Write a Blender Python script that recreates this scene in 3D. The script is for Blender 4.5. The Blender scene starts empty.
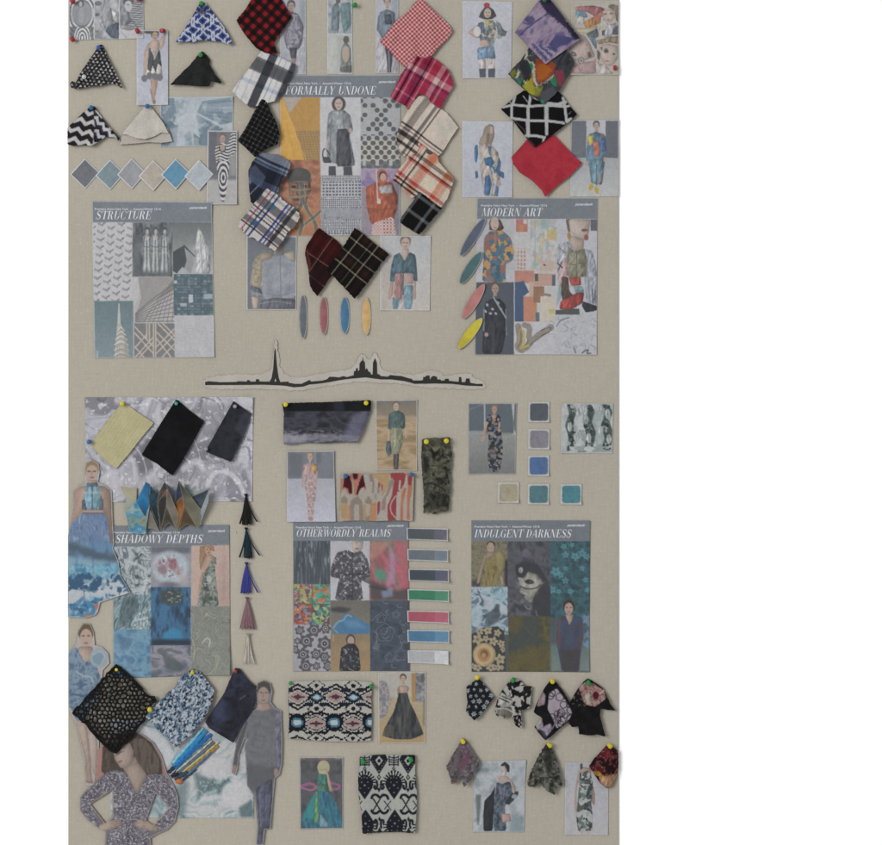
import bpy, math, random
import numpy as np
from mathutils import Vector
from mathutils.geometry import delaunay_2d_cdt

random.seed(7)
scene = bpy.context.scene
C = scene.collection
PX = 0.0018                      # one photo pixel is 1.8 mm on the board
CX, CY, CZ = 441.0, 422.5, 1.35
BOARD_E = 1.20                   # light falling on the board, used to turn seen colour into base colour

# ---------------------------------------------------------------- camera
D = 3.6
cam = bpy.data.cameras.new('camera')
cam.sensor_width = 36.0
cam.lens = 36.0 * D / (882 * PX)
cam.clip_start = 0.05
cam.clip_end = 100
camo = bpy.data.objects.new('camera', cam)
C.objects.link(camo)
camo.location = (0, -D, CZ)
camo.rotation_euler = (math.radians(90), 0, 0)
scene.camera = camo

# ---------------------------------------------------------------- light
world = bpy.data.worlds.new('World')
scene.world = world
world.use_nodes = True
wb = world.node_tree.nodes['Background']
wb.inputs[0].default_value = (0.98, 1.0, 1.0, 1)
wb.inputs[1].default_value = 0.64
def area(name, loc, aim, size, energy, col):
    l = bpy.data.lights.new(name, 'AREA')
    l.shape = 'RECTANGLE'; l.size = size[0]; l.size_y = size[1]
    l.energy = energy; l.color = col
    o = bpy.data.objects.new(name, l); C.objects.link(o)
    o.location = loc
    o.rotation_euler = (Vector(aim) - Vector(loc)).to_track_quat('-Z', 'Y').to_euler()
    return o
area('window_light', (-4.6, -6.6, 2.9), (-0.1, 0, 1.3), (3.6, 3.6), 545, (1.0, 0.985, 0.965))
vs = scene.view_settings
vs.view_transform = 'Standard'; vs.look = 'None'; vs.exposure = 0; vs.gamma = 1
vs.use_curve_mapping = False

# ---------------------------------------------------------------- small tools
VIEWS = {'A': (60, 0, 4.9), 'B': (60, 90, 4.9), 'C': (80, 190, 4.693), 'D': (230, 0, 4.9), 'E': (230, 120, 4.9),
         'F': (230, 220, 4.9), 'G': (370, 0, 7.04), 'H': (370, 115, 7.04), 'I': (450, 0, 4.9), 'J': (450, 85, 4.9),
         'K': (450, 190, 4.694), 'L': (190, 325, 2.845), 'M': (60, 390, 4.2), 'N': (60, 450, 4.69), 'O': (100, 470, 3.84),
         'P': (60, 610, 3.59), 'Q': (140, 655, 4.447), 'R': (270, 390, 4.642), 'S': (280, 510, 4.9), 'T': (275, 660, 4.565),
         'U': (455, 390, 5.04), 'W': (455, 505, 4.829), 'Y': (440, 665, 4.642), '1': (0, 0, 1),
         'a1': (66, 0, 11.025), 'a2': (376, 232, 10.18), 'a3': (232, 155, 8.45), 'a4': (564, 0, 10.56), 'a5': (470, 220, 6.036),
         'a6': (108, 540, 6.035), 'a7': (466, 535, 6.036), 'a8': (290, 535, 6.033), 'b1': (66, 655, 8.45), 'b2': (140, 665, 9.389),
         'b3': (120, 475, 8.82), 'b4': (230, 490, 7.68), 'b6': (200, 340, 6.3), 'b7': (340, 340, 5.88), 'b8': (80, 730, 7.348),
         'c1': (286, 676, 9.8), 'c2': (354, 748, 9.386), 'c3': (504, 540, 9.94), 'c4': (508, 0, 7.34), 'c5': (500, 85, 7.35), 'c6': (335, 465, 10.38), 'd1': (278, 155, 7.113)}
def vpts(view, pts):
    ox, oy, s = VIEWS[view]
    return np.array(pts, float).reshape(-1, 2) / s + (ox, oy)
def W(x, y, d):                                  # board pixel + millimetres out of the board -> world
    return ((x - CX) * PX, -d * 0.001, (CY - y) * PX + CZ)
def hx(c):
    if isinstance(c, str):
        return np.array([int(c[i:i + 2], 16) for i in (0, 2, 4)], float)
    return np.asarray(c, float)
def lin(c):
    c = np.clip(np.asarray(c, float) / 255, 0, 1)
    return np.where(c <= .04045, c / 12.92, ((c + .055) / 1.055) ** 2.4)
def base(c):
    return np.clip(lin(hx(c)) / BOARD_E, 0.004, .95)
def chaikin(P, n, closed=True):
    for _ in range(n):
        if closed:
            Q = np.roll(P, -1, 0)
            P = np.stack([P * .75 + Q * .25, P * .25 + Q * .75], 1).reshape(-1, 2)
        else:
            a, b = P[:-1], P[1:]
            P = np.vstack([P[:1], np.stack([a * .75 + b * .25, a * .25 + b * .75], 1).reshape(-1, 2), P[-1:]])
    return P
def cutc(P, n):                                  # light corner rounding for printed shapes
    if n <= 0: return P
    Q = np.roll(P, -1, 0); P = np.stack([P * .9 + Q * .1, P * .1 + Q * .9], 1).reshape(-1, 2)
    return P
def vnoise(x, y, seed):
    xi, yi = np.floor(x), np.floor(y)
    fx, fy = x - xi, y - yi
    fx = fx * fx * (3 - 2 * fx); fy = fy * fy * (3 - 2 * fy)
    def h(a, b):
        v = np.sin(a * 127.1 + b * 311.7 + seed * 74.7 + 3.1) * 43758.5453
        return v - np.floor(v)
    return (h(xi, yi) * (1 - fx) + h(xi + 1, yi) * fx) * (1 - fy) + (h(xi, yi + 1) * (1 - fx) + h(xi + 1, yi + 1) * fx) * fy
def fbm(x, y, seed, octv=3):
    t = 0; a = 1; s = 0
    for k in range(octv):
        t = t + a * vnoise(x * 2 ** k + 17 * k, y * 2 ** k - 9 * k, seed + k); s += a; a *= .55
    return t / s
def inside(P, x, y):
    r = np.zeros(len(x), bool)
    x1, y1 = P[:, 0], P[:, 1]; x2, y2 = np.roll(x1, -1), np.roll(y1, -1)
    for a, b, c, d in zip(x1, y1, x2, y2):
        if b == d: continue
        k = ((b > y) != (d > y))
        r ^= k & (x < (c - a) * (y - b) / (d - b) + a)
    return r
def segdist(P, x, y, closed=True):
    d = np.full(len(x), 1e9)
    n = len(P)
    for i in range(n if closed else n - 1):
        a, b = P[i], P[(i + 1) % n]
        ab = b - a; L = ab @ ab
        if L < 1e-12: continue
        t = np.clip(((x - a[0]) * ab[0] + (y - a[1]) * ab[1]) / L, 0, 1)
        d = np.minimum(d, (x - a[0] - t * ab[0]) ** 2 + (y - a[1] - t * ab[1]) ** 2)
    return np.sqrt(d)
def sstep(a, b, x):
    t = np.clip((x - a) / (b - a + 1e-9), 0, 1)
    return t * t * (3 - 2 * t)

# ---------------------------------------------------------------- print painter: colours at the points of a sheet
class Cv:
    def __init__(s, X, Y, view='1'):
        s.X, s.Y = X, Y
        s.C = np.zeros((len(X), 3)); s.view(view); s.edge = None; s.U = s.V = None
    def view(s, v):
        s.v = v; s.ox, s.oy, s.s = VIEWS[v]; return s
    def P(s, pts): return vpts(s.v, pts)
    def xy(s):                                   # view coordinates of all points
        return (s.X - s.ox) * s.s, (s.Y - s.oy) * s.s
    def put(s, col, m):
        col = hx(col) if not (isinstance(col, np.ndarray) and col.ndim == 2) else col
        s.C += (col - s.C) * np.asarray(m)[:, None]; return s
    def fill(s, col): s.C[:] = hx(col); return s
    def gy(s, c1, y1, c2, y2, m=None):           # vertical run of colour in the print
        t = np.clip(((s.Y - s.oy) * s.s - y1) / (y2 - y1), 0, 1)[:, None]
        col = hx(c1) * (1 - t) + hx(c2) * t
        return s.put(col, np.ones(len(s.X)) if m is None else m)
    def mrect(s, x0, y0, x1, y1, soft=.5):
        x, y = s.xy(); f = soft * s.s
        return np.clip((x - x0) / f + .5, 0, 1) * np.clip((x1 - x) / f + .5, 0, 1) * np.clip((y - y0) / f + .5, 0, 1) * np.clip((y1 - y) / f + .5, 0, 1)
    def rect(s, col, x0, y0, x1, y1, a=1, soft=.5): return s.put(col, s.mrect(x0, y0, x1, y1, soft) * a)
    def mpoly(s, pts, soft=.6, sm=1):
        P = cutc(s.P(pts), sm)
        m = np.zeros(len(s.X))
        lo, hi = P.min(0) - soft, P.max(0) + soft
        k = np.where((s.X > lo[0]) & (s.X < hi[0]) & (s.Y > lo[1]) & (s.Y < hi[1]))[0]
        if len(k):
            x, y = s.X[k], s.Y[k]
            d = segdist(P, x, y)
            m[k] = np.clip(np.where(inside(P, x, y), d, -d) / soft + .5, 0, 1)
        return m
    def poly(s, col, pts, a=1, soft=.6, sm=1):
        m = s.mpoly(pts, soft, sm)
        if sm and soft < 1.5: return s.put(s.model(col, pts, m), m * a)
        return s.put(col, m * a)
    def model(s, col, pts, m):                   # body shading painted into the shape: fold tones, dark edges, darker right side
        cc = np.tile(hx(col), (len(s.X), 1)); k = np.where(m > 0)[0]
        if len(k) < 12: return cc
        P = s.P(pts); x, y = s.X[k], s.Y[k]; w = min(np.ptp(P[:, 0]), np.ptp(P[:, 1]))
        fo = fbm(x / 1.5 + .15 * y, y / 4.5, int(abs(P.sum())) % 89, 2) - .5
        e = np.exp(-segdist(P, x, y) / max(.7, .12 * w))
        g = (x - P[:, 0].mean()) / (np.ptp(P[:, 0]) + 1)
        c0 = hx(col); skin = 1. if (c0[0] > c0[1] + 8 and c0[1] > c0[2] and c0[0] - c0[2] > 22 and c0[0] > 140 and c0[0] - c0[2] < 75) else 0.
        fo = fo * (1 - .8 * skin); f = 1 + .55 * fo - .24 * e - .24 * g
        cc[k] *= f[:, None]; return cc
    def mell(s, cx, cy, rx, ry, rot=0, soft=.6):
        x, y = s.xy(); x = x - cx; y = y - cy
        c, n = math.cos(math.radians(rot)), math.sin(math.radians(rot))
        u, v = (x * c + y * n) / rx, (-x * n + y * c) / ry
        r = np.sqrt(u * u + v * v)
        return np.clip((1 - r) * min(rx, ry) / s.s / soft + .5, 0, 1)
    def ell(s, col, cx, cy, rx, ry=None, rot=0, a=1, soft=.6): return s.put(col, s.mell(cx, cy, rx, ry or rx, rot, soft) * a)
    def mline(s, pts, w, soft=.55, sm=1):
        P = chaikin(s.P(pts), sm, False); w = w / s.s
        m = np.zeros(len(s.X)); lo, hi = P.min(0) - w - soft, P.max(0) + w + soft
        k = np.where((s.X > lo[0]) & (s.X < hi[0]) & (s.Y > lo[1]) & (s.Y < hi[1]))[0]
        if len(k):
            m[k] = np.clip((w / 2 - segdist(P, s.X[k], s.Y[k], False)) / soft + .5, 0, 1)
        return m
    def line(s, col, pts, w, a=1, soft=.55, sm=1): return s.put(col, s.mline(pts, w, soft, sm) * a)
    def n(s, sc, seed, o=3, sx=1, sy=1, rot=0, warp=0):
        x, y = s.X, s.Y
        if rot:
            c, q = math.cos(math.radians(rot)), math.sin(math.radians(rot)); x, y = x * c + y * q, -x * q + y * c
        x = x / sc / sx; y = y / sc / sy
        if warp:
            a = fbm(x * .7 + 5, y * .7, seed + 31, 2) - .5; b = fbm(x * .7, y * .7 + 9, seed + 57, 2) - .5
            x = x + warp * a * 2; y = y + warp * b * 2
        return fbm(x, y, seed, o)
    def mot(s, cols, sc, seed, m=None, o=3, lo=.25, hi=.75, **k):       # blotches running through a list of colours
        t = np.clip((s.n(sc, seed, o, **k) - lo) / (hi - lo), 0, .9999) * (len(cols) - 1)
        i = t.astype(int); f = (t - i)[:, None]; cc = np.array([hx(c) for c in cols])
        return s.put(cc[i] * (1 - f) + cc[i + 1] * f, np.ones(len(s.X)) if m is None else m)
    def patch(s, cols, size, seed, m, ws=1.2, sx=1., sy=1.):           # torn-edged patches of flat colour
        k = np.where(m > .01)[0]
        if not len(k): return s
        x, y = s.X[k] / sx, s.Y[k] / sy; rs = np.random.RandomState(seed)
        x = x + ws * 2 * (fbm(x / 2.2, y / 2.2, seed, 2) - .5); y = y + ws * 2 * (fbm(x / 2.2, y / 2.2, seed + 3, 2) - .5)
        n = max(4, int(np.ptp(x) * np.ptp(y) / size ** 2)); P = np.stack([x.min() + rs.rand(n) * np.ptp(x), y.min() + rs.rand(n) * np.ptp(y)], 1)
        i = np.argmin((x[:, None] - P[:, 0]) ** 2 + (y[:, None] - P[:, 1]) ** 2, 1); cc = np.array([hx(c) for c in cols])[rs.randint(0, len(cols), n)]
        full = np.zeros((len(s.X), 3)); full[k] = cc[i]
        return s.put(full, m)
    def speck(s, col, sc, seed, thr, m=None, a=1, soft=.06, **k):
        q = sstep(thr - soft, thr + soft, s.n(sc, seed, 2, **k)) * a
        return s.put(col, q if m is None else q * m)
    def rot(s, ang, cx=0, cy=0, warp=0, wsc=18, seed=3):
        p = s.P([cx, cy])[0]
        x, y = s.X - p[0], s.Y - p[1]
        if warp:
            x = x + warp * (vnoise(s.X / wsc, s.Y / wsc, seed) - .5) * 2; y = y + warp * (vnoise(s.X / wsc, s.Y / wsc, seed + 5) - .5) * 2
        c, n = math.cos(math.radians(ang)), math.sin(math.radians(ang))
        return x * c + y * n, -x * n + y * c
    def border(s, col, w):
        d = s.edge
        return s.put(col, np.clip((w - d) / .5 + .5, 0, 1))
    def photo(s, seed):                          # soft tonal modelling and thin ink of a home print
        t = 1 + .04 * (s.n(2.2, seed + 6, 2) - .5) * 2 + .025 * (s.n(7, seed + 8, 2, sx=.6) - .5) * 2
        s.C *= t[:, None]
        g = s.C.mean(1, keepdims=True); s.C += (g - s.C) * .16
        s.C += (np.array([150., 150., 154.]) - s.C) * .05
        return s
    def grain(s, amt, seed=1):
        s.C *= (1 + amt * 2 * (s.n(.8, seed, 1) - .5))[:, None]
        s.C *= (1 + amt * .6 * (s.n(9, seed + 4, 2) - .5))[:, None]
        return s
    # a small printed head: hair, face, a hint of features
    def head(s, x, y, r, skin='b89a8a', hair='4a4038', style='up', feat=True, ry=1.3):
        if style == 'long': s.poly(hair, [x - 1.3 * r, y - r, x, y - 1.75 * r, x + 1.3 * r, y - r, x + 1.6 * r, y + 2.6 * r, x + .8 * r, y + 3 * r, x, y + 1.2 * r, x - .9 * r, y + 3 * r, x - 1.6 * r, y + 2.5 * r])
        elif style == 'bob': s.ell(hair, x, y + .1 * r, 1.55 * r, 1.7 * r)
        else: s.ell(hair, x, y - .35 * r, 1.12 * r, 1.35 * r)
        s.poly(skin, [x - .45 * r, y + .6 * r, x + .45 * r, y + .6 * r, x + .5 * r, y + 2 * r, x - .5 * r, y + 2 * r])
        s.ell(skin, x, y + .12 * r, .86 * r, ry * .92 * r)
        if feat:
            sk = hx(skin) * .55
            s.ell(sk, x - .36 * r, y - .05 * r, .22 * r, .12 * r, a=.8); s.ell(sk, x + .36 * r, y - .05 * r, .22 * r, .12 * r, a=.8)
            s.ell(hx(skin) * np.array([.85, .6, .6]), x, y + .72 * r, .3 * r, .13 * r, a=.8)
            s.line(hx(skin) * .8, [x + .08 * r, y, x + .1 * r, y + .4 * r], .12 * r, a=.7)
        return s
def stripe(u, c, w, per=None, soft=.7):
    if per: u = (u - c + per / 2) % per - per / 2
    else: u = u - c
    return np.clip((w / 2 - np.abs(u)) / soft + .5, 0, 1)
def weave(c, bg, us, vs, u, v):
    """plaid: bands along u and v cross-mixed like woven yarn; a band = (centre, width, colour, period, strength)"""
    a = np.tile(hx(bg), (len(u), 1)); b = a.copy()
    def at(t, q):                                # a band may be given by a point it runs through
        if not isinstance(t, tuple): return t
        p = c.P(list(t))[0]; return q[np.argmin((c.X - p[0]) ** 2 + (c.Y - p[1]) ** 2)]
    us = [(at(z[0], u),) + tuple(z[1:]) for z in us]; vs = [(at(z[0], v),) + tuple(z[1:]) for z in vs]
    for (t, w, col, per, k) in us: a += (hx(col) - a) * (stripe(u, t, w, per) * k)[:, None]
    for (t, w, col, per, k) in vs: b += (hx(col) - b) * (stripe(v, t, w, per) * k)[:, None]
    tw = .5 + .06 * np.sign(np.sin((u + v) * 3.3))
    c.C[:] = a * tw[:, None] + b * (1 - tw)[:, None]
    c.C[:] = np.clip(112 + (c.C - 112) * 1.22, 20, 214)
    for bands, t_ in ((us, u), (vs, v)):
        for (t, w, col, per, k) in bands:
            if k >= .85: c.put(col, stripe(t_, t, w, per) * .42)
    return c

# ---------------------------------------------------------------- materials
def new_mat(name):
    m = bpy.data.materials.new(name); m.use_nodes = True
    nt = m.node_tree; b = nt.nodes['Principled BSDF']
    return m, nt, b
def N(nt, t, **kw):
    n = nt.nodes.new(t)
    for k, v in kw.items(): setattr(n, k, v)
    return n
def mat_print(name, rough, spec, grain_scale, bump, weave_scale=0, sheen=0):
    m, nt, b = new_mat(name)
    at = N(nt, 'ShaderNodeAttribute', attribute_name='print')
    tc = N(nt, 'ShaderNodeTexCoord')
    no = N(nt, 'ShaderNodeTexNoise'); no.inputs['Scale'].default_value = grain_scale; no.inputs['Detail'].default_value = 3
    nt.links.new(tc.outputs['Object'], no.inputs['Vector'])
    mr = N(nt, 'ShaderNodeMapRange'); mr.inputs[1].default_value = .25; mr.inputs[2].default_value = .75
    mr.inputs[3].default_value = .9; mr.inputs[4].default_value = 1.1
    nt.links.new(no.outputs[0], mr.inputs[0])
    mx = N(nt, 'ShaderNodeVectorMath', operation='SCALE')
    nt.links.new(at.outputs['Color'], mx.inputs[0]); nt.links.new(mr.outputs[0], mx.inputs['Scale'])
    nt.links.new(mx.outputs[0], b.inputs['Base Color'])
    b.inputs['Roughness'].default_value = rough
    b.inputs['Specular IOR Level'].default_value = spec
    if sheen:
        b.inputs['Sheen Weight'].default_value = sheen; b.inputs['Sheen Roughness'].default_value = .5
    bp = N(nt, 'ShaderNodeBump'); bp.inputs['Strength'].default_value = bump; bp.inputs['Distance'].default_value = .001
    h = no.outputs[0]
    if weave_scale:
        acc = None
        for rz in (45, -45):
            mp = N(nt, 'ShaderNodeMapping'); mp.inputs['Rotation'].default_value = (0, math.radians(rz), 0)
            nt.links.new(tc.outputs['Object'], mp.inputs['Vector'])
            wv = N(nt, 'ShaderNodeTexWave'); wv.inputs['Scale'].default_value = weave_scale; wv.inputs['Distortion'].default_value = 1.5
            nt.links.new(mp.outputs[0], wv.inputs['Vector'])
            if acc is None: acc = wv.outputs['Fac']
            else:
                ad = N(nt, 'ShaderNodeMath', operation='ADD'); nt.links.new(acc, ad.inputs[0]); nt.links.new(wv.outputs['Fac'], ad.inputs[1]); acc = ad.outputs[0]
        h = acc
    nt.links.new(h, bp.inputs['Height']); nt.links.new(bp.outputs[0], b.inputs['Normal'])
    return m
M = {'paper': mat_print('printed_paper', .62, .22, 900, .06),
     'cloth': mat_print('woven_cloth', .95, .05, 1100, .35, 420, .03),
     'knit': mat_print('looped_yarn', .95, .08, 700, .5, 0, .2),
     'sheer': mat_print('smooth_cloth', .7, .1, 800, .15, 500, 0)}
def mat_flat(name, col, rough=.7, spec=.2, noise=.08, scale=300, metal=0, sheen=0):
    m, nt, b = new_mat(name)
    tc = N(nt, 'ShaderNodeTexCoord'); no = N(nt, 'ShaderNodeTexNoise'); no.inputs['Scale'].default_value = scale
    nt.links.new(tc.outputs['Object'], no.inputs['Vector'])
    rp = N(nt, 'ShaderNodeValToRGB'); cb = base(col)
    rp.color_ramp.elements[0].position = .3; rp.color_ramp.elements[1].position = .7
    rp.color_ramp.elements[0].color = (*np.clip(cb * (1 - noise), 0, 1), 1); rp.color_ramp.elements[1].color = (*np.clip(cb * (1 + noise), 0, 1), 1)
    nt.links.new(no.outputs[0], rp.inputs[0]); nt.links.new(rp.outputs[0], b.inputs['Base Color'])
    b.inputs['Roughness'].default_value = rough; b.inputs['Specular IOR Level'].default_value = spec; b.inputs['Metallic'].default_value = metal
    if sheen: b.inputs['Sheen Weight'].default_value = sheen
    return m
_fm = {}
def fm(name, col, **k):
    if name not in _fm: _fm[name] = mat_flat(name, col, **k)
    return _fm[name]

# ---------------------------------------------------------------- mesh building
def link(o, label=None, cat=None, group=None, kind=None, parent=None):
    C.objects.link(o)
    if label: o['label'] = label
    if cat: o['category'] = cat
    if group: o['group'] = group
    if kind: o['kind'] = kind
    if parent: o.parent = parent
    return o
def mesh_np(name, V, F, mat, col=None, smooth=True):
    """V (n,3); F list of face arrays (quads first or triangles, each (m,k))"""
    me = bpy.data.meshes.new(name)
    fs = [f for f in F if len(f)]
    idx = np.concatenate([f.reshape(-1) for f in fs]).astype(np.int32)
    tot = np.concatenate([np.full(len(f), f.shape[1]) for f in fs]).astype(np.int32)
    st = np.concatenate([[0], np.cumsum(tot)[:-1]]).astype(np.int32)
    me.vertices.add(len(V)); me.vertices.foreach_set('co', np.asarray(V, np.float32).reshape(-1))
    me.loops.add(len(idx)); me.loops.foreach_set('vertex_index', idx)
    me.polygons.add(len(tot)); me.polygons.foreach_set('loop_start', st); me.polygons.foreach_set('loop_total', tot)
    me.polygons.foreach_set('use_smooth', np.full(len(tot), smooth))
    me.update(calc_edges=True)
    if col is not None:
        a = me.color_attributes.new('print', 'FLOAT_COLOR', 'POINT')
        a.data.foreach_set('color', np.concatenate([col, np.ones((len(col), 1))], 1).astype(np.float32).reshape(-1))
    me.materials.append(mat)
    return me
def Wn(x, y, d, o):                              # arrays -> world coordinates relative to origin o
    return np.stack([(x - CX) * PX - o[0], -np.asarray(d) * .001 * np.ones_like(x) - o[1], (CY - y) * PX + CZ - o[2]], 1)
SURF = {}
def paper(name, label, cat, view, quad, paint, lift=.8, curl=(0, 0, 0, 0), step=.64, border=None, group=None, wave=.5, thick=.35, parent=None, grain=.035, bow=0, warp=.22):
    q = vpts(view, quad)
    w = max(np.linalg.norm(q[1] - q[0]), np.linalg.norm(q[2] - q[3])); h = max(np.linalg.norm(q[3] - q[0]), np.linalg.norm(q[2] - q[1]))
    nx, ny = max(2, int(w / step)), max(2, int(h / step))
    u, v = np.meshgrid(np.linspace(0, 1, nx + 1), np.linspace(0, 1, ny + 1)); u = u.ravel(); v = v.ravel()
    P = (q[0] * ((1 - u) * (1 - v))[:, None] + q[1] * (u * (1 - v))[:, None] + q[2] * (u * v)[:, None] + q[3] * ((1 - u) * v)[:, None])
    x, y = P[:, 0], P[:, 1]
    seed = abs(hash_s(label)) % 97
    rc = np.random.RandomState(seed + 11); curl = [a + b for a, b in zip(curl, np.clip(rc.uniform(-1.2, 2.0, 4), 0, 2) * (w > 30))]
    def dep(x, y, u, v):
        d = lift + wave * (vnoise(x / 34, y / 34, seed) - .3) + bow * (4 * (u - .5) ** 2)
        for cz, (a, b) in zip(curl, ((0, 0), (1, 0), (1, 1), (0, 1))):
            if cz:
                r = np.hypot((u - a) * w, (v - b) * h)
                d = d + cz * np.clip(1 - r / (.45 * min(w, h)), 0, 1) ** 2
        return np.maximum(d, .3)
    # cut edges are never ruler-straight: sub-pixel wobble of the sheet outline
    wob = .35 * (vnoise(x / 22, y / 22, seed + 3) - .5)
    ww = warp * 2; c = Cv(x + ww * (fbm(x / 2.6, y / 2.6, seed + 1, 2) - .5), y + ww * (fbm(x / 2.6, y / 2.6, seed + 2, 2) - .5), view); c.U, c.V = u, v
    c.edge = np.minimum(np.minimum(u * w, (1 - u) * w), np.minimum(v * h, (1 - v) * h))
    paint(c)
    if border: c.border(*border)
    c.photo(seed); c.grain(grain, seed)
    o = W(q[:, 0].mean(), q[:, 1].mean(), 0)
    d = dep(x, y, u, v)
    V = Wn(x + wob, y + wob, d, o)
    g = np.arange((nx + 1) * (ny + 1)).reshape(ny + 1, nx + 1)
    F = np.stack([g[:-1, :-1], g[1:, :-1], g[1:, 1:], g[:-1, 1:]], -1).reshape(-1, 4)
    rim = np.concatenate([g[0, :], g[1:, -1], g[-1, -2::-1], g[-2:0:-1, 0]])
    k = len(V); Vr = V[rim].copy(); Vr[:, 1] += thick * .001
    n = len(rim); i = np.arange(n); j = (i + 1) % n
    S = np.stack([rim[i], rim[j], k + j, k + i], 1)
    me = mesh_np(name, np.vstack([V, Vr]), [F, S], M['paper'], np.vstack([base_arr(c.C), base_arr(c.C[rim])]))
    ob = link(bpy.data.objects.new(name, me), label, cat, group, None, parent); ob.location = o
    SURF[ob.name] = lambda X, Y: dep(X, Y, np.clip((X - q[0][0]) / w, 0, 1), np.clip((Y - q[0][1]) / h, 0, 1))
    return ob
def base_arr(Cc): return np.clip(lin(Cc * .95) / BOARD_E, .004, .95)
def hash_s(t):
    h = 7
    for ch in t: h = (h * 31 + ord(ch)) % 1000003
    return h
def resample(P, step):
    out = []
    n = len(P)
    for i in range(n):
        a, b = P[i], P[(i + 1) % n]; L = np.linalg.norm(b - a); m = max(1, int(round(L / step)))
        for t in range(m): out.append(a + (b - a) * t / m)
    return np.array(out)
def tri_fill(B, holes, step, seed):
    """boundary loop (+hole loops) -> points, triangles, boundary count"""
    loops = [B] + holes
    pts = np.vstack(loops); ed = []; k = 0
    for L in loops:
        n = len(L); ed += [(k + i, k + (i + 1) % n) for i in range(n)]; k += n
    lo, hi = B.min(0), B.max(0)
    rs = np.random.RandomState(seed)
    gx, gy = np.meshgrid(np.arange(lo[0], hi[0], step), np.arange(lo[1], hi[1], step))
    g = np.stack([gx.ravel(), gy.ravel()], 1); g += rs.uniform(-.18, .18, g.shape) * step
    def ok(p, marg):
        r = inside(B, p[:, 0], p[:, 1])
        for H in holes: r &= ~inside(H, p[:, 0], p[:, 1])
        if marg:
            k = np.where(r)[0]
            for L in loops:
                d = np.full(len(k), 1e9)
                for q in range(0, len(L), 64):
                    seg = L[q:q + 64]
                    d = np.minimum(d, np.hypot(p[k, 0][:, None] - seg[:, 0], p[k, 1][:, None] - seg[:, 1]).min(1))
                r[k] &= d > marg
        return r
    g = g[ok(g, step * .5)]
    allp = np.vstack([pts, g])
    res = delaunay_2d_cdt([Vector(p) for p in allp], ed, [], 0, 1e-5)
    V = np.array([(v[0], v[1]) for v in res[0]]); T = np.array(res[2])
    cen = V[T].mean(1)
    T = T[ok(cen, 0)]
    return V, T
def shape(name, label, cat, view, outline, paint, dep, mat='cloth', step=.8, fray=.25, pink=None, sm=0, holes=None, group=None, parent=None, thick=.7, grain=.05, holes_sm=0, fringe=0):
    B = chaikin(vpts(view, outline), sm); seed = abs(hash_s(label or name)) % 997
    rs = np.random.RandomState(seed)
    B = resample(B, step)
    if (np.sum(B[:, 0] * np.roll(B[:, 1], -1) - np.roll(B[:, 0], -1) * B[:, 1])) < 0: B = B[::-1]
    T = np.roll(B, -1, 0) - np.roll(B, 1, 0); T /= np.linalg.norm(T, axis=1)[:, None] + 1e-9
    nrm = np.stack([T[:, 1], -T[:, 0]], 1)
    off = fray * (vnoise(B[:, 0] / 1.6, B[:, 1] / 1.6, seed) - .5) * 2
    if pink:
        L = np.cumsum(np.linalg.norm(np.roll(B, -1, 0) - B, axis=1)); off = off + pink[0] * (np.abs((L / pink[1]) % 1 - .5) * 4 - 1)
    B = B + nrm * off[:, None]
    H = [resample(chaikin(vpts(view, h), holes_sm), step) for h in (holes or [])]
    V2, F = tri_fill(B, H, step, seed)
    x, y = V2[:, 0], V2[:, 1]
    c = Cv(x, y, view)
    c.edge = segdist(B, x, y)
    for h in H: c.edge = np.minimum(c.edge, segdist(h, x, y))
    paint(c); c.grain(grain, seed)
    g_ = c.C.mean(1, keepdims=True); c.C += (g_ - c.C) * .13; c.C *= .95
    d = dep(x, y)
    o = W(B[:, 0].mean(), B[:, 1].mean(), 0) if parent is None else tuple(parent.location)
    V = Wn(x, y, d, o)
    e = np.sort(np.concatenate([F[:, [0, 1]], F[:, [1, 2]], F[:, [2, 0]]]), 1)
    uq, ct = np.unique(e, axis=0, return_counts=True); be = uq[ct == 1]
    vs_ = np.unique(be); mp = {a: len(V) + i for i, a in enumerate(vs_)}
    Vr = V[vs_].copy(); Vr[:, 1] += thick * .001
    S = np.array([(a, b, mp[b], mp[a]) for a, b in be])
    me = mesh_np(name, np.vstack([V, Vr]), [F, S], M[mat], np.vstack([base_arr(c.C), base_arr(c.C[vs_])]))
    ob = link(bpy.data.objects.new(name, me), label, cat, group, None, parent)
    if parent is None: ob.location = o
    return ob
def drape(view, lift, pin=None, flare=0, folds=(), wr=(0, 8), seed=1, maxd=26, reach=26.):
    """depth of a pinned cloth in mm: held flat at the pin, standing off further away, with soft folds"""
    fl = []
    for (x0, y0, x1, y1, w, h) in folds:
        a, b = vpts(view, [x0, y0, x1, y1]); fl.append((a, b, w / VIEWS[view][2], h))
    pp = vpts(view, pin)[0] if pin is not None else None
    def f(x, y):
        d = np.full(len(x), float(lift))
        if pp is not None:
            r = np.hypot(x - pp[0], y - pp[1]); d = d + flare * (1 - np.exp(-r / reach))
        for a, b, w, h in fl:
            ab = b - a; t = np.clip(((x - a[0]) * ab[0] + (y - a[1]) * ab[1]) / (ab @ ab), 0, 1)
            r = np.hypot(x - a[0] - t * ab[0], y - a[1] - t * ab[1])
            d = d + h * np.exp(-(r / w) ** 2) * (.25 + .75 * t)
        if wr[0]: d = d + wr[0] * 2 * (fbm(x / wr[1], y / wr[1], seed, 2) - .5)
        return np.clip(d, max(.5, lift * .5), lift + maxd)
    return f
def LZ(a): return a if a < 4 else 4 + (a - 4) * .5      # swatches lie close on one another
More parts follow.
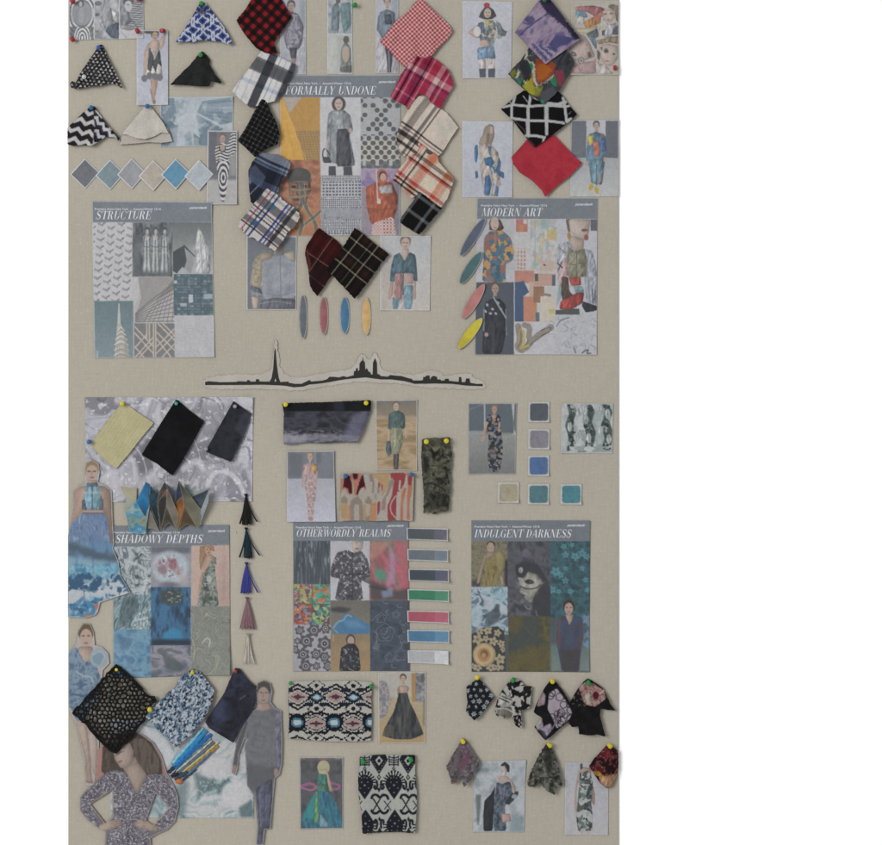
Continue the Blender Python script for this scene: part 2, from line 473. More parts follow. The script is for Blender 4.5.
def cloth(name, label, view, outline, paint, lift=4, pin=None, flare=5, folds=(), wr=(1.5, 8), group='fabric swatches pinned to the board', **k):
    rch = k.pop('reach', 26.)
    o_ = np.array(outline, float).reshape(-1, 2); q_ = np.roll(o_, -1, 0); outline = np.stack([o_ * .94 + q_ * .06, o_ * .06 + q_ * .94], 1).ravel(); lift = LZ(lift); flare = flare * .8
    return shape(name, label, k.pop('cat', 'fabric swatch'), view, outline, paint,
                 drape(view, lift, pin, flare, folds, wr, hash_s(label) % 50, reach=rch), group=group, **k)

# ---------------------------------------------------------------- lettering: high-contrast slanted capitals
class Gl:
    def __init__(s): s.p = []
    def q(s, *pts): s.p.append([(pts[i], pts[i + 1]) for i in range(0, len(pts), 2)]); return s
    def stem(s, x, y0=0, y1=1, w=.17): return s.q(x, y0, x + w, y0, x + w, y1, x, y1)
    def hair(s, x0, y0, x1, y1, w=.045):
        dx, dy = x1 - x0, y1 - y0; L = math.hypot(dx, dy); nx, ny = -dy / L * w / 2, dx / L * w / 2
        return s.q(x0 - nx, y0 - ny, x1 - nx, y1 - ny, x1 + nx, y1 + ny, x0 + nx, y0 + ny)
    def ser(s, x0, x1, y): return s.q(x0, y - .02 if y > .5 else y, x1, y - .02 if y > .5 else y, x1, y if y > .5 else y + .03, x0, y if y > .5 else y + .03)
    def sst(s, x, w=.17): return s.stem(x, 0, 1, w).ser(x - .09, x + w + .09, 0).ser(x - .09, x + w + .09, 1)
    def arc(s, cx, cy, rx, ry, a0, a1, tmax, tmin=.035, n=14, pk=None):
        for i in range(n):
            qd = []
            for a in (a0 + (a1 - a0) * i / n, a0 + (a1 - a0) * (i + 1) / n):
                r = math.radians(a); t = tmin + (tmax - tmin) * abs(math.cos(r)) ** 1.5
                qd.append(((cx + rx * math.cos(r), cy + ry * math.sin(r)), (cx + (rx - t) * math.cos(r), cy + (ry - tmin) * math.sin(r))))
            s.p.append([qd[0][0], qd[1][0], qd[1][1], qd[0][1]])
        return s
def glyphs():
    g = {}
    g['A'] = (Gl().hair(.06, 0, .42, 1).q(.36, 1, .5, 1, .8, 0, .61, 0).hair(.18, .33, .66, .33).ser(-.05, .2, 0).ser(.52, .9, 0), .86)
    g['C'] = (Gl().arc(.42, .5, .4, .52, 45, 315, .17).stem(.7, .66, .95, .05).stem(.7, .08, .3, .04), .82)
    g['D'] = (Gl().sst(.1).arc(.3, .5, .48, .5, -90, 90, .18), .84)
    g['E'] = (Gl().sst(.1).hair(.2, .98, .68, .98).hair(.2, .02, .7, .02).hair(.2, .5, .5, .5).stem(.64, .72, 1, .05).stem(.68, 0, .3, .05).stem(.47, .38, .62, .04), .76)
    g['F'] = (Gl().sst(.1).hair(.2, .98, .68, .98).hair(.2, .5, .5, .5).stem(.64, .7, 1, .05).stem(.47, .38, .62, .04), .72)
    g['G'] = (Gl().arc(.42, .5, .4, .52, 45, 300, .17).stem(.7, .66, .95, .05).stem(.6, 0, .42, .16).ser(.5, .86, .42), .88)
    g['H'] = (Gl().sst(.1).sst(.62).hair(.2, .5, .7, .5), .92)
    g['I'] = (Gl().sst(.12), .42)
    g['K'] = (Gl().sst(.1).hair(.25, .4, .75, 1).q(.36, .56, .5, .66, .88, 0, .67, 0).ser(.58, .96, 0).ser(.62, .88, 1), .9)
    g['L'] = (Gl().sst(.1).hair(.2, .02, .68, .02).stem(.65, 0, .32, .05), .72)
    g['M'] = (Gl().stem(.1, 0, 1, .04).q(.08, 1, .26, 1, .56, 0, .48, 0).hair(.52, .02, .84, 1).stem(.84, 0, 1, .17).ser(0, .24, 0).ser(.76, 1.1, 0).ser(.9, 1.1, 1), 1.1)
    g['N'] = (Gl().stem(.1, 0, 1, .04).q(.06, 1, .26, 1, .76, 0, .62, 0).stem(.72, 0, 1, .04).ser(0, .24, 0).ser(.62, .88, 1), .86)
    g['O'] = (Gl().arc(.45, .5, .42, .52, 0, 360, .18, n=28), .9)
    g['P'] = (Gl().sst(.1).arc(.3, .73, .4, .27, -90, 90, .17), .74)
    g['R'] = (Gl().sst(.1).arc(.3, .75, .38, .25, -90, 90, .17).q(.4, .5, .56, .5, .78, 0, .6, 0).ser(.6, .88, 0), .86)
    s = Gl(); cl = [(.62, .8, .04), (.56, .93, .05), (.38, 1, .05), (.2, .93, .09), (.13, .78, .13), (.2, .62, .17), (.4, .5, .19), (.58, .37, .17), (.62, .22, .13), (.54, .07, .09), (.36, 0, .05), (.16, .06, .05), (.08, .24, .04)]
    for (x0, y0, a), (x1, y1, b) in zip(cl, cl[1:]): s.hair(x0, y0, x1, y1, (a + b) / 2)
    g['S'] = (s.stem(.62, .7, .98, .04).stem(.06, .02, .3, .04), .72)
    g['T'] = (Gl().stem(.32).ser(.2, .6, 0).hair(.02, .98, .8, .98).stem(.02, .7, 1, .05).stem(.76, .7, 1, .05), .78)
    g['U'] = (Gl().stem(.1, .3, 1).ser(0, .37, 1).stem(.7, .3, 1, .04).ser(.6, .86, 1).arc(.42, .32, .32, .34, 180, 360, .16), .86)
    g['W'] = (Gl().q(.02, 1, .2, 1, .44, 0, .34, 0).hair(.4, 0, .58, 1).q(.5, 1, .68, 1, .92, 0, .82, 0).hair(.88, 0, 1.1, 1).ser(-.06, .3, 1).ser(1, 1.2, 1), 1.16)
    g['Y'] = (Gl().q(.02, 1, .2, 1, .46, .45, .3, .45).hair(.42, .45, .72, 1).stem(.3, 0, .47, .16).ser(.2, .58, 0).ser(-.06, .3, 1).ser(.62, .86, 1), .8)
    g[' '] = (Gl(), .4)
    return g
GL = glyphs()
INK = fm('white_ink', 'c6c8cc', rough=.6, noise=.03)
def title(parent, text, x0, y0, x1, ht, d):
    adv = sum(GL[ch][1] + .06 for ch in text); sx = (x1 - x0) / adv
    V, F = [], []; x = 0; o = parent.location
    for ch in text:
        g, w = GL[ch]
        for pl in g.p:
            b = len(V)
            for (a, q) in pl:
                V.append((x0 + (x + a) * sx + q * ht * .22, y0 - q * ht))
            F.append(tuple(range(b, b + len(pl))))
        x += w + .06
    A = np.array(V); dd = SURF[parent.name](A[:, 0], A[:, 1]) + d
    me = bpy.data.meshes.new('title_lettering'); me.from_pydata([tuple(p) for p in Wn(A[:, 0], A[:, 1], dd, o)], [], F); me.materials.append(INK)
    return link(bpy.data.objects.new('title_lettering', me), parent=parent)
def small_text(parent, name, text, x0, y0, width, shear=0, d=.25, bold=0):
    cu = bpy.data.curves.new(name, 'FONT'); cu.body = text; cu.shear = shear; cu.offset = bold
    t = bpy.data.objects.new(name, cu); C.objects.link(t)
    dg = bpy.context.evaluated_depsgraph_get(); me = bpy.data.meshes.new_from_object(t.evaluated_get(dg))
    bpy.data.objects.remove(t); bpy.data.curves.remove(cu)
    n = len(me.vertices); co = np.zeros(n * 3); me.vertices.foreach_get('co', co); co = co.reshape(-1, 3)
    s = width / (co[:, 0].max() - co[:, 0].min())
    x = x0 + (co[:, 0] - co[:, 0].min()) * s; y = y0 - co[:, 1] * s
    dd = SURF[parent.name](x, y) + d
    me.vertices.foreach_set('co', Wn(x, y, dd, parent.location).reshape(-1)); me.materials.clear(); me.materials.append(INK); me.name = name
    return link(bpy.data.objects.new(name, me), parent=parent)

# ---------------------------------------------------------------- push pins
def lathe(prof, n=20):
    V = []; F = []
    for r, h in prof:
        for i in range(n):
            a = 2 * math.pi * i / n; V.append((r * math.cos(a), r * math.sin(a), h))
    for k in range(len(prof) - 1):
        for i in range(n): F.append((k * n + i, k * n + (i + 1) % n, (k + 1) * n + (i + 1) % n, (k + 1) * n + i))
    F.append(tuple(range((len(prof) - 1) * n, len(prof) * n))); F.append(tuple(range(n))[::-1])
    return V, F
_pm = {}
PINC = {'red': 'a8232e', 'green': '1f8a3c', 'blue': '2a62a0', 'yellow': 'd8c91e', 'white': 'c8c4c4', 'teal': '2aa088', 'grey': '9a96a0'}
def pin_mesh(col):
    if col not in _pm:
        prof = [(.6, 2.2), (3.0, 2.3), (3.7, 2.8), (3.7, 3.4), (2.6, 4.1), (2.2, 5.5), (2.3, 7.5), (2.9, 8.6), (3.9, 9.2), (4.2, 10.0), (4.0, 10.9), (3.1, 11.5), (1.5, 11.8), (.2, 11.85)]
        V, F = lathe([(r * .001, h * .001) for r, h in prof])
        me = bpy.data.meshes.new('pin_head'); me.from_pydata(V, [], F)
        for p in me.polygons: p.use_smooth = True
        m = mat_flat('pin_plastic_' + col, hx(PINC[col]) * .88, rough=.42, spec=.35, noise=.05, scale=200)
        me.materials.append(m); _pm[col] = me
    return _pm[col]
V, F = lathe([(.00035, .0006), (.0005, .0012), (.0005, .0027)], 8)
NEEDLE = bpy.data.meshes.new('needle'); NEEDLE.from_pydata(V, [], F); NEEDLE.materials.append(fm('pin_steel', 'b0b0b0', rough=.3, metal=1, noise=.02))
def pin(view, x, y, col, label, d=3, tilt=(0, 0), size=1.0):
    """tilt in degrees: how far the head leans right / down in the picture"""
    p = vpts(view, [x, y])[0]
    r = bpy.data.objects.new('push_pin', None); r.empty_display_size = .01
    link(r, label, 'push pin', 'push pins in the board')
    r.location = W(p[0], p[1], d)
    ax = Vector((math.tan(math.radians(tilt[0])), -1, -math.tan(math.radians(tilt[1]))))
    r.rotation_euler = ax.to_track_quat('Z', 'Y').to_euler(); r.scale = (size,) * 3
    link(bpy.data.objects.new('pin_head', pin_mesh(col)), parent=r)
    link(bpy.data.objects.new('needle', NEEDLE), parent=r)
    return r

# ================================================================ the setting
def board_mat():
    m, nt, b = new_mat('linen_canvas')
    tc = N(nt, 'ShaderNodeTexCoord')
    def noise(sc, det, stretch=None):
        n = N(nt, 'ShaderNodeTexNoise'); n.inputs['Scale'].default_value = sc; n.inputs['Detail'].default_value = det
        if stretch:
            mp = N(nt, 'ShaderNodeMapping'); mp.inputs['Scale'].default_value = stretch
            nt.links.new(tc.outputs['Object'], mp.inputs['Vector']); nt.links.new(mp.outputs[0], n.inputs['Vector'])
        else: nt.links.new(tc.outputs['Object'], n.inputs['Vector'])
        return n.outputs[0]
    def ramp(fac, p0, c0, p1, c1):
        r = N(nt, 'ShaderNodeValToRGB'); r.color_ramp.elements[0].position = p0; r.color_ramp.elements[1].position = p1
        r.color_ramp.elements[0].color = (*c0, 1); r.color_ramp.elements[1].color = (*c1, 1); nt.links.new(fac, r.inputs[0]); return r.outputs[0]
    def mix(a, b_, f, mode='MIX'):
        x = N(nt, 'ShaderNodeMix', data_type='RGBA', blend_type=mode)
        nt.links.new(a, x.inputs[6]); nt.links.new(b_, x.inputs[7])
        if isinstance(f, float): x.inputs[0].default_value = f
        else: nt.links.new(f, x.inputs[0])
        return x.outputs[2]
    c0 = base('a59f93'); 
    body = ramp(noise(2.2, 2), .3, c0 * .955, .7, c0 * 1.04)
    slub_v = ramp(noise(260, 2, (1, 1, .16)), .35, (.97,) * 3, .65, (1.02,) * 3)
    slub_h = ramp(noise(280, 2, (.16, 1, 1)), .35, (.975,) * 3, .65, (1.02,) * 3)
    fleck = ramp(noise(240, 1), .61, (0,) * 3, .7, (1,) * 3)
    col = mix(mix(body, slub_v, 1.0, 'MULTIPLY'), slub_h, 1.0, 'MULTIPLY')
    fl = N(nt, 'ShaderNodeRGB'); fl.outputs[0].default_value = (*base('b3aca1'), 1)
    f2 = N(nt, 'ShaderNodeMath', operation='MULTIPLY'); nt.links.new(fleck, f2.inputs[0]); f2.inputs[1].default_value = .6
    col = mix(col, fl.outputs[0], f2.outputs[0])
    vo = N(nt, 'ShaderNodeTexVoronoi'); vo.inputs['Scale'].default_value = 11; nt.links.new(tc.outputs['Object'], vo.inputs['Vector'])
    hole = ramp(vo.outputs['Distance'], .008, (.35,) * 3, .02, (1,) * 3)                # old pin holes in the linen
    col = mix(col, hole, 1.0, 'MULTIPLY')
    nt.links.new(col, b.inputs['Base Color'])
    b.inputs['Roughness'].default_value = .95; b.inputs['Specular IOR Level'].default_value = .08
    ad = N(nt, 'ShaderNodeMath', operation='ADD'); nt.links.new(noise(260, 2, (1, 1, .16)), ad.inputs[0]); nt.links.new(noise(280, 2, (.16, 1, 1)), ad.inputs[1])
    bp = N(nt, 'ShaderNodeBump'); bp.inputs['Strength'].default_value = .2; bp.inputs['Distance'].default_value = .001
    nt.links.new(ad.outputs[0], bp.inputs['Height']); nt.links.new(bp.outputs[0], b.inputs['Normal'])
    return m
BX0, BX1 = 68.2, 618.6
def box(name, x0, y0, x1, y1, d0, d1, mat, bev, **k):
    a, b = W(x0, y1, d0), W(x1, y0, d1)
    o = ((a[0] + b[0]) / 2, 0, (a[2] + b[2]) / 2)
    hxx, hz = (b[0] - a[0]) / 2, (b[2] - a[2]) / 2; yb, yf = a[1], b[1]
    V = [(-hxx, yb, -hz), (hxx, yb, -hz), (hxx, yb, hz), (-hxx, yb, hz)]
    e = bev
    V += [(-hxx, yf + e, -hz), (hxx, yf + e, -hz), (hxx, yf + e, hz), (-hxx, yf + e, hz)]
    V += [(-hxx + e, yf, -hz + e), (hxx - e, yf, -hz + e), (hxx - e, yf, hz - e), (-hxx + e, yf, hz - e)]
    F = [(3, 2, 1, 0), (8, 9, 10, 11)]
    for i in range(4):
        j = (i + 1) % 4; F += [(i, j, 4 + j, 4 + i), (4 + i, 4 + j, 8 + j, 8 + i)]
    me = bpy.data.meshes.new(name); me.from_pydata(V, [], F); me.materials.append(mat)
    ob = link(bpy.data.objects.new(name, me), **k); ob.location = o
    return ob
wm = mat_flat('white_wall_paint', 'ffffff', rough=.9, spec=.1, noise=.01, scale=60)
for e in wm.node_tree.nodes:
    if e.type == 'VALTORGB':
        e.color_ramp.elements[0].color = (.9, .9, .9, 1); e.color_ramp.elements[1].color = (.92, .92, .92, 1)
me = bpy.data.meshes.new('wall'); me.from_pydata([(-3, .004, -.6), (3, .004, -.6), (3, .004, 3.4), (-3, .004, 3.4)], [], [(0, 1, 2, 3)]); me.materials.append(wm)
link(bpy.data.objects.new('wall', me), 'plain white wall behind the pin board', None, None, 'structure')
box('pin_board', BX0, -70, BX1, 915, -3.6, 0, board_mat(), .0008, label='tall beige linen-covered pin board filled with cuttings', cat='pin board')

# ================================================================ top left: structure story
GREYP = 'b4b3b8'
G_PH = 'photographs and prints on the board'
def p_triptych(c):
    c.view('a1').fill('a8a8ac')
    x, y = c.xy()
    m = c.mrect(42, -60, 310, 440)
    c.put('8d8f94', m)
    r = np.hypot((x - 180) * 1.0, (y - 150) * .85); th = np.arctan2(y - 150, x - 180)
    s = .5 + .5 * np.sin(r * .16 + 2 * np.cos(th * 2))
    c.put('c2c2c6', m * sstep(.45, .6, s) * sstep(95, 130, r)); c.put('55585e', m * sstep(.5, .65, 1 - s) * sstep(95, 130, r) * .8)
    c.rect('5b5f63', 46, 295, 306, 440, a=.8)
    r2 = np.hypot((x - 182) * 1.0, (y - 420) * .62)
    s2 = .5 + .5 * np.sin(r2 * .24)
    c.put('c9c9cc', c.mrect(90, 300, 300, 440) * sstep(.45, .6, s2) * sstep(120, 80, r2))
    c.ell('83878e', 160, 180, 62, 110, a=.75); c.ell('a3a5aa', 175, 170, 34, 90, a=.5)
    c.ell('55575d', 165, 40, 36, 42); c.ell('a9a7aa', 162, 48, 20, 30); c.rect('7e828a', 60, 100, 120, 250, a=.5, soft=3)
    c.rect('9fa0a5', 314, -60, 586, 430); m2 = c.mrect(314, -60, 586, 430)
    c.mot(['7c7f86', '9a9ca1', 'b3b3b7'], 7, 4, m2, lo=.3, hi=.7)
    c.poly('92949a', [400, -40, 480, -40, 510, 120, 520, 260, 500, 340, 420, 300, 380, 200, 385, 80]); c.line('5d6067', [490, 90, 515, 230, 560, 260], 10)
    c.poly('55606f', [430, 340, 500, 270, 586, 240, 586, 430, 500, 420]); c.ell('585b62', 345, 165, 26, 16); c.ell('585b62', 355, 40, 40, 26, a=.8); c.ell('606369', 345, 350, 22, 14, a=.8)
    c.poly('b9b9bc', [500, 90, 560, 150, 560, 240, 520, 230]); c.line('6a6d73', [400, 250, 370, 270, 400, 300], 8); c.ell('c0bfc2', 520, 40, 50, 60, a=.5)
    c.rect('8b8d93', 594, -60, 850, 300); m3 = c.mrect(594, -60, 850, 320)
    s3 = .5 + .5 * np.sin(y * .26 + np.sin(x * .02) * 2 + (x - 700) * .012); c.put('606468', m3 * sstep(.5, .65, s3) * sstep(640, 720, x)); c.put('aaabb0', m3 * sstep(.6, .7, 1 - s3) * sstep(650, 730, x) * .7)
    c.poly('7d8086', [594, 60, 690, 120, 720, 240, 640, 300, 594, 280]); c.line('5b5e65', [690, 190, 760, 260, 800, 330], 10)
    c.ell('5a5b60', 690, 20, 60, 46); c.ell('b3b0b2', 690, 70, 42, 60); c.ell('55565c', 685, 55, 12, 6); c.rect('b3b3b6', 594, 320, 850, 440); c.poly('84868c', [600, 320, 700, 340, 780, 320, 720, 280, 610, 270])
    c.line('83858a', [600, 340, 670, 420], 8, a=.7)
    for q in (312, 590): c.rect('c2c1c4', q - 5, -60, q + 5, 440)
paper('photo_print', 'black and white triptych of zebra-striped portraits in the top left corner', 'photo print', 'A', [41, -60, 410, -60, 412, 190, 48, 199], p_triptych, lift=.9, curl=(0, 0, 2.5, 1), group=G_PH)
def p_sketch(c):
    c.view('A').fill('a7abb8'); c.gy('a3a8ba', 150, 'b3b5c0', 515)
    c.ell('6a5448', 466, 168, 21, 26); c.ell('a88d80', 466, 178, 14, 20); c.ell('4c4a4c', 436, 158, 24, 9); c.ell('5a463e', 460, 174, 3, 2); c.ell('5a463e', 473, 174, 3, 2); c.ell('7a4a44', 466, 188, 5, 2)
    c.poly('b79c8e', [440, 210, 430, 215, 412, 260, 410, 370, 420, 372, 430, 300, 448, 250]); c.poly('b79c8e', [480, 205, 505, 180, 512, 150, 520, 160, 512, 215, 496, 250])
    c.poly('b79c8e', [440, 210, 455, 195, 480, 195, 490, 212, 488, 260, 445, 260]); c.poly('b39280', [440, 370, 480, 370, 478, 420, 465, 480, 462, 510, 452, 500, 450, 440])
    c.poly('c2bfb8', [440, 215, 462, 270, 486, 212, 500, 320, 502, 372, 420, 372, 425, 320]); c.poly('4c4e52', [438, 230, 460, 275, 462, 300, 488, 240, 500, 330, 480, 310, 470, 360, 455, 320, 445, 355, 428, 340])
    for px, py in ((415, 385), (440, 372), (465, 375), (490, 380)): c.ell('6c6d73', px, py, 15, 18)
    c.line('83706a', [445, 440, 452, 480], 5); c.ell('8a6a60', 463, 500, 8, 12)
paper('fashion_sketch', 'narrow sketch of a black and white pointed-bodice dress with two red pins', 'sketch', 'A', [376, 148, 530, 150, 532, 516, 376, 518], p_sketch, lift=2.2, curl=(0, 0, 1, 3), border=('b9bac4', .8), group=G_PH)
def p_ikat_blue(c):
    u, v = c.rot(-4, 700, 105, .5)
    u = np.round(u / .8) * .8; v = np.round(v / .8) * .8
    c.fill('333f7c'); c.put('29305c', (np.abs(np.sin(u * .33)) < .3) * .5)
    for ou, ov in ((0, 0), (9.7, 8.4)):
        a = (u - ou + 9.7) % 19.4 - 9.7; b = (v - ov + 8.4) % 16.8 - 8.4
        d = np.abs(a) / 8.2 + np.abs(b) / 7.2
        c.put('b9c0d0', (d < .95) * 1.); c.put('3a4a8c', (d < .58) * 1.); c.put('262d56', (d < .26) * 1.)
        c.put('b4bccc', (np.abs(np.abs(a) - 8.4) < 1.0) * (np.abs(b) < 2.6) * 1.)
        c.put('333f7c', (d > .78) * (d < .95) * (np.abs(np.abs(a) - 3.2) < .9) * 1.)
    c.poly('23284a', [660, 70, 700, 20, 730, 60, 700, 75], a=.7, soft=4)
cloth('fabric_swatch', 'blue and white diamond ikat cloth hanging as a triangle', 'A', [685, 18, 712, 12, 760, 75, 815, 150, 848, 215, 832, 226, 790, 208, 740, 204, 700, 200, 650, 212, 600, 208, 563, 217, 575, 200, 620, 135, 660, 65], p_ikat_blue, 3, [700, 20], 9, [(700, 40, 690, 200, 22, 4), (720, 60, 800, 200, 20, 2.5), (680, 60, 610, 200, 20, 2)])
def p_blacktri(c):
    c.fill('262528'); u, v = c.rot(8, 200, 300, .8)
    row = np.floor(v / 3.2); uu = (u + row * 2.2) % 4.4 - 2.2; vv = v % 3.2 - 1.6
    m = sstep(.25, -.25, np.abs(uu) - (vv + 1.1) * .62) * (np.abs(vv) < 1.15)
    c.put('c8c6c4', m * .95); c.speck('3a383c', 3, 5, .6, a=.6)
cloth('fabric_swatch', 'black cloth with tiny white triangles and a blue pin', 'A', [195, 222, 210, 220, 240, 290, 275, 360, 300, 410, 315, 445, 290, 425, 250, 412, 200, 425, 140, 430, 95, 440, 62, 436, 52, 415, 62, 402, 85, 405, 100, 370, 150, 290], p_blacktri, 3, [200, 225], 10, [(200, 250, 180, 420, 20, 3.5), (215, 250, 280, 400, 16, 2.5), (150, 330, 80, 420, 14, 2)])
def p_black(c):
    c.fill('1d1e1f').mot(['161718', '232425', '1b1c1d'], 6, 3)
cloth('fabric_swatch', 'plain black cloth hung in a triangle under the blue ikat', 'A', [685, 262, 700, 254, 722, 275, 738, 295, 735, 320, 765, 370, 795, 405, 790, 414, 745, 402, 735, 425, 700, 430, 640, 422, 580, 420, 543, 420, 575, 385, 640, 320], p_black, 3, [693, 262], 9, [(690, 280, 700, 420, 26, 5), (700, 290, 760, 400, 18, 3), (680, 290, 600, 410, 22, 2)], mat='sheer')
def p_chevron(c):
    c.view('B').fill('26262a'); x, y = c.xy()
    tri = np.abs(((x + y * .3) / 60) % 1 - .5) * 44
    s = ((y - tri - x * .25) / 52) % 1
    c.put('c4c2c0', sstep(.0, .05, s) * sstep(.48, .42, s))
    m = c.mpoly([165, 95, 300, 255, 290, 262, 215, 225, 165, 280, 175, 180], soft=1, sm=0)
    tri2 = np.abs(((x * .8 + y * .6) / 42) % 1 - .5) * 36; s2 = ((y * .75 - x * .75 - tri2) / 46) % 1
    c.put('1e1f28', m); c.put('c2c0c2', m * sstep(.0, .08, s2) * sstep(.5, .42, s2)); c.put('4b4f86', m * sstep(.6, .64, s2) * sstep(.74, .7, s2) * .7)
cloth('fabric_swatch', 'black and white chevron zigzag cloth at the left edge', 'B', [150, 82, 172, 82, 200, 125, 245, 185, 298, 240, 296, 260, 270, 235, 225, 232, 185, 262, 160, 278, 110, 272, 70, 278, 41, 270, 41, 188, 70, 160, 110, 118], p_chevron, 3, [158, 88], 9, [(168, 100, 165, 280, 18, 4), (190, 130, 270, 240, 16, 3), (150, 110, 80, 230, 24, 2)])
def p_white(c):
    c.view('B').fill('c2bdb4'); c.mot(['bdb8ae', 'c6c1b8'], 9, 2, lo=.3, hi=.7)
def p_white2(c):
    c.view('B').fill('b9b0a8')
wc = cloth('fabric_swatch', 'plain white cloth hung from a blue pin in a soft cone', 'B', [425, 72, 440, 72, 475, 120, 510, 165, 535, 215, 500, 212, 465, 232, 420, 246, 375, 240, 330, 222, 305, 222, 325, 195, 370, 140], p_white, 4, [432, 80], 9, [(432, 100, 420, 245, 40, 3.5), (450, 120, 520, 210, 16, 1.5), (420, 110, 330, 215, 20, 1.5)], mat='sheer', fray=.1)
shape('under_layer', None, None, 'B', [325, 195, 530, 190, 553, 254, 500, 262, 440, 258, 380, 264, 330, 268, 292, 270, 300, 235], p_white2, drape('B', 3, [432, 80], 4), mat='sheer', parent=wc, fray=.15)
def p_skyscraper(c):
    c.view('B').fill('a3adb6'); x, y = c.xy()
    c.poly('6f8594', [490, 40, 560, 40, 575, 120, 560, 160, 490, 170], sm=0); c.poly('8b9aa6', [560, 60, 590, 40, 630, 60, 620, 110, 575, 140], sm=0)
    c.poly('5e7585', [490, 170, 545, 150, 570, 180, 540, 278, 490, 278], sm=0)
    c.poly('6a7f8e', [700, 55, 850, 35, 850, 160, 790, 170, 670, 110], sm=0); c.poly('8797a3', [690, 80, 850, 60, 850, 90, 690, 105], sm=0, a=.8)
    c.poly('667b8b', [670, 120, 800, 190, 720, 278, 690, 278], sm=0); c.poly('8293a0', [610, 220, 640, 200, 650, 278, 610, 278], sm=0); c.poly('5f7484', [655, 210, 690, 240, 700, 278, 655, 278], sm=0)
    c.poly('6d8190', [540, 180, 580, 170, 570, 278, 530, 278], sm=0)
    for k in range(7):
        c.line('9fabb4', [700, 60 + k * 14, 850, 40 + k * 22], 3, a=.5, sm=0); c.line('55697a', [492, 55 + k * 18, 560, 60 + k * 12], 3, a=.4, sm=0)
    c.speck('c0c5ca', 5, 4, .62, a=.4); c.ell('b3bac0', 640, 150, 60, 70, a=.5, soft=8)
paper('photo_print', 'blue-grey photograph looking up between skyscrapers', 'photo print', 'B', [490, 34, 848, 32, 850, 276, 490, 279], p_skyscraper, lift=.9, curl=(0, 2, 0, 0), border=('b0b4b8', .8), group=G_PH)
def p_zebrawoman(c):
    c.view('B').fill('6c6e76'); c.rect('a7a4a4', 725, 440, 870, 560, soft=3); c.rect('8e8c8e', 830, 300, 870, 420, soft=4); x, y = c.xy()
    c.rect('55575e', 730, 205, 770, 420, a=.6, soft=3)
    c.head(797, 238, 16, 'a88f84', '6a5a4e', 'up')
    m = np.maximum(c.mpoly([765, 270, 790, 262, 815, 262, 830, 280, 832, 360, 825, 420, 815, 500, 805, 550, 790, 545, 775, 450, 768, 360, 760, 310]), c.mpoly([820, 280, 840, 210, 860, 205, 868, 290, 840, 330]))
    s = .5 + .5 * np.sin(y * .42 + 2.5 * np.sin(x * .09)); s = np.where(y > 350, .5 + .5 * np.sin(np.hypot(x - 800, (y - 430) * .45) * .5), s)
    c.put('c0bfc2', m); c.put('3f4046', m * sstep(.4, .6, s)); c.ell('a38a7e', 797, 285, 15, 18); c.line('3c3d42', [782, 275, 783, 295, 797, 308, 812, 295, 812, 275], 5)
    c.line('a0897c', [770, 330, 790, 345], 8)
paper('photo_print', 'narrow photo of a woman in a swirling zebra-stripe outfit', 'photo print', 'B', [724, 199, 870, 201, 868, 562, 721, 562], p_zebrawoman, lift=3, curl=(0, 0, 3, 0), border=('bab9bf', .9), group=G_PH)
for i, (cx, cy, col, nm) in enumerate([(122, 410, '63666f', 'dark slate'), (246, 416, '70868e', 'teal grey'), (352, 411, '8e9096', 'mid grey'), (458, 420, 'a79c8e', 'warm beige'), (568, 413, '4f86a6', 'bright blue'), (682, 420, 'a0aab4', 'pale blue-grey')]):
    def p(c, col=col):
        c.fill(col).mot([hx(col) * .96, hx(col) * 1.04], 5, 3)
    paper('color_chip', nm + ' diamond paint chip, %s in the row of six' % ('first', 'second', 'third', 'fourth', 'fifth', 'last')[i], 'color chip', 'B', [cx, cy - 76, cx + 72, cy - 6, cx + 2, cy + 76, cx - 72, cy + 4], p, lift=1.2 + i * .5, border=('c3c2c6', .9), group='diamond colour chips', wave=.2, thick=.6, grain=.05)

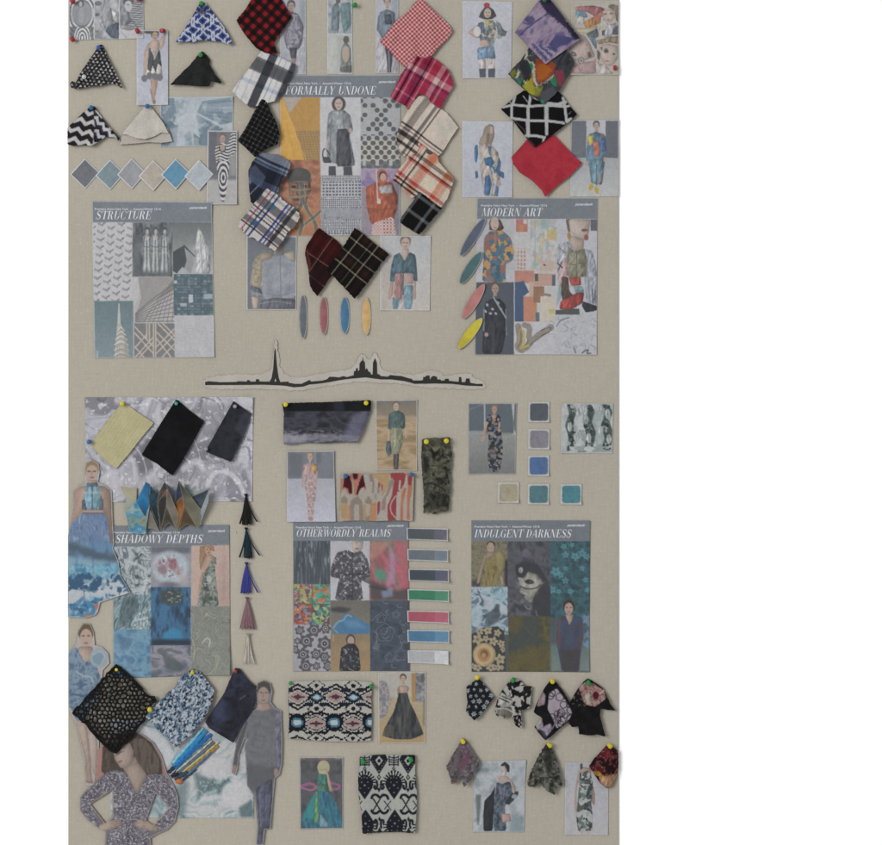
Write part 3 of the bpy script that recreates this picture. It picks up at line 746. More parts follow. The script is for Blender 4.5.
def header(c, x0, y0, x1, y1, col='6d757e'):
    c.rect(col, x0, y0, x1, y1)
def poster(label, view, quad, paint, ttl, tx0, ty, tx1, th, sub, logo, lift=1.0, **k):
    o = paper('trend_poster', label, 'poster', view, quad, paint, lift=lift, group='lettered trend posters', **k)
    title(o, ttl, tx0, ty, tx1, th, .22)
    small_text(o, 'subtitle_lettering', 'Première Vision New York  –  Autumn/Winter 15/16', *sub, bold=.012)
    small_text(o, 'logo_lettering', 'patternbank', *logo, shear=.35, bold=.02)
    return o
def p_structure(c):
    c.view('C').fill('b5b4b9'); x, y = c.xy()
    header(c, 40, 30, 700, 152)
    # cube lattice
    m = c.mrect(64, 153, 244, 521); u = (x + y * .08) % 46; v = (y + np.floor((x + y * .08) / 46) * 18) % 36
    cube = (np.abs(u - 18) < 13) & (np.abs(v - 18 - (u - 18) * .45) < 6); c.put('8b898d', m * cube * .85)
    cube2 = (np.abs(u - 34) < 8) & (np.abs(v - 14 + (u - 34) * .7) < 5); c.put('737176', m * cube2 * .85)
    c.rect('77777c', 247, 153, 434, 407); m = c.mrect(247, 153, 434, 407)
    c.mot(['43494d', '62676b', '7c8083'], 6, 8, m, sx=.6, sy=1.6)
    for q in (316, 356, 398):
        c.poly('9da0a4', [q - 22, 220, q, 205, q + 22, 225, q + 25, 390, q - 22, 395], a=.8); c.ell('4a4f52', q, 190, 12, 16); c.ell('a3a2a2', q, 197, 8, 12)
        for k in range(5): c.line('c0c1c3' if k % 2 else '54595d', [q - 14 + k * 6, 222 + (k % 3) * 8, q - 18 + k * 8, 300, q - 22 + k * 10, 385], 4, a=.75)
        c.line('5a5f63', [q - 20, 262, q, 272, q + 20, 258], 5, a=.7); c.line('b9babc', [q - 18, 300, q + 10, 290, q + 22, 310], 4, a=.5)
    c.rect('505457', 247, 380, 434, 407, a=.5, soft=3); c.rect('5f6468', 250, 210, 285, 400, a=.6, soft=2)
    m = c.mrect(434, 153, 622, 394); c.gy('63686b', 153, 'a4a6a8', 390, m); c.rect('a4a6a8', 520, 260, 560, 390, a=.6, soft=6)
    c.poly('bdbdbf', [556, 175, 572, 200, 600, 260, 612, 320, 612, 392, 540, 392, 545, 240]); c.line('8b8d90', [565, 210, 575, 390], 4); c.line('94969a', [590, 260, 596, 390], 4)
    c.poly('43494d', [436, 290, 490, 258, 540, 310, 520, 392, 480, 360, 455, 392, 436, 380], sm=0); c.poly('9fa1a3', [490, 270, 545, 320, 520, 392, 482, 390, 500, 330], sm=0, a=.8)
    m = c.mrect(249, 407, 442, 626); c.put('a9a6a6', m)
    c.poly('8c8886', [270, 410, 400, 407, 442, 407, 442, 470, 330, 530, 265, 580, 290, 500], sm=0, a=.8); c.poly('b4b2b4', [250, 410, 275, 410, 280, 480, 255, 560], sm=0)
    for k in range(9):
        c.line('5f5d5e', [262, 580 + k * 5, 330, 520 + k * 12, 442, 440 + k * 22], 4, a=.85); c.line('5f5d5e', [300 + k * 22, 620, 360 + k * 14, 520 - k * 8, 442, 420 + k * 6], 3, a=.7)
    m = c.mrect(440, 394, 630, 588); c.put('5d717c', m)
    gx, gy_ = np.floor((x - 440) / 15.5), np.floor((y - 394) / 13); rnd = np.abs(np.sin(gx * 12.9 + gy_ * 78.2) * 43758.5) % 1
    c.put('7f949e', m * (rnd > .78) * .6); c.put('43555f', m * (rnd < .35) * .6); c.put('41525b', m * (((y - 394) % 13) < 4) * .6); c.put('4a5d67', m * (((x - 440) % 31) < 5) * .7); c.rect('455864', 548, 396, 575, 588, a=.55, soft=1.5)
    c.rect('a9b1b6', 510, 490, 530, 528); c.rect('98a3a9', 470, 530, 500, 545); c.rect('8fa2ab', 580, 488, 622, 512); c.rect('a5adb2', 440, 425, 456, 440)
    m = c.mrect(66, 521, 250, 800); c.gy('5f757c', 521, '778990', 790, m)
    c.poly('b4b1aa', [181, 532, 186, 532, 192, 632, 176, 632], sm=0); c.poly('aaa69e', [176, 628, 192, 628, 206, 672, 216, 700, 226, 735, 230, 800, 162, 800, 166, 735, 172, 672], sm=0)
    for k, (yy, hw) in enumerate(((652, 12), (672, 18), (694, 24), (718, 29), (744, 31), (768, 33))): c.line('cbc7bd', [192 - hw, yy + 9, 186, yy - 6, 196, yy - 8, 196 + hw, yy + 9], 5, a=.85); c.line('6e6c68', [192 - hw, yy + 14, 195, yy, 196 + hw, yy + 14], 3, a=.7)
    for xx in (176, 186, 196, 206, 216): c.line('77746f', [xx, 735, xx, 800], 2.5, a=.7)
    c.poly('8f8b86', [206, 672, 216, 700, 226, 735, 230, 800, 212, 800, 208, 735], sm=0, a=.6); c.rect('b8b6b6', 78, 755, 86, 800, a=.7)
    c.rect('737376', 254, 626, 444, 800)
    mm = c.mrect(256, 626, 444, 800)
    for pts in ([256, 640, 345, 735], [256, 670, 345, 768], [256, 732, 302, 788], [256, 788, 345, 690], [276, 788, 345, 712], [256, 742, 312, 680], [314, 626, 314, 700], [326, 626, 326, 712], [345, 626, 345, 788], [355, 626, 355, 788], [365, 626, 444, 705], [388, 626, 444, 682], [355, 662, 444, 752], [355, 692, 430, 788], [355, 740, 444, 652], [355, 770, 444, 680], [382, 788, 444, 722]):
        c.put('b9ab9d', c.mline(pts, 6, sm=0) * mm)
    m = c.mrect(445, 590, 640, 800); c.put('b1b0b4', m); c.put('a2a1a6', m * stripe(y, 0, 3, 10, soft=2) * .5); c.put('a8a7ac', m * stripe(x, 0, 3, 14, soft=2) * .4)
poster('trend poster of buildings and lattices titled STRUCTURE', 'C', [56, 52, 620, 57, 633, 786, 69, 789], p_structure, 'STRUCTURE', 95.5, 219.3, 151, 8.3, (95, 210.2, 66), (189.5, 209, 18), curl=(0, 3, 2, 1), border=('b3b3b8', .6), warp=.15)

# ================================================================ top middle: checks and plaids
def p_coatgirl(c):
    c.view('D').fill('a3a4ae'); c.rect('7f858f', 245, 0, 262, 180, a=.7, soft=3); c.rect('7c8b92', 345, 0, 372, 140, a=.7, soft=4); c.poly('b3b4bc', [340, 190, 372, 180, 372, 367, 300, 367], a=.6)
    c.head(300, 30, 18, 'a58c82', '4f4846', 'up')
    c.poly('7a7884', [265, 70, 300, 55, 335, 70, 362, 130, 355, 200, 340, 240, 280, 245, 262, 180]); c.speck('94929e', 2, 4, .55, c.mpoly([265, 70, 335, 70, 355, 200, 280, 245]))
    c.poly('4e4c54', [290, 235, 330, 235, 325, 290, 300, 290]); c.poly('9a8078', [300, 285, 325, 285, 320, 330, 305, 320])
paper('photo_print', 'runway photo of a grey coat partly behind the red buffalo check', 'photo print', 'D', [243, -50, 372, -50, 374, 366, 245, 368], p_coatgirl, lift=.9, border=('b1b1b8', .8), group=G_PH)
def p_twophotos(c):
    c.view('D').fill('b5b6bb'); c.rect('8f969c', 482, -60, 597, 165); c.mot(['7d8a90', '9aa2a6', 'adaeb2'], 5, 8, c.mrect(482, -60, 597, 165))
    c.poly('6f7f88', [500, 30, 525, 10, 540, 40, 535, 150, 495, 150]); c.poly('5f8086', [540, 20, 590, 10, 597, 120, 560, 165, 545, 100], a=.8); c.ell('5d5c60', 530, 5, 12, 14); c.line('55626a', [530, 60, 528, 160], 5)
    c.rect('a5a8a4', 482, 175, 597, 360); c.rect('b3b6b4', 482, 175, 525, 360, a=.8, soft=3); c.poly('7f8480', [545, 240, 565, 200, 590, 230, 597, 350, 540, 350]); c.ell('5e5a56', 570, 195, 15, 18); c.ell('ae9a8e', 568, 265, 18, 40, a=.9)
    c.line('b5b07a', [520, 180, 508, 300], 4, a=.6); c.poly('4b4f50', [540, 330, 597, 320, 597, 358, 540, 355], a=.6)
paper('photo_print', 'narrow sheet with two stacked street photos under a green pin', 'photo print', 'D', [476, -50, 600, -50, 602, 364, 478, 364], p_twophotos, lift=.9, group=G_PH, border=('b9b9bd', .6))
def p_denimcoat(c):
    c.view('D').fill('aaaab4'); c.rect('8a93a0', 790, -50, 826, 140, a=.8, soft=4); c.poly('b5b1b8', [713, 180, 826, 200, 826, 360, 713, 360], a=.7)
    c.head(770, 10, 15, 'ab938a', '5a5250', 'up'); c.poly('6f7c8c', [735, 60, 770, 45, 808, 62, 815, 160, 795, 190, 745, 190, 725, 150]); c.poly('4c525c', [755, 70, 790, 70, 795, 120, 760, 120]); c.line('5d6878', [730, 80, 722, 150], 8)
    c.ell('a58c84', 740, 200, 8, 12); c.poly('474a54', [752, 190, 800, 190, 795, 300, 788, 360, 772, 360, 770, 300]); c.line('8c8a94', [778, 250, 780, 355], 5)
paper('photo_print', 'street photo of a denim coat and leggings behind the red gingham', 'photo print', 'D', [712, -50, 826, -50, 827, 361, 713, 361], p_denimcoat, lift=.9, border=('aeaeb6', .8), group=G_PH)
pin('D', 603, 30, 'green', 'green push pin beside the two stacked street photos', 2, (25, 0))
def p_formally(c):
    c.view('D').fill('b4b3b8'); x, y = c.xy()
    header(c, 200, 300, 900, 478)
    m = c.mrect(245, 478, 441, 590 + 196); c.put('b98a45', m)
    c.poly('d09a42', [245, 480, 262, 500, 380, 790, 245, 790], sm=0); c.poly('a79c90', [258, 478, 352, 478, 292, 555], sm=0)
    c.put('a5793c', c.mpoly([290, 560, 350, 480, 441, 480, 441, 640, 330, 640], sm=0) * stripe(x + y * .3, 0, 2.5, 8, soft=2) * .7)
    m = c.mpoly([318, 640, 441, 640, 441, 788, 365, 788], sm=0); c.put('a8834f', m); c.put('7d6240', m * np.maximum(stripe(y, 0, 3, 12, 3), stripe(x - y * .2, 0, 3, 14, 3)) * .7)
    c.line('e0ac52', [258, 490, 372, 785], 5, a=.5, sm=0); c.line('b07f38', [275, 600, 320, 790], 3, a=.5, sm=0)
    # portrait with tartan scarf
    c.view('d1'); m = c.mrect(14, 36, 304, 590); c.put('9c654c', m); c.mot(['8a5641', 'a46a4f', 'b0785a', '965f48'], 9, 2, m); c.put('8a5a45', c.mrect(190, 40, 300, 300, 3) * stripe(c.X * .7 + c.Y, 0, 2, 7) * .4)
    c.poly('ae6f4e', [14, 420, 130, 370, 200, 350, 304, 420, 304, 590, 14, 590], soft=1.6); c.poly('855f4d', [72, 180, 228, 180, 236, 250, 205, 330, 160, 372, 110, 345, 78, 280], soft=1.0); c.ell('4d4a48', 150, 148, 84, 58); c.ell('5a5755', 128, 128, 40, 26, a=.5, soft=3); c.rect('4a4a49', 66, 165, 238, 195, a=.8, soft=1.5)
    c.ell('2c2523', 112, 226, 16, 8); c.ell('2c2523', 190, 222, 13, 7); c.line('5c4236', [140, 215, 128, 275, 148, 282], 8, a=.8); c.ell('5f3a34', 135, 318, 24, 9); c.line('b39080', [110, 190, 160, 186, 205, 190], 6, a=.5)
    for pts, w in (([166, 190, 172, 260, 176, 330, 150, 390, 120, 420], 24), ([190, 340, 210, 400, 250, 450, 276, 520, 270, 590], 24), ([304, 400, 250, 450, 180, 500, 130, 520], 20), ([130, 420, 180, 470, 150, 590], 20), ([75, 300, 150, 300, 215, 285], 10), ([90, 245, 160, 250, 225, 240], 8)):
        c.line('4f625c', pts, w, a=.75, soft=.8); P_ = np.array(pts, float).reshape(-1, 2); c.line('b3a58c', (P_ + (w * .8, 3)).ravel().tolist(), 4, a=.75); c.line('a59a84', (P_ - (w * .8, 3)).ravel().tolist(), 4, a=.6)
    c.view('D')
    # grey coat
    c.rect('b8b8bd', 443, 478, 638, 860); c.head(533, 508, 22, 'b3a097', '4e4845', 'bob')
    c.poly('868b90', [480, 560, 505, 540, 560, 540, 590, 565, 604, 640, 585, 660, 615, 810, 570, 820, 480, 790, 470, 720]); c.poly('9ba0a5', [512, 545, 555, 545, 565, 640, 520, 640]); c.poly('4a4d54', [523, 632, 580, 632, 598, 812, 520, 818])
    c.line('70757a', [500, 560, 490, 700, 480, 780], 5); c.poly('45474c', [484, 815, 518, 815, 520, 860, 482, 860], sm=0); c.poly('45474c', [556, 818, 596, 815, 602, 860, 556, 860], sm=0)
    c.line('3e4044', [462, 790, 452, 750, 466, 722, 490, 760], 6); c.poly('45474c', [452, 770, 488, 770, 498, 800, 458, 798]); c.line('b5a49c', [476, 690, 470, 730], 9); c.ell('b09a90', 590, 640, 8, 12)
    # houndstooth
    m = c.mrect(446, 860, 641, 1160); c.put('a9abb0', m); sc = np.where(y < 890, 8, np.where(y < 965, 16, np.where(y < 1020, 10, np.where(y < 1075, 6, np.where(y < 1128, 9, 14)))))
    c.put('454954', m * (((x % sc) > sc * .36) & ((y % sc) > sc * .36)) * .8); c.put('8d9098', m * ((y > 1020) & (y < 1075)) * .6)
    # dots
    m = c.mrect(641, 478, 834, 825); c.put('a2a2a6', m); uu = x + np.where(np.floor(y / 23) % 2 > 0, 20, 0); r = np.hypot((uu - 641) % 40 - 20, (y % 23) - 11.5)
    rnd = vnoise(np.floor(uu / 40) * 3.3, np.floor(y / 23) * 2.7, 4); on = np.where(y < 660, rnd > .35, rnd > .12)
    c.put('b5b09a', m * sstep(660, 700, y) * .7); c.put('55575c', m * sstep(13.5, 11.5, r) * on); c.rect('5c5e63', 641, 790, 834, 825, a=.8)
    for q in (658, 722, 788): c.rect('a9a9ad', q - 8, 785, q + 8, 812)
    # coral jacket
    m = c.mrect(643, 826, 830, 1160); c.put('8f8390', m); c.mot(['7b6a92', 'a389a8', '8f93a4'], 8, 3, c.mrect(643, 826, 830, 920)); c.rect('6f707a', 800, 900, 830, 1160, a=.7, soft=3)
    c.poly('a9563e', [665, 920, 715, 895, 790, 890, 825, 960, 820, 1020, 800, 1090, 690, 1100, 670, 1010]); c.ell('a65c44', 745, 865, 28, 36); c.ell('3c3030', 748, 862, 18, 22); c.ell('b59384', 750, 868, 15, 20); c.poly('b0adae', [725, 915, 790, 905, 798, 945, 740, 950]); c.put('6f6d74', c.mpoly([725, 915, 790, 905, 798, 945, 740, 950]) * (((x % 12) < 6) ^ ((y % 12) < 6)) * .6)
    c.line('c9b7b2', [717, 830, 725, 990], 5); c.rect('c2b4b0', 722, 975, 738, 1000); c.line('7c3f30', [670, 1020, 740, 1030, 815, 1015], 5, a=.7); c.line('8c4634', [700, 960, 705, 1010], 6, a=.6)
    mq = c.mpoly([700, 1095, 800, 1060, 815, 1160, 695, 1160]); c.put('b58d88', mq); c.put('c9b8b4', mq * (((x % 16) < 8) ^ ((y % 16) < 8)) * .8); c.put('8d4d48', mq * (x > 750) * (((x % 16) < 8) & ((y % 16) < 8)) * .8)
poster('trend poster of checks and tweeds titled FORMALLY UNDONE', 'D', [245, 370, 836, 368, 834, 1155, 245, 1156], p_formally, 'FORMALLY UNDONE', 285, 94.6, 375.5, 8.3, (283, 84.6, 68), (378.5, 83, 17.5), border=('b0b0b6', .5))
def p_shirt(c):
    c.view('F').fill('6b7079'); c.poly('8f9199', [125, 175, 190, 150, 235, 155, 300, 160, 328, 190, 328, 380, 265, 385, 150, 390, 130, 350, 100, 300, 110, 220]); c.mot(['7f828c', '8d909a', '9a9ba4'], 9, 4, c.mpoly([165, 180, 300, 170, 328, 200, 328, 380, 160, 390]))
    c.poly('ab9f88', [120, 190, 155, 160, 215, 155, 205, 190, 160, 200, 155, 300, 140, 335, 95, 320, 110, 240]); c.poly('a89d8a', [262, 165, 315, 150, 322, 205, 290, 200])
    c.poly('63666f', [98, 318, 150, 335, 160, 365, 120, 360]); c.poly('898f9a', [100, 345, 155, 358, 150, 380, 105, 372]); c.poly('b8a296', [105, 375, 140, 378, 138, 435, 112, 435]); c.poly('5f636c', [150, 395, 220, 380, 328, 390, 328, 438, 150, 438])
    c.poly('9a8478', [215, 118, 262, 118, 258, 160, 225, 160]); c.line('6e717b', [246, 165, 250, 380], 4); c.line('70737d', [180, 360, 240, 375, 320, 350], 5, a=.7); c.line('777a84', [300, 220, 290, 340], 6, a=.5); c.speck('8a7f6c', 2, 7, .6, c.mpoly([120, 190, 155, 160, 160, 200, 155, 300, 140, 335, 95, 320]))
    c.line('a9abb2', [150, 410, 230, 395, 300, 410], 4, a=.5)
paper('photo_print', 'photo of a grey sweatshirt with knitted tan sleeves below the plaids', 'photo print', 'F', [82, 82, 328, 79, 326, 441, 82, 443], p_shirt, lift=.9, border=('b7b6ba', .9), group=G_PH)
def p_denimgirl(c):
    c.view('a2').fill('b3b0ae'); c.gy('aeb0b4', 30, 'b5b0aa', 800); c.poly('a79b8e', [40, 380, 150, 200, 160, 800, 50, 800], a=.5, soft=6)
    c.head(300, 112, 50, 'b59d92', '7a6a5e', 'up'); c.poly('b59d92', [262, 170, 335, 170, 330, 250, 290, 300, 262, 240])
    c.poly('4f6a78', [180, 240, 240, 205, 290, 300, 340, 205, 405, 235, 425, 500, 385, 500, 375, 420, 200, 425, 190, 510, 140, 500, 155, 340]); c.poly('5f7a87', [230, 230, 270, 270, 260, 410, 215, 410], a=.6)
    c.poly('a67878', [205, 425, 270, 420, 268, 690, 240, 690, 180, 650]); c.poly('b3958f', [288, 420, 370, 420, 385, 530, 330, 530, 288, 545]); c.line('3d5666', [278, 290, 278, 640], 12)
    c.poly('6f8fa2', [170, 660, 245, 690, 215, 785, 170, 785]); c.poly('6f8fa2', [285, 548, 380, 535, 375, 700, 355, 785, 290, 785]); c.poly('8ba5b4', [320, 560, 360, 560, 350, 700, 330, 700], a=.7)
    c.poly('b09084', [150, 505, 180, 510, 170, 640, 140, 690, 125, 660]); c.poly('b09084', [388, 505, 405, 500, 408, 680, 380, 690]); c.poly('b7b2b4', [250, 700, 285, 640, 290, 785, 225, 785], a=.8)
paper('photo_print', 'photo of a woman in a teal denim shirt with pink hem', 'photo print', 'a2', [42, 38, 560, 40, 548, 802, 42, 800], p_denimgirl, lift=.9, curl=(0, 2, 1, 0), border=('bcbabf', .8), group=G_PH)

# ---- plaid swatches, left chain
def p_buffalo(c):
    c.view('D'); u, v = c.rot(42, 175, 100, .5)
    weave(c, '8c2630', [(0, 4.2, '161417', 8.6, 1)], [(0, 4.2, '161417', 8.6, 1)], u, v)
cloth('fabric_swatch', 'red and black buffalo check cloth at the top edge', 'D', [118, -20, 240, -20, 306, 86, 262, 150, 216, 214, 236, 262, 210, 272, 170, 262, 128, 238, 70, 165, 31, 104, 80, 45], p_buffalo, 5, [185, 0], 3, [(200, 20, 200, 240, 40, 4), (80, 60, 130, 220, 22, 2)], pink=(.3, 2))
def p_bigplaid(c):
    c.view('D'); u, v = c.rot(24, 170, 235, .35)
    weave(c, 'c4c2c0', [((165, 390), 8.5, '1a1c26', None, 1), ((128, 340), 1, '7886a8', None, .8), ((40, 430), 1.2, '7886a8', None, .8), ((235, 330), 1.2, '5f6a96', None, .8), ((262, 340), 1, '6a74a0', None, .7), ((290, 400), 9, '1a1c24', None, 1), ((250, 430), 1.4, '8890aa', None, .7)],
          [((150, 320), 13, '484a4e', None, .95), ((185, 262), 1, '8c96b4', None, .8), ((80, 385), 1.4, '7e8cb0', None, .8), ((70, 400), 1.0, '8c98b8', None, .7), ((275, 385), 12, '4a4c50', None, .9), ((250, 470), 1.4, '7484ac', None, .8), ((120, 500), 1, '8c98b8', None, .6)], u, v)
cloth('fabric_swatch', 'large white and black plaid with blue lines under the buffalo check', 'D', [168, 232, 188, 245, 215, 268, 270, 295, 326, 322, 318, 352, 290, 395, 262, 455, 225, 500, 160, 515, 104, 532, 60, 498, 10, 450, 50, 395, 90, 345, 140, 275], p_bigplaid, 9, [190, 260], 3, [(180, 270, 60, 470, 26, 2), (250, 300, 190, 500, 30, 2)], pink=(.25, 2))
def p_blackgrid(c):
    c.view('E'); u, v = c.rot(28, 150, 60, .5)
    weave(c, '161618', [(0, .62, '9a9a9e', 4.6, .84)], [(0, .62, '9a9a9e', 4.6, .84)], u, v)
cloth('fabric_swatch', 'black cloth with a fine white window-pane grid', 'E', [156, -98, 180, -90, 205, -33, 232, 20, 246, 75, 236, 122, 180, 148, 150, 165, 126, 187, 84, 145, 40, 105, 66, 65, 92, 20, 120, -35], p_blackgrid, 14, [165, -80], 3, [(150, 0, 150, 160, 34, 3)])
def p_blueplaid(c):
    c.view('a3'); u, v = c.rot(25, 300, 50, .4)
    weave(c, '4a5268', [(-14, 10, '2a2d38', None, .5), (23, .8, 'a9b3c4', None, .9), (19, 1, '9aa5b8', None, .7), (10, 10, '23262e', None, .5)],
          [(-6, 9, '8b8f9c', None, .9), (-.2, 1, '1b1e24', None, .9), (2.4, .9, 'a4acba', None, .9), (6, .9, '90989f', None, .8), (13.5, 13, '22242c', None, .85), (30, 12, '4b556e', None, .8), (46, 10, '23252d', None, .7)], u, v)
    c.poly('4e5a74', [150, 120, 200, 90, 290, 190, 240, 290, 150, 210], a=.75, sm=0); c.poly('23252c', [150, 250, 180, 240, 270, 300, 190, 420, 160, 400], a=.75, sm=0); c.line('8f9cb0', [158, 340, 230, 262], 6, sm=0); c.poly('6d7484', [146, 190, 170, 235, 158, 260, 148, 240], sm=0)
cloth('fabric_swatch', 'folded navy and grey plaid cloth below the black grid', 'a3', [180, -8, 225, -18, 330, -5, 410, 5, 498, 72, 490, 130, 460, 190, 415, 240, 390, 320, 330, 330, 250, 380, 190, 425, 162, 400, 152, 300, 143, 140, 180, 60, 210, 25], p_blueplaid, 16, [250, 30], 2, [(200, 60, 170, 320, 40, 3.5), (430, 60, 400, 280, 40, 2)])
def p_tartan(c):
    c.view('a3'); u, v = c.rot(38, 310, 285, .45)
    dash = lambda w: (np.sin(v * w) > -.3)
    weave(c, 'bcb6b2', [(4, 1.0, '7d2f52', None, .9), (9, 1.4, '26304e', None, 1), (13.6, 1.8, '1e2e78', None, 1), (26, 2, '223486', None, 1), (30, 1.4, '2a3a80', None, .9), (34.5, 4, '222226', None, .95), (0, 2, 'a9a098', None, .5)],
          [(14, 9, '4a4a4c', None, .9), (22, 1.4, '303036', None, .95), (25, 1, '6a6666', None, .9), (28.5, 1.4, '303036', None, .9), (33, .8, '504a4e', None, .9), (36, 6, '525052', None, .9), (41, 1.4, '26262c', None, .95), (4, 3, '77736f', None, .8)], u, v)
    for t, col in ((13.6, '223284'), (26, '22348c'), (9, '2c5a78'), (4, 'a03a64'), (30, '3a4888')): c.put(col, stripe(u, t, 1.7) * (np.sin(v * 2.1 + t) > -.15) * .85)
    for t, col in ((28.5, '1e1e22'), (22, '2a2a2e'), (41, '1e1e22')): c.put(col, stripe(v, t, 1.3) * (np.sin(u * 2.1 + t) > -.1) * .8)
    c.ell('2f5f90', 205, 580, 30, 22, a=.7); c.ell('2f6a8c', 350, 450, 26, 22, a=.7); c.ell('b0345c', 90, 640, 12, 10)
cloth('fabric_swatch', 'white tartan cloth with blue, black and pink dashes and fringed edges', 'a3', [300, 285, 340, 312, 400, 350, 440, 395, 500, 430, 550, 470, 582, 525, 555, 570, 520, 620, 470, 660, 440, 720, 400, 770, 370, 818, 310, 780, 270, 760, 190, 710, 130, 690, 90, 640, 42, 610, 80, 555, 140, 490, 180, 430, 240, 370], p_tartan, 20, [320, 320], 2, [(300, 330, 120, 620, 40, 1.5), (430, 430, 330, 760, 40, 2)], fray=.9)
def p_maroon(c):
    c.view('F'); u, v = c.rot(35, 435, 42, .4)
    weave(c, '3d1c22', [(6, 3, '5a2028', 9, .8), (17, .8, '8b7a70', None, .9), (0, 1, '6a2a30', None, .7)], [(10, 10, '5a232b', None, .6), (26, .8, '96887c', None, .9), (31, 10, '241a1e', None, .8), (44, .9, '80706a', None, .9)], u, v)
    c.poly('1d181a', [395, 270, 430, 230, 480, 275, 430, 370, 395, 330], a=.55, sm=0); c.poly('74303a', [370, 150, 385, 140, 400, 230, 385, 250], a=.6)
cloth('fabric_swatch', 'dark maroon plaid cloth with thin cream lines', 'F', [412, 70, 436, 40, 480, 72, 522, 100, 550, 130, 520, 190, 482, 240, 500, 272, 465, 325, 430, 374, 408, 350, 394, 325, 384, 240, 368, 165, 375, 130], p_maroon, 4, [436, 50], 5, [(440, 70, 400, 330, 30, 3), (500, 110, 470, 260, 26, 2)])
def p_brownplaid(c):
    c.view('F'); u, v = c.rot(38, 615, 42, .3)
    weave(c, '23221d', [(3, 4, '2b2c24', None, .5), (9.5, 1.0, 'a79d86', None, .95), (16, 5, '4a3026', None, .6), (22, .9, '8f8878', None, .8), (29, 1, 'a79d86', None, .95), (36, 5, '4a3026', None, .6)],
          [(3, 5, '4a2e26', None, .6), (10, 1.0, 'a79d86', None, .95), (17, 6, '1d2019', None, .6), (23.5, .9, '98907e', None, .85), (30, 6, '4e3226', None, .6), (36.5, 1, 'a79d86', None, .95), (43, 5, '22231c', None, .5)], u, v)
cloth('fabric_swatch', 'square black and brown plaid cloth with cream lines, tilted like a diamond', 'F', [612, 40, 660, 75, 720, 125, 780, 170, 740, 220, 690, 290, 640, 355, 612, 388, 570, 345, 520, 290, 475, 245, 520, 185, 570, 110], p_brownplaid, 10, [612, 50], 3, [(620, 80, 620, 360, 60, 2)], fray=.55, wr=(.6, 9))
for cx, cy, rx, ry, col, nm in ((359, 475, 20, 108, '5f6672', 'slate grey'), (460, 470, 22, 94, '9a5a5e', 'dusty red'), (563, 468, 24, 91, '3f739a', 'blue'), (668, 473, 23, 93, 'cfa566', 'amber')):
    def p(c, col=col): c.fill(col).mot([hx(col) * .95, hx(col) * 1.05], 6, 4).border('b5b0aa', .55)
    th = np.linspace(0, 2 * np.pi, 40, endpoint=False)
    pts = np.stack([cx + rx * np.sign(np.cos(th)) * np.abs(np.cos(th)) ** 1.15, cy + ry * np.sign(np.sin(th)) * np.abs(np.sin(th)) ** .95], 1).ravel()
    cxp, cyp = vpts('F', [cx, cy])[0]
    shape('paper_leaf', nm + ' pointed oval paper leaf in the upright row of four', 'paper leaf', 'F', pts, p, lambda x, y, cxp=cxp, cyp=cyp: 2.4 + 2.6 * ((y - cyp) / 20) ** 2 - .9 * ((x - cxp) / 4.5) ** 2, mat='paper', fray=.05, thick=.6, group='upright paper leaves', step=.6, grain=.03)

# ---- plaid swatches, right chain
def p_gingham(c):
    c.view('G'); u, v = c.rot(47, 330, 230, .5)
    weave(c, 'd2c2ba', [(0, 1.9, '98202f', 3.25, .84)], [(0, 1.9, '98202f', 3.25, .84)], u, v)
cloth('fabric_swatch', 'red and white gingham cloth beside the denim coat photo', 'G', [300, 40, 335, 8, 372, 4, 430, 60, 500, 125, 555, 180, 580, 222, 540, 285, 490, 330, 440, 392, 350, 430, 240, 478, 190, 430, 140, 365, 100, 330, 74, 305, 110, 250, 150, 195, 190, 145, 260, 95, 285, 60], p_gingham, 6, [345, 20], 3, [(340, 40, 280, 380, 60, 5), (420, 100, 420, 360, 50, 3), (200, 160, 140, 340, 40, 2)])
def p_pink(c):
    c.view('G'); u, v = c.rot(30, 365, 365, .4)
    weave(c, '9c3a54', [((285, 510), 1.7, '17141a', None, 1), ((320, 500), 1.5, 'cdb9bd', None, .84), ((350, 520), 5, '5f2848', None, .6), ((390, 500), 1.4, '1a161c', None, 1), ((412, 520), 1.3, 'c9b2b6', None, .84), ((432, 530), 2.2, 'ad2c3c', None, 1), ((480, 560), 5.5, 'cfc4ba', None, .84), ((520, 530), 1.8, '6a2c48', None, .84), ((540, 560), 2, 'd2c4c2', None, .8), ((210, 600), 2, 'c9a8b4', None, .7)],
          [((330, 410), 6, '7d2030', None, .7), ((300, 520), 3, '5a2a4c', None, .8), ((250, 545), 1.6, 'd0bcc0', None, .8), ((270, 600), 5, '8c2248', None, .6), ((200, 640), 1.6, 'c9a8b0', None, .7), ((440, 560), 6, 'd0c8b8', None, .75), ((440, 660), 2.4, '5a2444', None, .8), ((470, 710), 4, 'a02c3c', None, .8)], u, v)
cloth('fabric_swatch', 'raspberry pink plaid cloth with black stripes under the gingham', 'G', [362, 362, 400, 385, 440, 412, 470, 424, 510, 460, 548, 492, 572, 545, 590, 602, 545, 680, 496, 772, 430, 728, 398, 682, 345, 662, 300, 725, 268, 778, 244, 745, 205, 728, 172, 708, 142, 694, 180, 610, 230, 510, 300, 430], p_pink, 10, [400, 400], 2.5, [(380, 400, 200, 680, 50, 2.5), (480, 460, 420, 680, 60, 2.5)], fray=.45)
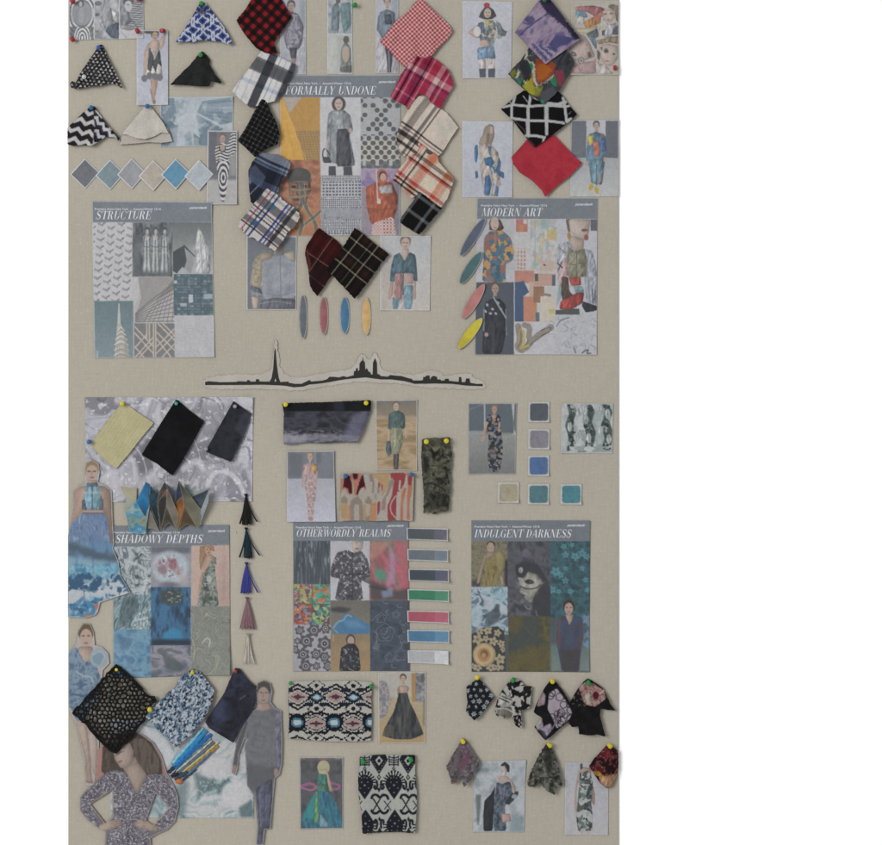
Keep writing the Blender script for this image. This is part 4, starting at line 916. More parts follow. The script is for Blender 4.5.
def p_cream(c):
    c.view('H'); u, v = c.rot(36, 345, -60, .4)
    weave(c, 'c3b6aa', [((295, 60), 6.5, '4a4546', None, .84), ((345, 80), 1.6, 'cbc4bc', None, .84), ((385, 60), 3.2, '544e50', None, .9), ((415, 80), 1.3, '2a2628', None, .95), ((340, 160), 1, 'b8a8a0', None, .6), ((230, 110), 3, '4a4546', None, .8)],
          [((330, 125), 1.6, '201c1e', None, 1), ((420, 225), 1.2, '201c1e', None, .8), ((260, 150), 4.5, '262224', None, .9), ((225, 200), 3, '221e20', None, .9), ((320, 190), 1.4, '3a3234', None, .7), ((220, 260), 1.2, '4a3a3a', None, .7)], u, v)
    c.poly('c6c0b4', [470, 60, 560, 0, 610, 90, 540, 170, 470, 130], a=.6, soft=3)
cloth('fabric_swatch', 'cream plaid cloth with black stripes in the right-hand chain', 'H', [270, -60, 345, -130, 420, -120, 470, -60, 540, -10, 590, 50, 622, 92, 580, 150, 540, 215, 498, 278, 470, 300, 400, 290, 330, 290, 262, 312, 225, 285, 200, 250, 186, 165, 205, 85, 238, 22, 250, 0], p_cream, 8, [345, -60], 2.5, [(330, -20, 300, 260, 60, 2.5), (460, 0, 440, 260, 60, 2)], fray=.3)
def p_redcream(c):
    c.view('H'); u, v = c.rot(36, 345, 200, .4)
    weave(c, 'c4b4a2', [((365, 240), 3.4, '9c3038', None, .84), ((300, 390), 1.7, '26222a', None, .95), ((330, 410), 1, '5a5458', None, .7), ((280, 360), 1.4, 'd0c8c0', None, .84), ((430, 310), 5.5, 'b44a34', None, .8), ((230, 390), 2.5, 'a03038', None, .84), ((370, 430), 4, 'b05044', None, .7), ((500, 390), 1, 'd0c6bc', None, .6), ((540, 430), 5, 'b8482c', None, .8), ((480, 580), 5, 'b06a58', None, .7)],
          [((330, 290), 1.8, '1b1719', None, 1), ((440, 350), 1.8, '1b1719', None, .8), ((365, 320), 2.0, 'cfc6be', None, .84), ((350, 350), 1.6, '1f191b', None, .95), ((400, 400), 3, '9c2c34', None, .84), ((420, 500), 6.5, 'c9bcaa', None, .8), ((230, 470), 2, '1b1719', None, 1), ((210, 490), 1.8, 'cdc0b8', None, .8), ((270, 540), 2, '1f191b', None, .95), ((230, 430), 3.4, '8e2630', None, .84), ((460, 270), 4, 'b04a34', None, .6)], u, v)
    c.ell('c0562c', 450, 320, 36, 30, a=.5, soft=4); c.ell('c25a2c', 560, 440, 30, 22, a=.5, soft=4)
cloth('fabric_swatch', 'red, orange and cream plaid cloth with black checks', 'H', [345, 198, 400, 232, 450, 268, 478, 292, 486, 340, 540, 400, 592, 456, 570, 520, 545, 590, 500, 658, 450, 625, 380, 590, 340, 570, 285, 590, 250, 545, 210, 500, 162, 462, 190, 400, 240, 340, 290, 280], p_redcream, 13, [350, 220], 2.5, [(350, 240, 250, 520, 50, 2.5), (460, 300, 460, 600, 60, 3)], fray=.4)
def p_blackcheck(c):
    c.view('H'); u, v = c.rot(36, 350, 545, .3)
    weave(c, '18181a', [(1.5, 3, '707276', 17.5, .9)], [(4, 3.2, '74767a', 17, .9)], u, v)
cloth('fabric_swatch', 'black and grey check cloth, lowest of the right-hand chain', 'H', [350, 542, 400, 580, 460, 625, 508, 660, 460, 715, 400, 785, 348, 848, 300, 820, 240, 785, 208, 750, 240, 700, 290, 630], p_blackcheck, 17, [350, 560], 2, [(350, 580, 330, 820, 60, 2)], fray=.4)

# ================================================================ top right: modern art
def p_beret(c):
    c.view('I').fill('b3b4be'); c.poly('a9aab6', [250, 200, 305, 150, 305, 385, 230, 385], a=.6, soft=5)
    c.poly('4a4a4c', [150, 60, 180, 25, 215, 50, 228, 80, 205, 95, 165, 95, 140, 85]); c.ell('b59d93', 184, 65, 17, 24); c.ell('a8343c', 181, 26, 15, 12)
    c.ell('6a5a54', 178, 62, 4, 2); c.ell('6a5a54', 192, 62, 4, 2); c.ell('8a5050', 185, 78, 6, 2.5)
    c.poly('b59a90', [160, 110, 130, 125, 85, 160, 120, 185, 145, 190, 150, 150]); c.poly('9ba0a2', [215, 110, 245, 130, 280, 160, 240, 195, 225, 180, 240, 150]); c.poly('6b7474', [225, 100, 250, 120, 262, 150, 282, 155, 270, 180, 235, 170], a=.9)
    c.poly('5d6a80', [135, 115, 165, 105, 180, 200, 150, 210]); c.poly('8c8e84', [180, 100, 215, 100, 225, 200, 185, 240, 160, 215]); c.poly('b7a870', [165, 98, 190, 95, 205, 120, 180, 140])
    c.patch(['5f6f74', 'a89a8a', '8a7b70', 'b5aaa0', '6a7a7c', '55606a'], 2.2, 6, c.mpoly([190, 120, 222, 105, 230, 180, 205, 235, 160, 205, 150, 160, 175, 170])); c.ell('c2bfc2', 133, 155, 18, 26); c.ell('b59a90', 165, 215, 20, 18)
    c.poly('6f8fae', [135, 235, 215, 225, 225, 290, 180, 285, 135, 295]); c.poly('8fa8be', [140, 240, 200, 235, 195, 260, 145, 262], a=.7); c.line('4a6a8c', [180, 240, 182, 290], 4); c.line('7a8a94', [205, 195, 210, 245], 14, a=.8)
    c.poly('c0b2ae', [142, 292, 175, 290, 175, 340, 145, 340]); c.poly('c0b2ae', [188, 290, 220, 288, 220, 340, 190, 340]); c.poly('4d5560', [142, 338, 176, 336, 175, 380, 145, 380], sm=0); c.poly('4d5560', [187, 338, 222, 336, 220, 380, 187, 380], sm=0)
paper('photo_print', 'photo of a woman in a red beret, scarf and denim skirt', 'photo print', 'I', [61, 4, 306, 8, 301, 384, 62, 386], p_beret, lift=.9, border=('b9b8c0', .6), group=G_PH)
def p_artpaper(c):
    c.view('a4').fill('b0a6a0'); c.border('aaa496', 4)
    c.poly('a5686c', [120, 70, 300, 60, 400, 80, 440, 100, 330, 180, 250, 130, 120, 110]); c.poly('6f8f9c', [122, 110, 180, 105, 235, 140, 250, 180, 215, 190, 170, 165, 122, 190]); c.poly('b8b8b2', [122, 185, 170, 170, 215, 200, 215, 260, 122, 255]); c.poly('b8804c', [220, 230, 280, 195, 390, 150, 400, 240, 320, 270, 250, 300, 215, 280])
    c.poly('b06a5a', [300, 190, 400, 110, 420, 160, 390, 230, 310, 230], a=.7); c.poly('b5ab94', [130, 310, 230, 300, 350, 270, 350, 330, 240, 360, 130, 340]); c.line('9a8a6a', [130, 300, 240, 300, 350, 270], 8)
    c.poly('5f6468', [230, 360, 350, 300, 370, 380, 300, 420]); c.poly('6f8c98', [240, 370, 300, 390, 340, 420, 345, 520, 310, 480]); c.line('3f5a68', [290, 400, 330, 510], 6)
    # portrait top right
    c.poly('83756a', [455, 70, 500, 45, 580, 60, 580, 260, 545, 200, 540, 120]); c.poly('b8b2ac', [400, 170, 470, 260, 440, 380, 360, 380, 380, 240]); c.poly('baa69e', [430, 110, 500, 95, 540, 130, 530, 200, 480, 245, 440, 200]); c.ell('6e5e56', 435, 150, 20, 8); c.ell('6e5e56', 500, 145, 18, 8); c.ell('8a5a58', 468, 212, 16, 7); c.line('9a867c', [470, 150, 460, 190], 5)
    c.poly('b7b2b6', [450, 270, 560, 240, 530, 400, 400, 400]); c.poly('565a64', [520, 300, 580, 260, 580, 370, 510, 370]); c.poly('585c66', [400, 330, 430, 310, 430, 380, 400, 370]); c.line('8a8688', [470, 290, 455, 390], 5)
    # cat and doll faces
    c.poly('b8a49c', [130, 350, 220, 380, 270, 450, 330, 600, 220, 640, 80, 640, 55, 560, 90, 460, 160, 430]); c.ell('5c5654', 100, 570, 34, 22, 30); c.ell('8f8a86', 100, 572, 14, 12); c.poly('7c5a5a', [240, 550, 275, 545, 290, 600, 255, 610]); c.ell('75706e', 180, 640, 36, 38); c.ell('a59c98', 180, 640, 24, 26); c.ell('55504e', 180, 642, 10, 10); c.line('7a6a66', [230, 480, 260, 460], 8)
    c.poly('8a7866', [340, 430, 450, 400, 580, 380, 580, 470, 480, 450, 360, 470]); c.poly('bba89c', [370, 480, 460, 460, 580, 490, 580, 600, 500, 700, 430, 690, 380, 600]); c.ell('6b6862', 445, 538, 28, 26); c.ell('3e3c3a', 445, 540, 12, 11); c.ell('a8a39a', 525, 570, 32, 26); c.ell('5c5852', 527, 572, 15, 13); c.ell('9a6a60', 455, 645, 24, 8); c.poly('6f5a4e', [380, 500, 410, 500, 400, 540], sm=0)
    c.poly('5f5d58', [345, 520, 385, 560, 375, 640, 350, 620]); c.poly('b29694', [70, 700, 200, 660, 330, 640, 340, 780, 80, 780]); c.poly('bcb4b0', [340, 660, 440, 690, 520, 780, 340, 790]); c.line('9a5a58', [150, 720, 170, 755, 195, 715], 8); c.line('8f7a78', [230, 770, 250, 735, 270, 770], 7); c.ell('a87a82', 325, 640, 16, 20, a=.7); c.ell('a9746e', 95, 765, 30, 10, a=.7)
    c.ell('8a7e7a', 360, 658, 8, 10)
paper('collage_sheet', 'pastel collage page of faces and rainbow in the top right corner', 'collage', 'a4', [76, 14, 577, 8, 577, 792, 60, 796], p_artpaper, lift=.9, curl=(0, 0, 0, 2), border=('b5b0a8', .5), group=G_PH)
pin('a4', 537, 740, 'red', 'red push pin in the corner of the pastel collage page', 1.6, (-5, -28), .85)
def p_bluecoat(c):
    c.view('J').fill('b0b2be'); c.gy('b3b5c0', 180, 'acaebc', 550)
    c.poly('9a8a7c', [170, 205, 195, 190, 215, 200, 218, 250, 200, 300, 150, 310, 140, 280, 160, 240]); c.poly('b5a094', [195, 200, 215, 205, 212, 240, 195, 240])
    c.poly('b2a79e', [140, 290, 200, 290, 235, 330, 250, 400, 235, 545, 165, 545, 150, 420]); c.poly('3f6a94', [165, 360, 200, 350, 220, 380, 205, 400, 175, 395]); c.poly('3f6a94', [120, 300, 135, 290, 138, 340, 130, 385, 120, 370]); c.poly('41699a', [170, 450, 190, 440, 205, 480, 195, 540, 168, 540]); c.poly('4470a0', [210, 480, 235, 500, 235, 545, 225, 545])
    c.poly('3f6a94', [240, 355, 250, 380, 240, 420, 265, 430, 265, 460, 240, 445, 220, 420, 232, 390]); c.poly('3d6790', [190, 390, 215, 400, 225, 430, 205, 440]); c.poly('4a5f86', [185, 300, 205, 300, 200, 350, 190, 340], a=.8); c.poly('86786e', [180, 235, 195, 240, 185, 320, 175, 300], a=.7); c.poly('506a90', [122, 425, 135, 420, 138, 455, 125, 460]); c.poly('b89e92', [232, 465, 245, 465, 250, 490, 235, 495])
    c.line('c4bcb6', [205, 410, 225, 470, 215, 520], 10, a=.7)
paper('photo_print', 'photo of a long-haired woman in a blue and white coat', 'photo print', 'J', [60, 176, 309, 180, 305, 551, 60, 551], p_bluecoat, lift=.9, border=('bab9c2', .8), group=G_PH)
def p_colorblock(c):
    c.view('J').fill('a9abb0'); c.rect('666a74', 594, 176, 668, 358); c.rect('60646e', 762, 176, 830, 358); c.rect('b0b1b8', 668, 172, 762, 360); c.gy('9c9fa2', 360, 'b3b3b4', 545, c.mrect(590, 360, 830, 550, 2)); c.speck('7f838a', 4, 4, .6, c.mrect(590, 330, 670, 380), a=.5)
    c.head(717, 200, 15, 'ae968a', '4d4b4e', 'up'); c.poly('5f7a92', [675, 245, 715, 228, 760, 245, 768, 330, 755, 400, 745, 490, 690, 480, 682, 400, 666, 370]); c.poly('bfae4e', [672, 250, 700, 245, 705, 290, 680, 298]); c.poly('b06a5a', [700, 280, 730, 275, 735, 350, 708, 350]); c.poly('4f6ea0', [732, 270, 762, 262, 762, 330, 735, 320]); c.poly('8f7a70', [730, 235, 755, 240, 750, 265], a=.8)
    c.poly('6f93a4', [690, 370, 750, 360, 745, 480, 715, 490, 690, 470]); c.line('4c6a80', [718, 390, 716, 490], 5); c.line('b58a6e', [735, 430, 728, 480], 6); c.ell('b59a3e', 690, 500, 11, 18, 20); c.ell('b59a3e', 718, 515, 10, 19, -15); c.ell('a98e82', 672, 385, 7, 12); c.ell('a98e82', 758, 365, 7, 14)
paper('photo_print', 'runway photo of a colour-block tunic and yellow shoes at the right edge', 'photo print', 'J', [593, 172, 826, 170, 826, 546, 588, 549], p_colorblock, lift=.9, border=('adadb2', .6), group=G_PH)
def p_modern(c):
    c.view('K').fill('b3b2b8'); header(c, 100, 20, 720, 136); x, y = c.xy()
    c.rect('a9a9ae', 122, 138, 304, 432); c.rect('b5b5bb', 122, 375, 304, 432, a=.7)
    coat = c.mpoly([160, 225, 185, 195, 245, 190, 285, 225, 302, 290, 295, 330, 262, 350, 262, 432, 150, 432, 158, 300]); c.patch(['36586c', '3d6276', '4a6a7c', 'ac7a4a', 'b8884e', '8a5e56', '47687c', '7a6a70'], 3.4, 11, coat, ws=1.6, sy=1.5)
    c.poly('55463e', [185, 150, 190, 138, 235, 138, 255, 180, 240, 192, 185, 190]); c.ell('b59f94', 210, 158, 20, 32); c.line('9a6a5a', [212, 205, 214, 255], 9); c.ell('a07060', 212, 178, 7, 3)
    # dark runway
    c.rect('4b525d', 118, 433, 300, 775); c.head(212, 462, 19, 'a0887a', '5d5048', 'up'); c.poly('33363e', [165, 530, 195, 510, 235, 510, 262, 540, 268, 650, 240, 770, 150, 770, 155, 640]); 
    for px, py in ((175, 540), (200, 560), (225, 530), (240, 560), (190, 580), (168, 570), (215, 580)): c.ell('a5aaae', px, py, 7, 5, px % 90)
    c.line('83908f', [205, 505, 262, 600], 8); c.line('8c9294', [160, 560, 158, 660], 7, a=.7); c.line('8c9294', [262, 560, 265, 680], 6, a=.6); c.ell('a08a80', 170, 678, 9, 10); c.line('3f454f', [205, 640, 200, 770], 10, a=.8)
    # painted panels
    c.rect('b4b2b4', 304, 138, 492, 622); c.rect('b06a66', 310, 138, 365, 198); c.rect('b8804c', 325, 165, 345, 195); c.rect('b5b0ae', 345, 140, 362, 160); m = c.mrect(308, 275, 358, 372); c.put('b07a6a', m * (((x % 15) < 9) & ((y % 19) < 13)) * .85)
    c.patch(['aaaaa8', 'b3a78e', '93a5a8', 'b7b5b4', 'aaa0a4', 'b4b2b6', 'b6b0a4'], 3.2, 5, c.mrect(378, 138, 500, 375), ws=1.3, sy=1.4); c.rect('7da09e', 425, 140, 452, 185, a=.8, soft=2); c.rect('b8a25c', 455, 185, 500, 235, a=.7, soft=2); c.line('b5a160', [440, 200, 430, 300], 7, a=.6); c.line('6e8f98', [400, 150, 398, 340], 5, a=.5); c.rect('b79f92', 420, 330, 490, 380, a=.8, soft=3); c.ell('4f4a48', 443, 352, 6, 4)
    c.rect('b5796c', 304, 378, 395, 438); c.rect('b58f80', 395, 392, 495, 450); c.rect('4c5356', 398, 392, 414, 428); c.rect('4e6068', 478, 398, 494, 450); c.rect('3c5474', 304, 432, 345, 618); c.poly('3c5474', [310, 440, 345, 425, 372, 480, 345, 500, 350, 618, 304, 618], sm=0); c.rect('ba7a62', 345, 500, 405, 618); c.rect('b89a88', 372, 430, 395, 500); c.rect('8f6a54', 392, 452, 442, 530); c.rect('b57e54', 392, 530, 408, 590); c.rect('bfb3a4', 425, 500, 492, 618); c.rect('b9ae5c', 465, 560, 490, 580); c.rect('4f6a74', 402, 575, 420, 618); c.line('86766e', [440, 490, 470, 495], 12)
    # big portrait
    c.view('a5'); c.rect('b0b1ba', 528, -4, 772, 572); c.rect('595c64', 728, -4, 770, 66)
    c.poly('6a594e', [578, -4, 625, -4, 612, 40, 600, 80, 588, 60]); c.poly('b8aaa0', [604, -4, 730, -4, 722, 40, 715, 90, 690, 122, 640, 112, 605, 70, 596, 10]); c.poly('b09c90', [600, 90, 690, 120, 685, 175, 640, 190, 592, 150]); c.ell('7e4644', 692, 62, 20, 8); c.line('94806f', [698, 0, 708, 34, 692, 42], 5); c.ell('a67a46', 598, 95, 12, 22); c.ell('8f5048', 702, 106, 14, 18)
    c.poly('a9a9b4', [530, 150, 585, 130, 620, 150, 600, 330, 545, 350, 522, 300]); c.poly('b8999c', [545, 250, 595, 220, 580, 350, 545, 400, 528, 340]); c.line('3c3c44', [528, 260, 558, 290], 7); c.line('3c3c44', [556, 255, 530, 300], 6); c.line('55555e', [540, 170, 580, 200], 5, a=.7)
    c.poly('a3a8b2', [680, 170, 740, 190, 766, 300, 770, 520, 740, 560, 700, 480, 690, 340]); c.line('6f7888', [715, 200, 705, 330, 730, 520], 7, a=.7); c.line('4a4e58', [738, 420, 742, 500], 9, a=.8); c.line('4a4e58', [755, 430, 752, 480], 7, a=.8)
    c.poly('8d8a76', [590, 165, 640, 190, 690, 172, 708, 240, 700, 345, 585, 345, 586, 240]); c.line('5c594c', [645, 190, 642, 345], 5); c.line('5c594c', [592, 265, 636, 270], 5); c.line('5c594c', [655, 262, 700, 258], 5); c.poly('a6a28c', [598, 210, 636, 215, 634, 258, 600, 255]); c.line('6a675a', [690, 180, 700, 340], 7)
    c.poly('5a4a44', [556, 340, 592, 345, 600, 430, 640, 470, 560, 500, 548, 420]); c.poly('a24a44', [592, 345, 668, 345, 672, 395, 612, 400]); c.poly('7d9aa2', [622, 398, 682, 402, 690, 440, 640, 445]); c.poly('a5443e', [640, 440, 690, 440, 680, 500, 610, 545, 540, 540, 548, 490, 600, 470]); c.poly('34353a', [680, 490, 768, 520, 766, 545, 700, 560, 676, 520]); c.poly('6a8a8c', [540, 380, 560, 420, 545, 480, 522, 520], a=.6)
    c.poly('43494a', [516, 545, 660, 535, 662, 574, 516, 574], sm=0)
    for k in range(14): c.line('6a6f6e', [520 + k * 10, 545, 522 + k * 10, 572], 2.5, a=.7)
    c.view('K')
    # paint stroke + scribbles
    c.rect('b5b4ba', 300, 622, 492, 775); c.line('8a8078', [320, 640, 330, 700, 315, 740, 345, 755, 400, 690, 475, 645], 30); c.line('6e675e', [325, 640, 338, 700, 318, 742], 5); c.line('6e675e', [365, 640, 372, 700, 340, 758, 410, 700, 470, 660], 6); c.line('b3a244', [345, 660, 350, 720, 325, 748, 370, 730], 9); c.line('b3a244', [330, 650, 320, 720], 5, a=.7); c.line('8a8078', [350, 635, 375, 640, 370, 690], 26); c.line('4e4a46', [425, 660, 474, 640, 472, 665, 430, 685], 4)
    c.rect('b0b0b6', 492, 586, 690, 775)
    rs = np.random.RandomState(5)
    for k in range(30):
        a, b_ = 470 + rs.rand() * 200, 600 + rs.rand() * 165; t = rs.rand() * 6.28; r = 12 + rs.rand() * 34
        c.line('6f7a8c' if k % 3 else '98908a', [a, b_, a + r * math.cos(t), b_ + r * math.sin(t), a + r * math.cos(t + .9), b_ + r * math.sin(t + .9)], 3, a=.65)
    c.line('4c566c', [620, 765, 650, 745, 640, 768, 660, 766], 6); c.line('5c6880', [500, 640, 520, 610, 560, 600], 5); c.line('56627a', [580, 740, 590, 765], 5)
poster('trend poster of painterly coats and collage titled MODERN ART', 'K', [127, 39, 693, 38, 689, 774, 116, 773], p_modern, 'MODERN ART', 481.5, 216.4, 541.5, 8.3, (481, 206.6, 66), (575, 205.5, 18), curl=(0, 0, 1, 0), border=('afafb5', .4))
for cx, cy, rl, rw, ang, col, nm in ((107, 222, 106, 22, -57, '545d72', 'dark slate'), (98, 366, 90, 24, -56, '466a6c', 'deep teal'), (110, 524, 96, 24, -58, 'bb7672', 'coral pink'), (94, 674, 92, 24, -52, 'c8b82c', 'bright yellow')):
    def p(c, col=col): c.fill(col).mot([hx(col) * .95, hx(col) * 1.05], 6, 4).border('aaa9ac', .4)
    th = np.linspace(0, 2 * np.pi, 40, endpoint=False); ca, sa = math.cos(math.radians(ang)), math.sin(math.radians(ang))
    lx, ly = rl * np.sign(np.cos(th)) * np.abs(np.cos(th)) ** .95, rw * np.sign(np.sin(th)) * np.abs(np.sin(th)) ** 1.15
    pts = np.stack([cx + lx * ca - ly * sa, cy + lx * sa + ly * ca], 1).ravel(); cp = vpts('K', [cx, cy])[0]
    shape('paper_leaf', nm + ' slanted paper leaf overlapping the painterly poster edge', 'paper leaf', 'K', pts, p, lambda x, y, cp=cp: 3.5 + .006 * ((x - cp[0]) ** 2 + (y - cp[1]) ** 2), mat='paper', fray=.05, thick=.6, group='slanted paper leaves', step=.6, grain=.03)
# ---- swatches in the art chain
def vband(pts, w):                               # a zigzag stroke as a closed outline
    P = np.array(pts, float).reshape(-1, 2); off = np.array([w, -w * .3]); return np.vstack([P - off, (P + off)[::-1]])
def p_red(c): c.view('J').fill('b02838').mot(['a82434', 'b62c3c', 'ac2636'], 10, 5)
cloth('fabric_swatch', 'plain crimson cloth below the black lattice cloth', 'J', [383, 262, 440, 255, 512, 248, 560, 300, 610, 352, 634, 376, 645, 380, 640, 394, 590, 445, 520, 500, 466, 552, 450, 520, 400, 470, 340, 430, 310, 390, 300, 356, 340, 312], p_red, 4, [450, 260], 4, [(330, 350, 460, 530, 30, 3), (600, 360, 470, 530, 40, -1.5)], mat='sheer', fray=.1, wr=(.6, 14))
def p_lattice(c):
    c.view('c5').fill('151416'); L = 'b4b4b6'
    for w, pts in ((18, [20, 168, 95, 150, 215, 162, 330, 152, 480, 165, 560, 140]), (20, [75, 248, 200, 266, 340, 268, 470, 284, 520, 262]), (20, [190, 378, 260, 378, 330, 392]), (20, [112, 70, 92, 152]), (20, [226, 55, 212, 162]), (30, [340, 150, 340, 270]), (22, [205, 160, 206, 266]), (20, [85, 155, 84, 248]), (20, [462, 100, 474, 165, 488, 270]), (28, [202, 266, 206, 378]), (22, [340, 268, 342, 370]), (16, [322, 390, 314, 430]), (26, [350, 140, 420, 150, 480, 130]), (14, [488, 262, 520, 250])): c.line(L, pts, w, sm=0)
    c.line(L, [168, 85, 226, 160], 5, sm=0); c.line(L, [64, 122, 95, 152], 6, sm=0); c.line('8a8a8e', [500, 220, 522, 200], 4, sm=0); c.line('77777c', [90, 250, 170, 330, 205, 400, 255, 458], 5, a=.6, sm=0)
    c.line('151416', [345, 375, 330, 410], 6, sm=0); c.line('151416', [470, 270, 490, 300], 6, sm=0)
cloth('fabric_swatch', 'black cloth with a white hexagon lattice, stitched edge', 'J', [362, 29, 380, 35, 400, 70, 470, 92, 500, 60, 524, 28, 550, 55, 590, 110, 622, 147, 580, 185, 540, 218, 500, 248, 455, 280, 414, 311, 395, 290, 350, 235, 310, 180, 248, 121, 290, 85, 330, 50], p_lattice, 8, [440, 60], 2, [(330, 70, 400, 270, 40, 2), (560, 80, 480, 250, 50, 2)], fray=.12)
def p_ikatmulti(c):
    c.view('c4').fill('3b3d42'); c.mot(['303236', '45474e', '3a3c40'], 4, 4, sx=.5, sy=2.2, rot=30); j = 4.0 * (c.n(1.0, 3, 1, sx=.45, sy=2.6, rot=32) - .5)
    def q(col, pts, a=1):
        X, Y = c.X.copy(), c.Y.copy(); c.X = X + j * .5; c.Y = Y + j * .75
        m = c.mpoly(pts, .8, 0); c.X, c.Y = X, Y; c.put(col, m * a)
    q('96442a', [200, 440, 280, 430, 350, 480, 335, 540, 275, 605, 215, 625, 196, 545]); q('b05c22', [215, 480, 270, 470, 320, 520, 270, 590, 220, 600, 205, 540]); q('8a3a48', [340, 530, 400, 520, 412, 590, 385, 645, 360, 620]); q('a09a2c', [105, 640, 165, 575, 190, 640, 250, 655, 215, 715, 160, 700]); q('b58a2c', [150, 600, 185, 520, 195, 600, 180, 650], .8); q('7f8430', [190, 660, 260, 640, 230, 720, 195, 712], .8)
    for pts in ([135, 380, 130, 450, 185, 470, 190, 590, 215, 645, 290, 600, 330, 560], [60, 590, 85, 510, 110, 590, 130, 620], [160, 420, 190, 400]): q('b8b4a4', np.array(vband(pts, 9)).ravel())
    q('2f7a52', [140, 470, 175, 470, 180, 520, 150, 520]); q('2f8058', [300, 590, 345, 565, 360, 640, 330, 640]); q('2f7a58', [60, 600, 85, 570, 100, 620, 80, 630]); q('7a7a2c', [10, 545, 45, 500, 60, 540, 40, 585]); q('2c2e32', [85, 470, 140, 440, 170, 520, 150, 600, 110, 610, 90, 560], .8); q('54565e', [220, 690, 330, 640, 350, 690, 270, 760], .8); q('2f8a60', [240, 740, 262, 735, 262, 770, 245, 770])
cloth('fabric_swatch', 'multicoloured blurred ikat cloth with an orange patch', 'I', [372, 260, 388, 232, 470, 236, 560, 238, 590, 275, 612, 312, 575, 380, 538, 442, 500, 480, 456, 517, 410, 480, 360, 440, 320, 405, 284, 366, 310, 335, 345, 300], p_ikatmulti, 12, [460, 260], 2, [(400, 280, 400, 460, 40, 2), (520, 270, 500, 450, 50, 2)], fray=.35)
def p_purple(c):
    c.view('c4').fill('8b7894'); c.mot(['7d6a8c', '92809a', '9c8a9e', '877592'], 6, 4, sx=.6, sy=1.8, rot=38, lo=.3, hi=.7); j = 2.4 * (c.n(1.2, 5, 2, sx=.5, sy=2.5, rot=38) - .5)
    def q(col, pts, a=1, soft=1.4):
        X, Y = c.X.copy(), c.Y.copy(); c.X = X + j; c.Y = Y - j; m = c.mpoly(pts, soft, 0); c.X, c.Y = X, Y; c.put(col, m * a)
    q('2b2640', [225, 20, 260, -10, 330, 10, 420, 150, 525, 292, 480, 305, 420, 215, 340, 150, 280, 100], .95); q('1c1a24', [400, 130, 525, 290, 500, 300, 430, 200], .8); q('3f3f70', [300, 330, 350, 262, 420, 280, 490, 288, 430, 340, 380, 350, 330, 390], .9); q('4a4878', [345, 250, 400, 240, 420, 280, 360, 275], .7)
    for k in range(5): q('3c4070' if k % 2 == 0 else 'a493ac', [165 + k * 26, 330 + k * 6, 190 + k * 26, 330 + k * 4, 300 + k * 16, 440 - k * 16, 278 + k * 18, 462 - k * 16], .8, .8)
    q('40406c', [110, 150, 160, 120, 205, 160, 150, 185], .8); q('4f4a80', [60, 240, 100, 225, 120, 265, 80, 280], .7); c.line('38366a', [95, 262, 150, 205, 290, 108], 9, soft=1.2); c.line('403e70', [110, 175, 150, 190, 180, 175], 8, soft=1.2); q('3f5a80', [255, 165, 290, 150, 285, 190, 260, 195], .7); q('45447a', [160, 230, 185, 215, 180, 265, 160, 260], .6); q('48467c', [225, 310, 255, 300, 250, 345, 230, 340], .8); c.line('a594ac', [240, 120, 330, 200], 22, a=.4, soft=3)
cloth('fabric_swatch', 'violet and navy brush-painted cloth under a green pin', 'I', [430, 12, 455, -10, 482, -5, 530, 55, 585, 130, 638, 196, 590, 232, 530, 275, 466, 321, 430, 285, 380, 230, 316, 166, 350, 115, 395, 60], p_purple, 16, [458, 12], 3, [(450, 40, 430, 240, 40, 2), (520, 80, 560, 200, 30, 2)], mat='sheer', fray=.15)
pin('I', 460, 12, 'green', 'green push pin at the top of the violet cloth', 16.5, (5, -10))
pin('A', 58, 5, 'red', 'red push pin at the top left of the zebra triptych', 2, (25, 25))
pin('A', 397, -2, 'red', 'red push pin at the top right of the zebra triptych', 2, (-20, 10))
pin('A', 56, 188, 'red', 'red push pin at the bottom left of the zebra triptych', 2, (30, 30))
pin('A', 376, 146, 'red', 'red push pin at the left of the dress sketch', 4, (28, 38))
pin('A', 514, 152, 'red', 'red push pin at the right of the dress sketch', 3, (-26, 12))
pin('A', 692, 18, 'green', 'green push pin holding the blue ikat triangle', 5, (12, 14))
pin('A', 188, 238, 'blue', 'blue push pin holding the tiny-triangle cloth', 5, (15, 5))
pin('A', 124, 384, 'white', 'white push pin in the corner of the tiny-triangle cloth', 11, (8, 5))
pin('A', 688, 270, 'green', 'green push pin holding the plain black triangle', 5, (12, 14))
pin('B', 155, 86, 'blue', 'blue push pin holding the chevron cloth', 5, (10, 16))
pin('B', 430, 80, 'blue', 'blue push pin holding the plain white cone', 6, (8, 14))

# ================================================================ the city skyline cut-out
def p_card(c):
    c.view('L').fill('bab3a9'); c.mot(['b5aea3', 'beb7ad'], 12, 3)
top = [35, 152, 90, 142, 140, 138, 180, 142, 215, 136, 232, 120, 238, 50, 243, 36, 250, 60, 258, 135, 300, 150, 350, 143, 400, 132, 450, 128, 468, 112, 486, 78, 500, 90, 512, 100, 524, 72, 536, 92, 548, 130, 600, 138, 640, 142, 680, 128, 700, 130, 730, 145, 770, 136, 800, 138, 806, 150, 835, 158]
bot = [845, 182, 780, 184, 720, 180, 640, 176, 600, 166, 540, 166, 480, 160, 430, 168, 370, 178, 310, 188, 260, 184, 180, 182, 100, 184, 38, 180]
lx = [190 + a / 2.845 for a in top[::2]]
sk = shape('skyline_cutout', 'cream card cut-out with a black city skyline and iron tower', 'cut-out', 'L', top + bot, p_card, lambda x, y: 1.0 + .8 * vnoise(x / 30, y / 9, 4) + 1.2 * sstep(362, 345, y), mat='paper', fray=.9, thick=.9, grain=.02, sm=1)
